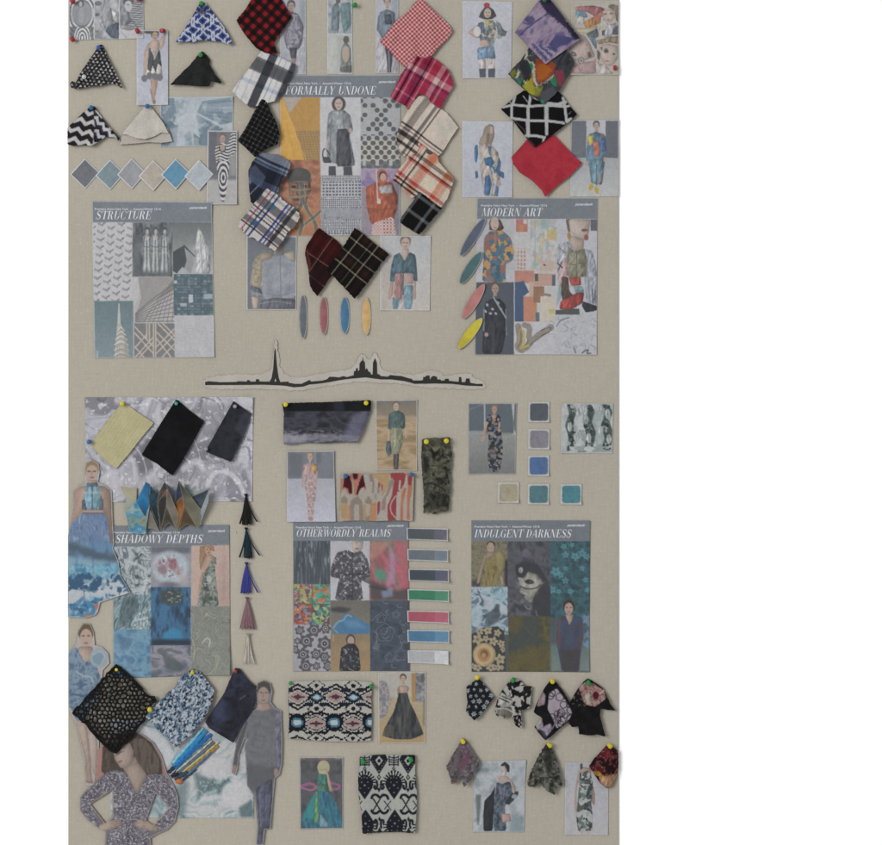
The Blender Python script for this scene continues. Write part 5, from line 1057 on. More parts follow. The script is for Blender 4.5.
b6 = vpts('b6', [33, 265, 55, 260, 130, 266, 230, 264, 240, 260, 295, 262, 300, 252, 312, 254, 318, 262, 352, 262, 354, 246, 372, 248, 374, 260, 398, 262, 440, 262, 452, 238, 462, 180, 467, 100, 469, 70, 473, 52, 478, 72, 480, 110, 487, 180, 496, 240, 506, 265, 555, 262, 562, 270, 600, 276, 640, 276, 670, 262, 690, 252, 700, 262, 770, 256, 800, 248, 815, 232, 840, 232, 882, 236])
b7 = vpts('b7', [0, 218, 20, 212, 40, 218, 80, 208, 82, 185, 92, 182, 96, 165, 103, 165, 106, 182, 114, 178, 115, 140, 124, 125, 131, 122, 134, 102, 138, 122, 146, 130, 149, 178, 156, 166, 162, 172, 166, 184, 178, 190, 182, 202, 192, 202, 194, 135, 206, 106, 217, 135, 219, 200, 230, 202, 240, 212, 280, 216, 295, 206, 330, 210, 360, 212, 400, 224, 420, 228, 430, 238, 470, 238, 488, 236, 490, 216, 502, 218, 505, 210, 525, 208, 530, 236, 536, 218, 552, 210, 570, 218, 572, 232, 590, 232, 595, 240, 615, 238, 618, 228, 638, 228, 640, 240, 698, 246, 700, 218, 713, 218, 715, 248, 736, 248, 742, 226, 760, 226, 766, 252, 800, 258, 838, 258, 840, 270])
bb = np.vstack([vpts('b7', [838, 272, 740, 268, 660, 258, 560, 256, 440, 258, 380, 242, 300, 232, 240, 232, 150, 220, 60, 228, 0, 236]), vpts('b6', [800, 268, 740, 276, 690, 280, 650, 294, 590, 298, 540, 289, 500, 286, 400, 282, 200, 284, 33, 284])])
def p_sil(c): c.fill('23231f')
th_ = vpts('b6', [468, 262, 475, 238, 482, 262])
shape('skyline_silhouette', None, None, '1', np.vstack([b6, b7, bb]).ravel(), p_sil, lambda x, y: 1.6 + .8 * vnoise(x / 30, y / 9, 4) + 1.2 * sstep(362, 345, y), mat='paper', fray=.06, thick=.5, parent=sk, grain=.02, step=.5, holes=[th_.ravel()])

# ================================================================ middle left: shadowy depths
def p_marble(c):
    c.view('M').fill('aaa9b2'); c.mot(['6a6a74', '90909a', 'b0aeb8', 'bcbac2', '9a98a2', 'b4b2ba', '7a7882'], 38, 5, o=4, lo=.3, hi=.7, warp=1.1)
    x, y = c.xy(); n = c.n(30, 9, 2, warp=1.5); c.put('c0bec6', sstep(.03, .0, np.abs(n - .5)) * .8); c.put('55555e', sstep(.02, .0, np.abs(n - .42)) * .6)
    c.poly('6d6c78', [590, 60, 700, 60, 720, 130, 640, 240, 590, 180], a=.5, soft=6); c.poly('8a8694', [600, 300, 700, 280, 800, 340, 800, 450, 640, 440, 580, 380], a=.5, soft=6); c.line('c6c4ca', [620, 400, 650, 340, 700, 340, 750, 380, 775, 440], 20, a=.8, soft=2); c.line('c2c0c8', [520, 330, 580, 290, 600, 330], 26, a=.7, soft=3); c.poly('b4b3bc', [200, 380, 400, 340, 420, 400, 300, 470, 210, 440], a=.5, soft=6)
    c.poly('62626e', [420, 45, 470, 40, 430, 100], a=.5, soft=4); c.line('7d7a88', [640, 310, 690, 300, 690, 330, 650, 335], 6, a=.8); c.line('6e6b78', [740, 250, 790, 230, 800, 290], 8, a=.7); c.speck('dcdbe0', 3, 6, .72, a=.6); c.rect('a2a4b2', 105, 110, 170, 300, a=.45, soft=8)
paper('marbled_sheet', 'large grey and white marbled sheet under three tilted swatches', 'paper sheet', 'M', [105, 31, 812, 29, 808, 468, 108, 472], p_marble, lift=.9, curl=(0, 2, 1, 0), group=G_PH)
def p_cutedge(c, col='b9b4b4', w=.7): c.put(col, np.clip((w - c.edge) / .5 + .5, 0, 1) * .75)
def p_shadowy(c):
    c.view('a6').fill('8f949a'); header(c, 20, -120, 780, 38); x, y = c.xy(); v6 = c
    m = c.mrect(36, 38, 260, 330); c.put('6a7880', m); c.mot(['4a575f', '6a7a82', '9aa4aa', 'b0b5b8', '56646c', 'a4adb2'], 8, 14, m, warp=1.2, lo=.32, hi=.68); c.line('3f4a50', [150, 60, 200, 120, 140, 200, 200, 230], 16, a=.6, soft=2); c.line('b9bcbf', [130, 130, 190, 150, 240, 190, 220, 300], 14, a=.8, soft=2)
    m = c.mrect(36, 330, 260, 540); c.put('55707a', m); c.mot(['3f545c', '5f7e88', '8fa4a8', '4a646e'], 4, 4, m, sx=.6, sy=2, rot=20, warp=.6); c.speck('a9b4b6', 1.8, 5, .58, c.mpoly([150, 480, 200, 430, 258, 400, 258, 538, 130, 538])); c.poly('3c4e54', [100, 340, 180, 350, 185, 430, 120, 500, 60, 520], a=.6, soft=3)
    m = c.mrect(38, 540, 258, 830); c.put('4f7f9c', m); c.mot(['456a8c', '5484a4', '6a94ac', '4a7496'], 10, 8, m); c.line('8aa0b8', [60, 690, 110, 690, 140, 650, 180, 690], 12, a=.6, soft=2); c.poly('4a6a88', [60, 580, 140, 590, 130, 650, 80, 670], a=.7, soft=3)
    m = c.mrect(260, 38, 500, 284); c.put('8a8a94', m); c.rect('5e626c', 260, 38, 500, 80, soft=4); c.ell('a9b8c0', 375, 165, 108, 100, a=.8, soft=4); c.mot(['8a6a76', 'a98a92', '8fa6b2', 'b5c0c6', '7a6470'], 5, 6, c.mell(370, 165, 80, 75, 0, 4), warp=.5); c.ell('8a4a54', 395, 150, 26, 30, a=.7, soft=3); c.ell('7a5a68', 330, 180, 30, 26, a=.7, soft=3); c.ell('b0a4a8', 455, 230, 30, 40, a=.6, soft=4); c.ell('5a5560', 370, 270, 50, 20, a=.7, soft=3)
    m = c.mrect(260, 284, 500, 636); c.put('2c4a68', m); c.mot(['243a52', '2f5a80', '3a6c96', '263c50'], 8, 5, m, sx=.6, sy=1.6); c.poly('3c4444', [310, 300, 440, 290, 450, 370, 390, 400, 320, 380], a=.9, soft=4); c.speck('7a8a7a', 2, 5, .6, c.mell(400, 340, 50, 40)); c.poly('2f7aa8', [335, 560, 390, 530, 440, 545, 455, 600, 390, 610, 330, 600], soft=3); c.rect('243040', 262, 600, 500, 636, soft=4); c.line('2f74a0', [345, 400, 350, 520], 22, a=.6, soft=4); c.line('24344a', [400, 420, 470, 500], 40, a=.6, soft=4)
    m = c.mrect(260, 636, 500, 830); c.put('6f7484', m); c.mot(['55606a', '77798a', '8f8896', '5c646c'], 7, 9, m, sx=2, warp=.7); c.poly('4a5658', [330, 690, 400, 710, 460, 760, 440, 800, 350, 780], a=.8, soft=3); c.line('9a8a90', [420, 700, 480, 720], 10, a=.6)
    m = c.mrect(504, 34, 738, 398); c.put('b89c90', m); c.gy('b59a90', 34, 'aa8f84', 398, c.mrect(660, 34, 738, 398, 4)); c.line('9a8076', [702, 40, 700, 398], 14, a=.35, soft=3)
    c.poly('9a7458', [556, 40, 600, 36, 596, 90, 575, 140, 560, 190, 552, 120]); c.ell('b08a76', 606, 58, 22, 30); c.poly('a57c60', [585, 36, 640, 36, 642, 70, 628, 60, 600, 44]); c.ell('6a4a40', 600, 56, 5, 3); c.ell('6a4a40', 618, 58, 5, 3); c.ell('8a4f48', 608, 76, 7, 3)
    c.poly('b3917f', [596, 84, 622, 86, 650, 104, 656, 150, 640, 140, 600, 180, 585, 210, 570, 200, 575, 150]); c.poly('b3917f', [566, 190, 580, 200, 566, 280, 556, 340, 545, 330, 552, 260])
    mm = c.mpoly([640, 98, 656, 110, 645, 150, 648, 210, 655, 255, 664, 330, 668, 398, 538, 398, 552, 330, 568, 262, 572, 215, 592, 180, 615, 140]); c.put('5f665e', mm); c.mot(['3f4842', '6a736a', '8f978e', '4f5852'], 3.4, 3, mm, warp=.8); c.ell('aab0aa', 612, 236, 17, 22, a=.85); c.line('a9a890', [575, 262, 652, 258], 5, a=.6); c.line('39403a', [600, 270, 578, 396], 8, a=.6, soft=1.5); c.line('98a096', [635, 270, 642, 396], 8, a=.5, soft=1.5); c.ell('3f4038', 600, 350, 16, 28, a=.6, soft=2)
    m = np.maximum(c.mrect(504, 398, 740, 830), 0); c.put('74766e', m); n = c.n(12, 21, 2, warp=1.6); c.put('8f918a', m * (.5 + .5 * np.sin(n * 60)) * .55); c.put('aaa88a', m * sstep(.02, 0, np.abs(n - .47)) * .8); c.put('55585a', m * sstep(.025, 0, np.abs(n - .6)) * .6); c.line('b0b2ae', [570, 620, 590, 590, 620, 600, 610, 640], 8, a=.8); c.line('b8b190', [515, 720, 525, 660, 510, 600], 6, a=.6)
poster('trend poster of stormy seas and marbling titled SHADOWY DEPTHS', 'O', [50, 214, 497, 211, 501, 786, 51, 799], p_shadowy, 'SHADOWY DEPTHS', 115, 542.8, 202.5, 8.2, (114, 533.4, 66), (208, 531.8, 17.5), curl=(0, 0, 5, 0), lift=1.6)
def p_yellow(c):
    c.view('M').fill('c3ba8e'); u, v = c.rot(33, 270, 50, .5); c.put('a89f74', stripe(u, 0, .7, 3.1) * .6); c.put('cfc79e', stripe(u, 1.5, .8, 4.3) * .5); c.mot(['bdb488', 'c8c096'], 8, 3, m=np.full(len(c.X), .5))
cloth('fabric_swatch', 'pale yellow ribbed cloth with pinked edges', 'M', [266, 48, 330, 95, 396, 138, 340, 205, 290, 270, 237, 331, 180, 285, 128, 228, 175, 165, 220, 105], p_yellow, 4, [266, 55], 3, [(200, 120, 330, 240, 60, 1.5)], pink=(.45, 2.2), fray=.1, wr=(.5, 14))
cloth('fabric_swatch', 'black velvet rectangle pinned at a tilt on the marbled sheet', 'M', [490, 38, 545, 85, 608, 132, 560, 220, 520, 290, 474, 360, 410, 310, 344, 272, 385, 205, 440, 115], lambda c: c.fill('18181a').mot(['141416', '1c1c1f'], 7, 3), 4, [490, 55], 3, [(420, 160, 560, 260, 60, 1.5)], pink=(.35, 2.2), fray=.1, wr=(.5, 14))
def p_navysheer(c): c.view('M').fill('26272e').mot(['202128', '2c2d36', '24252c'], 7, 5); c.poly('4a4a58', [735, 165, 760, 110, 800, 80, 805, 130, 770, 200], a=.5, soft=3); c.line('55556a', [800, 120, 725, 300], 5, a=.5, soft=2)  # sheen of the glossy fold is painted in as lighter streaks
cloth('fabric_swatch', 'dark charcoal film swatch with a glossy fold on the marbled sheet', 'M', [730, 46, 770, 75, 802, 98, 798, 135, 760, 225, 722, 302, 670, 282, 612, 258, 655, 180, 700, 100], p_navysheer, 4, [738, 60], 3, [(780, 100, 710, 290, 30, 3)], mat='sheer', fray=.1, wr=(.6, 10))
pin('M', 264, 56, 'yellow', 'yellow push pin at the top of the pale yellow cloth', 4.5, (5, 5))
pin('M', 126, 216, 'blue', 'blue push pin at the left corner of the pale yellow cloth', 5, (4, 4))
pin('M', 491, 56, 'teal', 'teal push pin at the top of the black velvet', 5, (3, 4), .8)
pin('M', 737, 68, 'grey', 'clear grey push pin at the top of the charcoal film', 5, (3, 4), .85)
pin('M', 616, 246, 'grey', 'clear grey push pin at the left of the charcoal film', 6, (3, 4), .85)

# ---- folded painted paper
fan = bpy.data.objects.new('folded_paper', None); fan.empty_display_size = .02
link(fan, 'accordion of folded painted paper in blue, orange and grey peaks', 'folded paper'); fan.location = W(169, 505, 0)
def facet(pts, deps, cols, seed, sc=3, rot=0, sx=1):
    P = vpts('b3', pts); B = resample(P, .8)
    V2, F = tri_fill(B, [], .8, seed)
    x, y = V2[:, 0], V2[:, 1]
    A = np.stack([P[:, 0], P[:, 1], np.ones(len(P))], 1); k = np.linalg.lstsq(A, np.array(deps, float) * 1.5, rcond=None)[0]; d = np.maximum(x * k[0] + y * k[1] + k[2], 2.5)
    c = Cv(x, y, 'b3'); t = np.clip((y - P[:, 1].min()) / (np.ptp(P[:, 1])) + .25 * (fbm(x / sc / 1.6, y / sc / 1.6, seed, 2) - .5) * 2, 0, .999) * (len(cols) - 1); i = t.astype(int); f = (t - i)[:, None]; cc = np.array([hx(q) for q in cols]); c.C[:] = cc[i] * (1 - f) + cc[i + 1] * f
    c.edge = segdist(B, x, y); c.put('b6b2a6', np.clip((.42 - c.edge) / .4 + .3, 0, 1) * .55); c.grain(.04, seed); c.C *= .86
    me = mesh_np('fold_panel', Wn(x, y, d, fan.location), [F], M['paper'], base_arr(c.C), smooth=False)
    link(bpy.data.objects.new('fold_panel', me), parent=fan)
facet([0, 98, 70, 108, 152, 112, 150, 240, 50, 315, 60, 200], [3, 3, 4, 5, 5, 4], ['b0a684', 'b8b298', 'a4b0a8', '8fa8a8'], 3)
facet([560, 60, 640, 150, 800, 108, 650, 200, 600, 160], [3, 3, 5, 4, 4], ['b0a890', '7fa6b0', '9fb0ac', 'a89f88'], 5)
facet([52, 322, 150, 238, 232, 365, 272, 262, 232, 518, 160, 515, 95, 505], [5, 9, 6, 10, 8, 7, 5], ['2f86b0', 'a9b8b4', '3f90b8', 'a09c7c', '2a86b8', 'a8b8b8'], 7, 2.6, 70)
facet([150, 240, 242, 55, 282, 80, 272, 258, 232, 362], [9, 14, 13, 10, 5], ['155a8c', '2a86ba', '0f4a78'], 9, 5)
facet([244, 57, 350, 165, 335, 245, 362, 492, 270, 262], [14, 7, 7, 5, 10], ['557a90', '2c4452', '22303a', '1e262c'], 11, 3, 60)
facet([262, 282, 352, 495, 300, 470, 250, 470], [8, 6, 5, 5], ['6f6a60', '8a8478'], 12)
facet([405, 53, 440, 112, 338, 242, 352, 150], [13, 12, 7, 7], ['26262a', '5a4a46', '2c2a2c'], 13)
facet([338, 242, 432, 116, 422, 262, 366, 492], [8, 15, 14, 6], ['7a5440', '2c2a27', '23231f', '3a362f'], 15, 3)
facet([415, 66, 502, 148, 492, 250, 430, 115], [13, 7, 7, 15], ['4a5260', '5f6470', '3c4450'], 17)
facet([432, 118, 524, 335, 508, 494, 424, 268], [15, 9, 5, 14], ['5a5248', '8f887a', '6a6458'], 19, 4)
facet([368, 488, 424, 270, 502, 490, 440, 420], [5, 13, 5, 6], ['55503f', '3f3c36', '6a6458'], 20)
facet([532, 44, 578, 172, 498, 242, 500, 148], [14, 12, 7, 7], ['1f232c', '34425a', '22262e'], 21)
facet([576, 172, 578, 276, 512, 488, 490, 250], [12, 14, 5, 7], ['5a3a24', 'a8682c', '7a4a24'], 23, 4)
facet([580, 280, 688, 465, 600, 430, 520, 486], [14, 5, 5, 5], ['6a543c', '574834', '7a6448'], 24)
facet([532, 44, 722, 302, 696, 474, 580, 274], [14, 9, 5, 14], ['2a2a2c', '5c584c', '84806e', '77725f'], 25, 6)
facet([645, 186, 798, 122, 722, 302, 690, 270], [6, 13, 8, 7], ['1c2430', '3f5062', '222c3a'], 27, 3)
facet([798, 126, 790, 232, 700, 470, 722, 302], [13, 12, 5, 8], ['8a98a4', 'a4adb4', '6f8090'], 29, 3)

# ---- tassels
def strand_mesh(x0, y0, x1, y1, bend, r0, r1, d0, d1, o):
    V = []; F = []; n = 7; k = 6
    for i in range(n + 1):
        t = i / n; x = x0 + (x1 - x0) * t + bend * math.sin(t * math.pi); y = y0 + (y1 - y0) * t; d = d0 + (d1 - d0) * t ** .7; r = (r0 + (r1 - r0) * t)
        p = W(x, y, d)
        for j in range(k):
            a = 2 * math.pi * j / k; V.append((p[0] - o[0] + r * math.cos(a) * .001, p[1] - o[1] + r * .75 * math.sin(a) * .001, p[2] - o[2]))
    for i in range(n):
        for j in range(k): F.append((i * k + j, i * k + (j + 1) % k, (i + 1) * k + (j + 1) % k, (i + 1) * k + j))
    F.append(tuple(range(n * k, n * k + k)))
    me = bpy.data.meshes.new('strand'); me.from_pydata(V, [], F)
    for p in me.polygons: p.use_smooth = True
    return me
def tassel(label, x, y, h, col, spread, outl, seed, dens=20, tw=1.25, knot=None):
    """x,y = top of the knot in photo pixels; spread = half width of the skirt at its foot"""
    rs = np.random.RandomState(seed)
    r = bpy.data.objects.new('tassel', None); r.empty_display_size = .01; o = W(x, y, 0); r.location = o
    link(r, label, 'tassel', 'small tassels hanging in a column')
    mats = [fm('tassel_%s_%d' % (seed, k), hx(col) * f, rough=.85, noise=.15, scale=500, spec=.15) for k, f in enumerate((.75, .9, 1.05))]
    prof = [(.3, 0), (1.7, -.4), (2.0, -1.6), (1.5, -2.8), (1.25, -4.0), (1.6, -5.0), (1.9, -6.2), (1.5, -7.2)]
    V, F = lathe([(a * .0011, b * .0011) for a, b in prof], 12)
    me = bpy.data.meshes.new('knot'); me.from_pydata([(a * 1.15, b * .9 - .005, c_) for a, b, c_ in V], [], F); me.materials.append(mats[0] if knot is None else knot)
    for p in me.polygons: p.use_smooth = True
    link(bpy.data.objects.new('knot', me), parent=r)
    V, F = lathe([(.0004, -.0034), (.0012, -.0034), (.0014, 0), (.0012, .0034), (.0004, .0034)], 8)
    me = bpy.data.meshes.new('bow'); me.from_pydata([(c_, b - .0075, a + .0002) for a, b, c_ in V], [], F); me.materials.append(mats[0]); link(bpy.data.objects.new('bow', me), parent=r)
    for k in range(dens):
        t = (k + .5) / dens * 2 - 1
        ex = x + spread[0] + t * spread[1] + rs.uniform(-.3, .3)
        me = strand_mesh(x + t * .7, y + 3.2, ex, y + h + rs.uniform(-1.0, .8), t * .5 + rs.uniform(-.25, .25), .75 * tw, .55 * tw, 5 + 2 * (1 - t * t), 5.5 + 3.5 * (1 - t * t) + rs.uniform(-.6, .6), o)
        me.materials.append(mats[k % 3]); link(bpy.data.objects.new('strand', me), parent=r)
    for (dx, dy) in outl:
        for q in (0, 1):
            me = strand_mesh(x + .4 * np.sign(dx), y + 3, x + dx + q * .9, y + dy + q * .3, -.12 * dx, .9 * tw, .8 * tw, 5, 7, o); me.materials.append(mats[q + 1]); link(bpy.data.objects.new('strand', me), parent=r)
q = vpts('b4', [126, 34, 128, 292, 130, 558])
tassel('black tassel at the top of the tassel column', q[0][0], q[0][1], 30, '1c1b1c', (1.2, 5.2), [(-6.5, 29), (10.6, 27)], 1)
tassel('dark teal tassel, second from the top of the column', q[1][0], q[1][1], 30, '1d3038', (2.0, 4.4), [(-7.2, 29), (13, 27)], 2)
tassel('royal blue tassel in the middle of the column', q[2][0], q[2][1], 30, '3a3f86', (-.6, 5.6), [(11, 29.5)], 3)
tassel('dusty mauve tassel, fourth in the column', 247.6, 597.4, 31, '86686f', (.3, 8.2), [], 4, dens=24, tw=1.1)
tassel('white tassel at the bottom of the tassel column', 248.6, 633.5, 30, 'bdb6ae', (-.5, 4.6), [(-5.5, 29), (5.2, 30)], 5, dens=9, tw=.9)
pin('b4', 44, 325, 'white', 'tiny white pin head beside the dark teal tassel', -1.6, (0, 0), .32)

# ---- cut-out figures at the left
def p_gown(c):
    c.view('N').fill('9aa2ac')
    sk = c.mpoly([45, 340, 110, 295, 215, 295, 245, 380, 270, 520, 335, 670, 180, 710, 160, 780, 30, 790, 30, 500], sm=0); c.put('5f86a8', sk); x, y = c.xy()
    c.mot(['4f6a94', '7288a8', '5c78a0', '8c9cb4'], 5, 4, sk * sstep(470, 400, y), sx=.5, sy=2.2); nz = 60 * (c.n(8, 3, 4, warp=.8) - .5); c.put('46525e', sk * stripe(y - (x - 40) * .28 + nz, 452, 50, soft=30) * .75); c.put('8fb0bc', sk * stripe(y - (x - 60) * .12, 520, 40, soft=22) * .6)
    c.mot(['3f7ca4', '5a98b8', '7fb0c4', '4f8cae'], 6, 8, sk * sstep(520, 545, y) * sstep(640, 580, y)); n = 95 * (c.n(8, 5, 4, warp=1.0) - .5)
    c.put('31587a', sk * sstep(585, 600, y + n) * sstep(660, 635, y + n * 1.2)); c.put('b5bcc2', sk * sstep(640, 650, y + n) * sstep(720, 690, y + n)); c.mot(['2f6a98', '4a86b0', '3a78a4', '6a9cba'], 5, 12, sk * sstep(690, 715, y + n * 1.2))
    c.put('bcc0c6', sk * c.mpoly([170, 640, 215, 600, 280, 610, 300, 640, 230, 645, 190, 690], soft=2.5) * sstep(.35, .5, c.n(4, 8, 3)) * .95); c.put('9fb8c6', sk * sstep(.58, .7, c.n(5, 41, 3, warp=.8)) * sstep(500, 560, y) * .7); c.put('244e74', sk * sstep(.62, .72, c.n(6, 47, 3, warp=.8)) * sstep(570, 620, y) * .7); c.line('3f5f86', [155, 400, 158, 600], 6, a=.5, soft=2); c.line('44648a', [95, 420, 70, 580], 7, a=.4, soft=2); c.line('44648a', [215, 420, 240, 560], 6, a=.4, soft=2)
    c.poly('b39686', [68, 190, 100, 168, 210, 168, 240, 190, 245, 300, 252, 440, 240, 440, 222, 320, 205, 290, 105, 290, 90, 310, 50, 350, 65, 270]); c.ell('8f7654', 152, 84, 34, 38); c.ell('b59a8c', 152, 108, 28, 38); c.poly('b09484', [130, 140, 178, 140, 180, 170, 128, 170]); c.ell('6a5a52', 138, 100, 8, 4); c.ell('6a5a52', 164, 100, 8, 4); c.ell('8f5f58', 152, 128, 10, 4); c.line('93776a', [152, 100, 150, 116], 4)
    c.poly('7fa6b6', [125, 170, 180, 165, 195, 210, 205, 282, 105, 282, 115, 210]); c.poly('5a6a80', [128, 155, 178, 152, 182, 168, 128, 172]); c.poly('5f6470', [105, 235, 118, 230, 128, 282, 104, 280]); c.poly('5f6470', [190, 225, 204, 230, 206, 280, 185, 280]); c.line('4c5a72', [153, 165, 153, 280], 5); c.put('a9c0c8', c.mrect(110, 195, 200, 205, 2) * .5); c.put('5f8fa4', c.mrect(112, 240, 198, 252, 2) * .5); c.poly('6f6a74', [105, 290, 205, 290, 205, 302, 105, 302], sm=0); c.poly('b09484', [108, 282, 204, 282, 205, 292, 107, 292], sm=0)
    c.ell('a5706a', 132, 776, 20, 7); c.ell('a5706a', 172, 732, 10, 14); p_cutedge(c)
shape('paper_cutout', 'cut-out of a woman in a blue and white sea-print gown', 'cut-out', 'N', [39, 480, 39, 400, 52, 345, 66, 270, 64, 195, 95, 165, 126, 150, 120, 105, 122, 62, 150, 45, 182, 62, 188, 105, 180, 150, 212, 165, 244, 190, 248, 320, 256, 440, 250, 460, 275, 520, 285, 585, 334, 668, 260, 690, 190, 715, 178, 760, 165, 775, 125, 786, 39, 782], p_gown, lambda x, y: 3.2 + 1.6 * vnoise(x / 22, y / 30, 6) + 3 * sstep(575, 600, y) * sstep(110, 135, x), mat='paper', fray=.08, thick=.7, group='figures cut out of magazines', grain=.03)
def p_ruffle(c):
    c.view('P').fill('b0a8a4'); c.ell('66543f', 94, 78, 29, 32); c.ell('66543f', 94, 52, 12, 9); c.ell('b59c8e', 95, 100, 22, 33); c.ell('6a5a52', 84, 92, 6, 3); c.ell('6a5a52', 104, 92, 6, 3); c.ell('8f5f5a', 94, 118, 8, 3)
    c.poly('b59c8e', [72, 130, 118, 130, 125, 190, 80, 200, 55, 150]); d = c.mpoly([31, 140, 60, 132, 90, 190, 118, 170, 140, 220, 150, 260, 130, 320, 100, 360, 95, 400, 60, 395, 45, 360, 31, 340]); c.put('5a7490', d); c.mot(['4c6280', '6a86a0', '8296a8', '55708c'], 4, 6, d, warp=.7); c.ell('94a4ac', 142, 170, 34, 36); c.ell('7a94a4', 140, 172, 22, 24); c.line('a4b0b8', [120, 160, 145, 145, 165, 165, 150, 190], 6, a=.8); c.line('a9b0b8', [60, 220, 90, 240, 110, 235, 120, 260], 5, a=.8); c.line('39506e', [45, 300, 90, 310, 130, 290], 8, a=.6)
    c.poly('b5a094', [58, 395, 95, 395, 105, 480, 112, 560, 118, 620, 95, 620, 92, 540, 75, 470]); c.poly('b9a69c', [98, 390, 130, 420, 138, 520, 128, 600, 112, 560]); c.line('8f7468', [96, 615, 118, 618], 8); p_cutedge(c, 'b7b1b0')
shape('paper_cutout', 'cut-out of a bare-legged figure in a ruffled blue dress', 'cut-out', 'P', [31, 150, 58, 122, 66, 75, 85, 46, 110, 48, 122, 78, 126, 125, 150, 130, 174, 155, 178, 190, 155, 215, 150, 270, 135, 340, 130, 400, 142, 450, 138, 530, 126, 600, 120, 630, 92, 628, 90, 560, 76, 490, 58, 410, 40, 380, 31, 350], p_ruffle, lambda x, y: 2.4 + 1.4 * vnoise(x / 20, y / 26, 8), mat='paper', fray=.08, thick=.7, group='figures cut out of magazines', grain=.03)
def p_marble2(c):
    c.view('Q').fill('b3b6ba'); c.mot(['4a666e', '7a949a', 'a8b0b4', 'b9babe', 'b3b2b6', '8fa2a6', 'b6b6ba'], 17, 31, o=4, warp=1.3, lo=.3, hi=.7); c.ell('bdbcc0', 425, 620, 65, 62, soft=4); c.ell('b9b8bc', 340, 500, 70, 45, soft=5); c.poly('4f686c', [240, 520, 330, 560, 360, 590, 300, 600, 260, 640], a=.8, soft=4); c.poly('b8bcc0', [20, 320, 80, 340, 150, 440, 120, 500, 40, 400], soft=4); c.line('5f7c82', [20, 310, 100, 330, 150, 420], 8, a=.7, soft=2); c.poly('4a6468', [440, 680, 500, 640, 505, 720, 450, 722], a=.8, soft=3); c.speck('a9b4b4', 2, 7, .6, c.mrect(150, 560, 360, 725), a=.6); c.poly('3f5a60', [150, 590, 220, 560, 200, 720, 150, 722], a=.5, soft=6)

paper('marbled_sheet', 'white and teal foam-like marbled sheet at the bottom left', 'paper sheet', 'Q', [-130, 285, 505, 285, 507, 726, -130, 724], p_marble2, lift=.9, group=G_PH)
def p_sparkle(c):
    c.view('b8').fill('6f6a74'); x, y = c.xy()
    c.poly('a87870', [115, 380, 120, 280, 140, 90, 200, 60, 200, 300], soft=2); c.poly('9a7470', [420, 20, 540, 90, 600, 200, 640, 330, 560, 330, 460, 150], soft=3, a=.9)
    c.poly('4a4038', [160, 300, 170, 120, 260, 40, 420, 10, 530, 90, 600, 220, 610, 320, 560, 335, 200, 335], sm=0); c.poly('a08c80', [300, 220, 420, 190, 480, 320, 430, 420, 350, 330, 320, 280]); c.poly('54483f', [180, 130, 240, 60, 330, 20, 430, 20, 520, 90, 580, 200, 600, 310, 560, 330, 500, 330, 430, 240, 380, 100, 260, 180, 250, 280, 200, 320, 165, 270]); c.mot(['4a4038', '665850', '5a4d44'], 5, 4, c.mpoly([380, 60, 480, 60, 580, 200, 590, 310, 500, 320, 420, 230]), sx=.5, sy=2)
    c.poly('a8948a', [250, 170, 310, 110, 370, 90, 400, 150, 395, 230, 350, 275, 300, 275, 262, 215]); c.line('5a4840', [265, 185, 310, 155], 7); c.line('6a564c', [290, 165, 330, 150], 5, a=.7); c.ell('8f5f5c', 298, 228, 18, 8, -25); c.line('8a746a', [262, 190, 255, 215, 272, 218], 4, a=.7); c.poly('a89488', [350, 260, 430, 235, 500, 330, 420, 475, 340, 310])
    dr = np.maximum(np.maximum(c.mpoly([190, 310, 260, 290, 345, 310, 420, 478, 500, 325, 560, 320, 560, 460, 500, 640, 520, 845, 190, 845, 250, 640, 245, 440]), c.mpoly([200, 310, 260, 300, 245, 440, 80, 540, 150, 700, 120, 715, 10, 590, 10, 490, 110, 390])), c.mpoly([540, 320, 640, 330, 700, 440, 728, 540, 690, 680, 580, 755, 530, 690, 660, 570, 560, 460]))
    c.put('67626c', dr); c.mot(['55505a', '76717c', '66606a', '847e8a'], 4, 9, dr); c.speck('b4afba', .95, 5, .62, dr, a=.9); c.speck('47434d', 1.1, 8, .6, dr, a=.75); c.line('504c56', [420, 480, 340, 600, 300, 700], 6, a=.5, soft=2)
    for s_, (a, b) in ((1, (230, 690)), (-1, (490, 695))):
        c.poly('ab978b', [a - s_ * 90, b + 10, a - s_ * 20, b - 30, a + s_ * 60, b - 40, a + s_ * 95, b - 5, a + s_ * 60, b + 20, a - s_ * 30, b + 45, a - s_ * 80, b + 50])
        for k in range(4): c.line('6f564c', [a + s_ * 5, b - 24 + k * 15, a + s_ * 50, b - 20 + k * 11, a + s_ * 88, b - 16 + k * 9], 3.2, a=.85)
    p_cutedge(c, 'b09c94', .8)
shape('paper_cutout', 'cut-out of a dark-haired woman in a sparkling grey dress, hands on hips', 'cut-out', 'b8', [105, 390, 118, 300, 130, 150, 180, 70, 280, 20, 380, 0, 450, 20, 540, 85, 600, 180, 640, 310, 690, 400, 722, 480, 728, 560, 700, 670, 640, 730, 575, 758, 520, 790, 525, 870, 186, 870, 190, 745, 130, 715, 60, 660, 5, 590, 5, 490, 50, 435], p_sparkle, lambda x, y: 4.2 + 1.8 * vnoise(x / 26, y / 26, 2), mat='paper', fray=.08, thick=.7, group='figures cut out of magazines', grain=.03, holes=[[80, 540, 240, 438, 246, 630, 190, 682], [560, 462, 658, 568, 540, 695, 488, 660]])
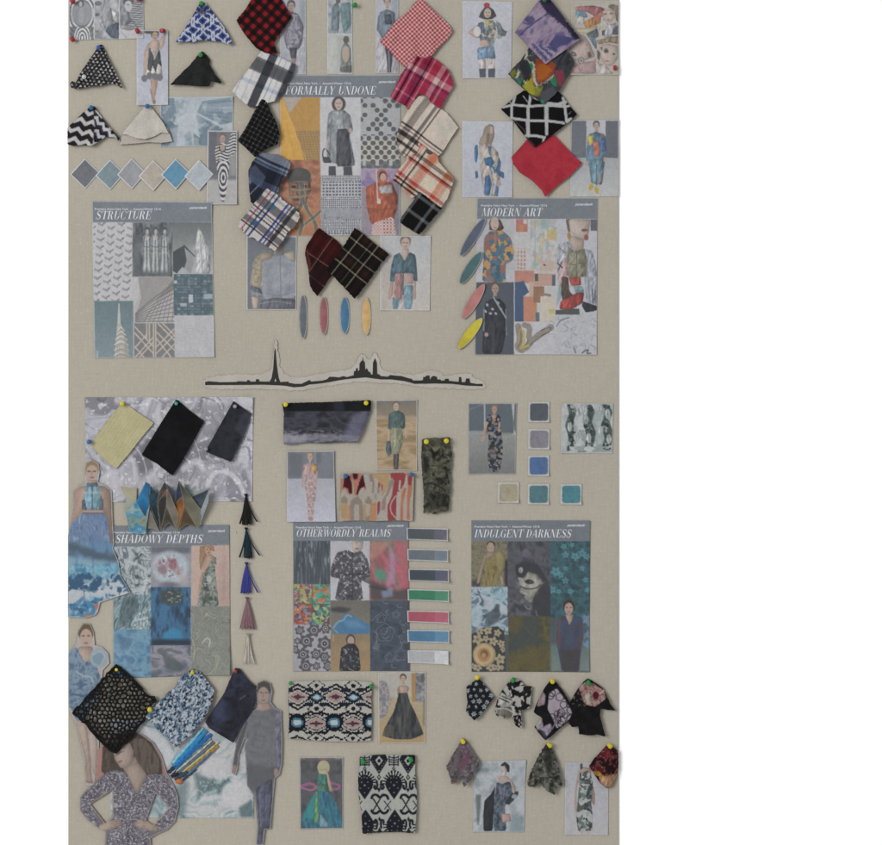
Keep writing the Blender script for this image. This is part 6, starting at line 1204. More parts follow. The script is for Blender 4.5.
def p_greydress(c):
    c.view('Q').fill('75757c'); c.ell('4a4443', 552, 146, 33, 34); c.ell('a08a80', 550, 178, 25, 38); c.ell('5f524c', 540, 165, 6, 3); c.ell('5f524c', 563, 165, 6, 3); c.ell('85605a', 550, 200, 9, 4); c.line('866e64', [551, 165, 549, 184], 4); c.poly('a58e84', [525, 210, 575, 210, 590, 240, 548, 250, 510, 240])
    d = c.mpoly([505, 240, 548, 250, 590, 235, 625, 245, 630, 480, 600, 545, 520, 590, 480, 560, 470, 440, 480, 300]); c.put('66686e', d); x, y = c.xy(); r = np.hypot((x - 530) * 1.2, y - 380); c.put('85868c', d * (.5 + .5 * np.sin(r * .16)) * .5 * sstep(200, 60, r)); c.mot(['5c5e64', '72747a', '66686e'], 4, 7, d * .6); c.poly('55565c', [470, 480, 610, 500, 600, 560, 500, 610, 475, 580], a=.6, soft=3)
    c.line('57565c', [470, 300, 440, 400, 425, 490], 22); c.ell('96786c', 422, 512, 12, 26); c.poly('6f7082', [600, 250, 628, 250, 630, 480, 612, 520, 600, 400]); c.ell('9a8078', 606, 520, 10, 18); c.poly('5c5e74', [515, 590, 590, 545, 590, 650, 578, 770, 550, 770, 545, 840, 522, 840, 530, 760, 520, 650]); c.line('4a4c5e', [555, 590, 552, 770], 6, a=.7); c.line('8a8a9c', [535, 620, 538, 760], 4, a=.6); p_cutedge(c, 'a8a4a4', .6)
shape('paper_cutout', 'cut-out of a figure in a long grey ring-patterned dress', 'cut-out', 'Q', [515, 160, 525, 122, 552, 110, 580, 122, 590, 160, 582, 205, 600, 232, 628, 245, 634, 380, 632, 480, 622, 530, 602, 545, 592, 640, 582, 770, 556, 775, 548, 842, 518, 842, 524, 760, 512, 640, 500, 610, 478, 580, 470, 440, 465, 400, 480, 375, 466, 370, 440, 440, 436, 500, 425, 535, 410, 520, 415, 470, 432, 380, 460, 310, 482, 260, 525, 232, 522, 205], p_greydress, lambda x, y: 4.4 + 1.6 * vnoise(x / 22, y / 30, 5), mat='paper', fray=.08, thick=.7, group='figures cut out of magazines', grain=.03)

# ---- textured swatches at the left
def net(label):
    P = vpts('b1', [432, 75, 500, 130, 560, 190, 640, 270, 680, 330, 745, 345, 760, 380, 700, 450, 670, 540, 600, 620, 560, 690, 480, 760, 430, 820, 380, 800, 330, 740, 250, 670, 170, 570, 60, 475, 130, 420, 210, 320, 300, 220, 390, 120])
    B = resample(P, 3.4); rs = np.random.RandomState(3); B = B + rs.uniform(-1.0, 1.0, B.shape)
    lo, hi = P.min(0), P.max(0); gp = []
    st = 4.6
    for j, yy in enumerate(np.arange(lo[1], hi[1], st * .87)):
        for xx in np.arange(lo[0] + (j % 2) * st / 2, hi[0], st): gp.append((xx + rs.uniform(-1.5, 1.5), yy + rs.uniform(-1.5, 1.5)))
    gp = np.array(gp); gp = gp[inside(P, gp[:, 0], gp[:, 1])]; gp = gp[segdist(P, gp[:, 0], gp[:, 1]) > 1.3]
    pts = np.vstack([B, gp]); n = len(B)
    res = delaunay_2d_cdt([Vector(p) for p in pts], [(i, (i + 1) % n) for i in range(n)], [], 0, 1e-5)
    V = np.array([(v[0], v[1]) for v in res[0]]); T = np.array(res[2]); cen = V[T].mean(1); k = inside(P, cen[:, 0], cen[:, 1]); T = T[k]; cen = cen[k]
    em = {}; segs = []
    for i, t in enumerate(T):
        for a, b in ((0, 1), (1, 2), (2, 0)): em.setdefault(tuple(sorted((t[a], t[b]))), []).append(i)
    for e, ts in em.items():
        if len(ts) == 2: segs.append((cen[ts[0]], cen[ts[1]]))
        else: segs.append((V[e[0]], V[e[1]])); segs.append(((V[e[0]] + V[e[1]]) / 2, cen[ts[0]]))
    o = W(*P.mean(0), 0); dep = drape('b1', 6.2, [432, 100], 3, [(300, 300, 500, 600, 120, 2)], (1.2, 9), 4)
    VV, FF, CC = [], [], []
    for a, b in segs:
        d = b - a; L = np.linalg.norm(d)
        if L < .05: continue
        d = d / L; nn = np.array([-d[1], d[0]]); a = a - d * .3; b = b + d * .3
        da, db = dep(np.array([a[0], b[0]]), np.array([a[1], b[1]])) + rs.uniform(-1.4, 1.4, 2); r = rs.uniform(.7, 1.3); base_ = len(VV)
        for (q, dd) in ((a, da), ((a + b) / 2, (da + db) / 2 + .5), (b, db)):
            for j in range(5):
                an = 2 * math.pi * j / 5; p = q + nn * r * math.cos(an); w_ = W(p[0], p[1], dd + r * 1.6 * math.sin(an)); VV.append((w_[0] - o[0], w_[1] - o[1], w_[2] - o[2]))
        for s_ in (0, 1):
            for j in range(5): FF.append((base_ + s_ * 5 + j, base_ + s_ * 5 + (j + 1) % 5, base_ + s_ * 5 + 5 + (j + 1) % 5, base_ + s_ * 5 + 5 + j))
    me = bpy.data.meshes.new('fabric_swatch'); me.from_pydata(VV, [], FF); me.materials.append(fm('black_crochet_yarn', '1b1a1b', rough=.9, noise=.25, scale=600, spec=.08))
    for p in me.polygons: p.use_smooth = True
    ob = link(bpy.data.objects.new('fabric_swatch', me), label, 'fabric swatch', 'fabric swatches pinned to the board'); ob.location = o
net('black open crochet net swatch tilted like a diamond')
def p_boucle(c):
    c.view('b2').fill('8f9cac'); t = c.n(1.55, 5, 2, sx=.75, sy=1.4, rot=35); c.put('1f2c40', sstep(.5, .42, t)); c.put('b4bcc6', sstep(.56, .66, t)); q = c.n(1.3, 15, 1); c.put('5f7f98', sstep(.62, .72, q) * .7); c.put('c2c4c8', sstep(.7, .8, c.n(1.8, 25, 1)) * .7); c.put('2a4a66', sstep(.66, .74, c.n(6, 33, 2)) * .5)
db_ = drape('b2', 6.5, [505, 60], 4, [(520, 100, 300, 700, 150, 3)], (0, 1))
shape('fabric_swatch', 'blue-grey and white boucle tweed swatch with a rough edge', 'fabric swatch', 'b2', [505, 32, 570, 55, 620, 120, 665, 180, 700, 240, 690, 320, 660, 400, 600, 500, 540, 590, 460, 670, 400, 720, 345, 768, 310, 720, 240, 660, 170, 590, 60, 480, 110, 420, 190, 330, 260, 265, 340, 190, 370, 115, 440, 60], p_boucle, lambda x, y: db_(x, y) + 2.2 * fbm(x / 1.5, y / 1.5, 5, 2), mat='knit', fray=.9, thick=2.2, group='fabric swatches pinned to the board', step=.7)
def p_nightcloth(c):
    c.view('Q').fill('2b2d3c').mot(['242634', '33384c', '2c2c38', '20222c'], 7, 4, warp=.6); c.ell('3f4a6c', 370, 240, 50, 40, 40, a=.6, soft=5); c.ell('262430', 440, 240, 60, 60, a=.6, soft=6); c.line('77778a', [445, 195, 470, 178], 4, a=.7)
cloth('fabric_swatch', 'inky navy painted cloth under a pink-red pin', 'Q', [425, 55, 445, 58, 485, 110, 518, 140, 518, 200, 500, 250, 450, 320, 418, 388, 370, 358, 310, 322, 292, 295, 330, 235, 375, 170, 400, 110], p_nightcloth, 6.5, [430, 65], 3, [(440, 100, 360, 320, 50, 3), (500, 140, 430, 360, 30, 2)], mat='sheer', fray=.15)
pin('Q', 428, 68, 'red', 'pink-red push pin at the top of the inky navy cloth', 7, (2, 3), .75)
pin('Q', 237, 68, 'yellow', 'yellow push pin at the top of the boucle tweed', 8.5, (0, 18), .8)
pin('Q', 48, 234, 'yellow', 'yellow push pin between the crochet net and the tweed', 12, (6, 4))
pin('b1', 434, 118, 'yellow', 'yellow push pin half sunk in the crochet net', 4, (0, 0), .7)
st = bpy.data.objects.new('painted_strips', None); st.empty_display_size = .02; st.location = W(196, 752, 0)
link(st, 'bundle of painted strips in blues, cream and ochre', 'painted strips')
for k, (x0, y0, x1, y1, w, col) in enumerate([(148, 478, 283, 322, 3.4, '7fb4c4'), (150, 492, 298, 334, 5.2, '2c7cb0'), (158, 504, 318, 350, 5.2, '265f98'), (163, 508, 316, 368, 3.2, '6c8590'), (160, 520, 322, 378, 2.0, 'b9b29c'), (172, 522, 330, 388, 3.6, '566772'), (190, 518, 350, 386, 2.6, 'bcae7c'), (200, 525, 348, 402, 3.6, '8f7648'), (214, 530, 320, 430, 3.0, '4a6a86'), (126, 522, 160, 490, 4.0, '2c3440'), (140, 540, 190, 505, 4.5, '23262e'), (156, 552, 215, 515, 3.6, '39424e'), (190, 556, 250, 505, 3.0, '2c4056')]):
    a, b = vpts('Q', [x0, y0, x1, y1]); d = (b - a) / np.linalg.norm(b - a); nn = np.array([-d[1], d[0]]); V = []; F = []; n = 14
    rs = np.random.RandomState(k)
    for i in range(n + 1):
        t = i / n; p = a + (b - a) * t; w_ = w / 2 * (1 - .25 * (2 * t - 1) ** 2) * (1 + .16 * rs.randn())
        for j in range(7):
            an = math.pi * j / 6; pp = p + nn * w_ * math.cos(an); q_ = W(pp[0], pp[1], 3.0 + .4 * (k % 3) + 1.5 * math.sin(an) + .4 * rs.randn() * (j in (2, 4))); V.append(tuple(np.array(q_) - np.array(st.location)))
    for i in range(n):
        for j in range(6): F.append((i * 7 + j, i * 7 + j + 1, i * 7 + 8 + j, i * 7 + 7 + j))
    F += [tuple(range(7)), tuple(range(n * 7, n * 7 + 7))]
    me = bpy.data.meshes.new('strip'); me.from_pydata(V, [], F); me.materials.append(fm('strip_paint_%d' % k, hx(col) * .95, rough=.75, noise=.28, scale=220))
    link(bpy.data.objects.new('strip', me), parent=st)
def bead(view, x, y, r, d, col, parent, name='paint_dab'):
    V, F = lathe([(r * .2, -r), (r * .7, -r * .7), (r, 0), (r * .7, r * .7), (r * .15, r)], 10); p = W(*vpts(view, [x, y])[0], d); o = parent.location
    me = bpy.data.meshes.new(name); me.from_pydata([(a * 1.4 + p[0] - o[0], c_ * .5 + p[1] - o[1], b + p[2] - o[2]) for a, b, c_ in V], [], F); me.materials.append(fm('dab_' + col, col, rough=.6)); link(bpy.data.objects.new(name, me), parent=parent)
bead('Q', 175, 560, .005, 4, 'b0643c', st)

# ================================================================ bottom middle: otherworldly realms
def p_darkbrush(c):
    c.view('R').fill('3a3a42'); x, y = c.xy(); c.mot(['2c2c32', '3c3c46', '4a4a58', '36363e'], 6, 4, sx=1.8, lo=.3, hi=.7); n = 14 * (c.n(5, 7, 3) - .5)
    c.put('8a8896', sstep(195, 215, y + n * 2 - np.abs(x - 260) * .05) * sstep(250, 225, y + n) * .75); c.put('b0aeb8', sstep(195, 215, y + n) * sstep(110, 60, np.abs(x - 90)) * .6); c.put('6f6d86', c.mpoly([380, 110, 460, 90, 440, 200, 400, 235, 340, 220], soft=6) * .7); c.put('5f6080', sstep(238, 252, y + n) * .8); c.speck('8f8d9a', 1.6, 9, .62, c.mrect(60, 185, 420, 260, 3), a=.6, sx=3)
    c.rect('17171a', 40, 50, 480, 98, soft=1.2); c.rect('33344a', 298, 55, 345, 100, a=.6, soft=3)
cloth('fabric_swatch', 'wide dark cloth with a black band and smoky brush strokes', 'R', [58, 62, 150, 58, 260, 56, 360, 52, 470, 46, 468, 95, 452, 140, 430, 195, 402, 243, 340, 242, 250, 248, 160, 244, 110, 252, 66, 254, 64, 190, 66, 110], p_darkbrush, 3, [260, 56], 6, [(450, 90, 400, 240, 26, 4), (80, 80, 70, 250, 16, 2)], mat='sheer', fray=.3)
def p_tealrunway(c):
    c.view('R').fill('9a8468'); c.gy('6f6a64', 46, '8d7c66', 130, c.mrect(490, 40, 690, 130)); m = c.mrect(490, 125, 690, 375, 2); c.mot(['8f7754', 'a58a64', 'b0977a', '9a7f58'], 6, 4, m, sx=3); c.rect('a5988a', 490, 120, 690, 140, a=.5, soft=3)
    c.head(585, 75, 15, 'b59c8c', '6a5c50', 'up'); c.poly('4c6262', [552, 112, 580, 96, 602, 96, 626, 115, 628, 185, 612, 180, 560, 182, 548, 190]); c.poly('8b8a72', [562, 175, 614, 175, 620, 240, 598, 300, 570, 305, 558, 240]); c.line('73735e', [590, 185, 586, 295], 4, a=.6); c.poly('3f4046', [572, 300, 600, 296, 596, 370, 576, 370]); c.line('b09888', [550, 185, 552, 235], 8); c.line('b09888', [626, 180, 632, 220], 8); c.poly('4f5e60', [540, 240, 560, 235, 566, 295, 550, 310, 537, 280]); c.line('8b7a6a', [588, 300, 585, 365], 3, a=.8)
paper('photo_print', 'runway photo of a teal jumper and olive skirt on a tan floor', 'photo print', 'R', [490, 46, 685, 44, 683, 375, 492, 375], p_tealrunway, lift=.9, border=('b2aeaa', .9), group=G_PH, curl=(0, 0, 1.5, 0))
def p_pinkrunway(c):
    c.view('R').fill('a9a9b8'); c.rect('6f737c', 78, 285, 298, 412); c.rect('565b62', 85, 290, 150, 400, a=.6, soft=5); c.rect('8a8e94', 205, 290, 215, 380, a=.6); c.rect('5c6468', 215, 290, 240, 340, a=.8, soft=2); c.gy('9fa0aa', 412, 'b3b3c4', 608, c.mrect(78, 412, 305, 612, 2))
    c.head(186, 308, 14, 'b89c8c', '8f7a5e', 'up'); c.poly('ab9494', [152, 350, 180, 335, 195, 335, 222, 350, 215, 400, 216, 470, 205, 560, 196, 605, 182, 605, 176, 500, 165, 460, 158, 400]); c.patch(['a08486', 'b8a4a2', '94797c', 'b0989a', 'a98e8a'], 1.6, 6, c.mpoly([160, 390, 215, 390, 216, 470, 200, 590, 180, 590, 166, 460])); c.poly('bd9250', [188, 345, 220, 350, 214, 385, 195, 378]); c.poly('b58a84', [168, 350, 188, 345, 190, 390, 172, 385], a=.7); c.line('b09088', [156, 380, 150, 450], 8); c.line('b09088', [218, 380, 216, 430], 7); c.ell('a87a74', 190, 598, 12, 10)
paper('photo_print', 'runway photo of a pink patterned jumpsuit on a lilac floor', 'photo print', 'R', [78, 284, 298, 282, 306, 611, 80, 613], p_pinkrunway, lift=3.4, border=('b5b4bc', .7), group=G_PH, curl=(1, 0, 0, 0))
def p_orangeikat(c):
    c.view('c6').fill('b0a79d'); j = 2.6 * (c.n(1.1, 3, 1, sx=.5, sy=3) - .5)
    def q(col, pts, a=1):
        Y = c.Y.copy(); c.Y = Y + j; m = c.mpoly(pts, .9, 1); c.Y = Y; c.put(col, m * a)
    S_, Mr, T_, N_, R_, O_ = 'bd7c66', '4d2026', '93867a', 'b8966c', '9e4448', 'bd7858'
    q(S_, [60, 140, 110, 130, 140, 230, 165, 300, 130, 300, 100, 235, 62, 300]); q(Mr, [100, 130, 150, 105, 175, 180, 182, 295, 150, 295, 128, 232, 84, 236]); q(S_, [150, 85, 185, 85, 195, 160, 230, 150, 245, 85, 275, 85, 272, 150, 238, 220, 226, 315, 204, 315, 190, 200]); q(Mr, [185, 85, 242, 85, 236, 150, 190, 152]); q(Mr, [270, 130, 290, 90, 305, 160, 322, 245, 282, 222, 262, 255, 240, 310, 222, 290, 240, 215]); q(S_, [290, 228, 322, 225, 310, 268])
    q(N_, [400, 85, 572, 82, 562, 160, 540, 250, 502, 312, 480, 308, 500, 230, 452, 190, 440, 140, 400, 130]); q(T_, [352, 92, 388, 92, 412, 180, 402, 292, 385, 285, 390, 180, 358, 160]); q(T_, [440, 225, 466, 220, 462, 292, 440, 292]); q(T_, [568, 150, 622, 150, 622, 212, 590, 214, 560, 290, 532, 335, 522, 465, 478, 465, 490, 360, 540, 280]); q(R_, [448, 178, 470, 182, 462, 240, 450, 240]); q(R_, [480, 195, 498, 205, 492, 262, 482, 258]); q(T_, [418, 300, 434, 300, 430, 348, 416, 345])
    q(R_, [572, 80, 738, 78, 722, 180, 692, 250, 642, 290, 634, 578, 548, 578, 545, 420, 590, 320, 602, 232, 622, 160, 582, 130]); q('b4aaa2', [640, 292, 700, 245, 722, 578, 640, 578]); q(O_, [690, 290, 722, 225, 742, 232, 706, 400, 708, 578, 674, 578]); q('b4aaa2', [735, 280, 755, 240, 752, 578, 712, 578]); q(O_, [738, 88, 802, 80, 802, 262, 772, 400, 778, 565, 745, 565, 750, 300, 760, 200]); q(R_, [758, 105, 802, 128, 792, 205, 758, 200])
    c.line('b8aea6', [630, 320, 575, 400, 580, 490, 628, 545], 11, soft=.7); c.line('b8aea6', [676, 165, 668, 252], 20, soft=.8); c.line('b8aea6', [748, 110, 730, 232], 10, soft=.7)
    q(N_, [62, 402, 132, 388, 140, 562, 70, 562]); q(T_, [66, 350, 95, 315, 132, 350, 130, 395, 66, 395]); q(T_, [162, 385, 200, 332, 240, 318, 286, 382, 302, 578, 254, 578, 252, 420, 214, 402, 200, 420, 200, 578, 164, 578]); q(O_, [140, 420, 168, 400, 166, 578, 142, 578], .6); q(N_, [290, 410, 316, 400, 330, 578, 300, 578]); q(T_, [310, 372, 345, 318, 386, 362, 382, 402, 318, 402]); q(T_, [318, 540, 350, 525, 382, 545, 380, 578, 320, 578]); q('bb8a66', [368, 402, 432, 380, 432, 578, 358, 578]); q(R_, [440, 380, 472, 366, 466, 480, 440, 522])
cloth('fabric_swatch', 'orange, cream and dark red ikat cloth under two blue pins', 'R', [330, 388, 400, 386, 470, 388, 560, 384, 668, 382, 667, 450, 664, 530, 662, 608, 590, 603, 500, 608, 420, 604, 322, 607, 326, 530, 328, 450], p_orangeikat, 5, [500, 380], 2.5, [(600, 390, 590, 600, 50, 2), (380, 390, 370, 600, 50, 1.5)], wr=(.5, 10), fray=.15)
def p_camo(c):
    c.view('R').fill('4b4a40'); c.mot(['2c2c28', '4a4a3e', '6c6a5c', '3a3a34', '57564a'], 6, 9, warp=.9, lo=.28, hi=.7); n = c.n(7, 4, 3, warp=1); c.put('8a8878', sstep(.03, 0, np.abs(n - .5)) * .6); c.poly('1f2020', [710, 300, 740, 320, 735, 380, 712, 385], a=.7, soft=3); c.poly('242522', [725, 480, 780, 470, 820, 500, 800, 550, 730, 550], a=.5, soft=5); c.ell('8f8676', 770, 275, 20, 12, a=.6, soft=2); c.line('23241f', [712, 440, 760, 430, 815, 465], 6, a=.7); c.poly('24221e', [745, 265, 765, 290, 790, 270, 780, 300, 755, 320], soft=2)
cloth('fabric_swatch', 'narrow crumpled olive and black textile under two yellow pins', 'R', [706, 228, 735, 222, 790, 222, 834, 218, 840, 270, 846, 300, 838, 400, 836, 480, 830, 562, 790, 566, 760, 574, 736, 566, 712, 572, 714, 480, 706, 390, 702, 300], p_camo, 4, [770, 225], 5, [(720, 260, 720, 550, 20, 3), (790, 240, 760, 440, 22, 4), (820, 440, 740, 440, 14, 3), (760, 460, 800, 560, 24, 3)], wr=(2.0, 6), fray=.5)
pin('R', 75, 67, 'yellow', 'yellow push pin at the left of the smoky dark cloth', 4, (0, 2)); pin('R', 448, 60, 'yellow', 'yellow push pin at the right of the smoky dark cloth', 8, (0, 2))
pin('R', 350, 397, 'blue', 'blue push pin at the left of the orange ikat', 6, (6, 4)); pin('R', 655, 391, 'blue', 'blue push pin at the right of the orange ikat', 6, (4, 2), .9)
pin('R', 724, 238, 'yellow', 'yellow push pin at the left of the olive textile', 7, (4, 4), 1.1); pin('R', 817, 234, 'yellow', 'yellow push pin at the right of the olive textile', 7, (4, 4), 1.1)
def p_otherwordly(c):
    c.view('a8').fill('77777c'); header(c, 0, -120, 780, 36); x, y = c.xy()
    m = c.mrect(22, 36, 242, 296); c.put('434c54', m); c.put('6a747c', m * sstep(.55, .75, c.n(2, 5, 2, sx=.5, sy=8)) * .8); c.put('8a9298', m * sstep(.66, .8, c.n(5, 8, 2, sx=.5, sy=2)) * .7); c.put('363e46', m * sstep(.6, .7, c.n(2.4, 11, 2, sx=.5, sy=9)) * .6)
    for (x0, y0, x1, y1, cols, sd) in ((24, 296, 132, 416, ['4a8a5a', '8a5a68', 'b0704a', '5fa08a', '6a4a5a', 'a09a5a'], 3), (134, 296, 238, 416, ['3f9a8a', '4a7a5a', 'b0623e', '3fa090', 'b5784a'], 5), (24, 418, 132, 540, ['a5503e', '5a4a5a', 'b0704a', '6a7a8a', '8a3f44'], 7), (134, 418, 240, 540, ['6a9a5a', '3f6a6a', '9aa85a', '4a8a8a', '5a4a4a'], 9)):
        c.patch(cols, 2.6, sd, c.mrect(x0, y0, x1, y1), ws=1.4)
    c.speck('c0bca8', 1.5, 4, .74, c.mrect(24, 296, 240, 540), a=.7); c.rect('5a5258', 130, 296, 135, 540); c.rect('6a4a4a', 24, 414, 240, 419)
    m = c.mrect(22, 540, 246, 822); c.put('9a989e', m)
    for i, (px, py, r) in enumerate(((60, 575, 28), (145, 575, 38), (215, 565, 30), (100, 640, 40), (210, 655, 42), (80, 720, 36), (158, 718, 32), (30, 690, 26), (210, 735, 30), (95, 790, 36), (230, 790, 30), (45, 640, 20), (160, 790, 24))):
        rr = np.hypot(x - px, (y - py)); th = np.arctan2(y - py, x - px); rad = r * (1 + .16 * np.sin(th * 6 + i)); c.put('47474e', m * sstep(rad + 3, rad - 3, rr) * .9); c.put('a9a7ac', m * sstep(r * .62, r * .5, rr) * .6); c.put('36363c', m * sstep(r * .38, r * .28, rr)); c.put('c0bec2', m * sstep(5, 3, rr))
    m = c.mrect(244, 36, 482, 394); c.gy('aaaab0', 36, 'b2b2b8', 394, m); c.poly('b5a49c', [370, 36, 444, 36, 436, 85, 405, 112, 375, 90]); c.ell('8a5f5c', 405, 82, 14, 5); c.line('8f7a70', [402, 45, 400, 66], 4)
    g = c.mpoly([285, 105, 345, 90, 385, 108, 430, 95, 470, 150, 484, 230, 484, 300, 430, 270, 430, 300, 442, 394, 270, 394, 290, 290, 300, 262, 245, 250, 248, 190]); c.put('474549', g); c.mot(['36353a', '55535a', '3e3c42', '6a686e'], 4, 6, g, warp=.7); c.speck('a9a9b0', 1.8, 9, .7, g, a=.8); c.line('b0aeb4', [345, 115, 365, 140], 8, a=.7); c.line('b0aeb4', [430, 130, 450, 160], 8, a=.7); c.line('2f2e32', [330, 240, 430, 235], 8); c.line('35343a', [375, 110, 378, 390], 4); c.line('2f2e32', [300, 262, 290, 240, 300, 160], 5, a=.7)
    for px, py in ((280, 215), (335, 348), (398, 318), (400, 200), (310, 170), (345, 300)): c.ell('b8b8be', px, py, 9, 7, a=.7)
    m = c.mrect(484, 36, 716, 394); c.put('8a5a5a', m); c.mot(['6a7060', '7a5a52', 'a4505c', 'b0606c', '5a6a58'], 11, 12, m, sx=.6, sy=1.8, rot=-30, warp=.5, lo=.3, hi=.7); c.poly('b08070', [484, 40, 620, 36, 560, 100, 500, 150, 484, 140], a=.7, soft=4); c.ell('4a8a72', 548, 240, 42, 32, 40, a=.9, soft=4); c.poly('b07aa0', [600, 60, 640, 130, 635, 290, 580, 310, 600, 200], a=.8, soft=4); c.poly('b85a68', [620, 36, 716, 36, 716, 330, 660, 290, 640, 130], a=.7, soft=4); c.poly('4a4648', [484, 270, 560, 300, 620, 340, 716, 320, 716, 394, 484, 394], a=.9, soft=4); c.poly('7a86a8', [550, 340, 620, 310, 620, 370, 560, 380], a=.8, soft=3); c.line('3a3638', [484, 310, 580, 330], 14, a=.7, soft=2)
    m = c.mrect(246, 396, 482, 598); c.gy('68645c', 396, '77736a', 598, m); c.poly('3f3f40', [246, 440, 300, 430, 370, 445, 330, 470, 250, 460], soft=3); c.poly('3f7098', [260, 545, 300, 515, 330, 475, 380, 480, 410, 505, 482, 540, 482, 598, 265, 598], soft=2); c.line('9ab0bc', [262, 560, 290, 520, 325, 515, 340, 480, 370, 490], 7, a=.8, soft=1.5); c.poly('5a8ab0', [320, 520, 400, 510, 460, 560, 350, 560], a=.6, soft=4); c.line('9ab0bc', [265, 570, 290, 592], 6, a=.6)
    m = c.mrect(246, 598, 482, 822); c.gy('85735a', 598, 'a07f58', 822, m); c.rect('a58a68', 420, 640, 482, 700, a=.5, soft=4); c.ell('4a4240', 366, 632, 28, 34); c.ell('a88c80', 367, 638, 20, 28); c.poly('2f3238', [310, 680, 350, 655, 390, 655, 415, 690, 428, 822, 296, 822, 305, 720]); c.speck('8a8e98', 1.6, 3, .7, c.mpoly([310, 680, 415, 690, 428, 822, 296, 822]), a=.7); c.ell('9a9ca4', 338, 705, 8, 14, a=.7); c.line('c2b08a', [262, 600, 262, 640], 5, a=.6)
    m = c.mrect(484, 396, 720, 822); c.put('3f4754', m); c.mot(['353d4a', '454e5c', '3c4452'], 8, 4, m)
    for (px, py, r) in ((575, 590, 52), (550, 500, 28), (690, 620, 30), (670, 720, 34), (600, 740, 26), (640, 480, 20), (700, 560, 24), (520, 680, 18)):
        rr = np.hypot(x - px, y - py); c.put('77808c', m * sstep(3.2, 1, np.abs(rr - r + 4 * np.sin(np.arctan2(y - py, x - px) * 5))) * .6); c.put('6a7480', m * sstep(2.5, 1, np.abs(rr - r * .6)) * .4)
    rs = np.random.RandomState(2)
    for k in range(16): a, b = 490 + rs.rand() * 220, 405 + rs.rand() * 410; t = rs.rand() * 6.3; c.put('7f8894', c.mline([a, b, a + 30 * math.cos(t), b + 30 * math.sin(t), a + 36 * math.cos(t + .6), b + 36 * math.sin(t + .6)], 4) * m * .6)
poster('trend poster of storm, smoke and florals titled OTHERWORDLY REALMS', 'S', [64, 58, 630, 56, 636, 788, 66, 790], p_otherwordly, 'OTHERWORDLY REALMS', 296, 536.6, 390.5, 7.4, (296, 528.4, 65), (387, 526.6, 17), curl=(0, 0, 0, 1))
for i, (x0, y0, x1, y1, a, b, nm) in enumerate([(620, 86, 822, 148, '4a5058', '5f5d6c', 'charcoal'), (624, 190, 824, 250, '606a74', '6f7a88', 'slate blue'), (630, 288, 828, 350, '39454f', '5a5872', 'ink navy'), (626, 388, 828, 446, '2f7a56', '4a8a6a', 'emerald green'), (624, 492, 828, 552, 'a8485c', 'b5586c', 'raspberry'), (624, 586, 830, 648, '417298', '5684a6', 'sky blue'), (626, 686, 826, 752, 'a6a8ac', 'cdcdd2', 'light grey')]):
    def p(c, a=a, b=b, xs=x0 + (x1 - x0) * .66):
        c.view('S').fill(a); c.rect(b, xs, 0, 2000, 2000); c.mot([hx(a) * .95, hx(a) * 1.05], 6, 3, m=np.full(len(c.X), .25))
    paper('color_strip', nm + ' colour strip, %s from the top beside the storm poster' % ('first', 'second', 'third', 'fourth', 'fifth', 'sixth', 'lowest')[i], 'color strip', 'S', [x0, y0, x1, y0 + 4, x1, y1 + 4, x0 + 2, y1 - 4], p, lift=2.6, curl=(0, 3, 5, 0), border=('c6c5c8', .8), group='colour strips beside the poster', wave=.4, thick=.6, bow=1.5)
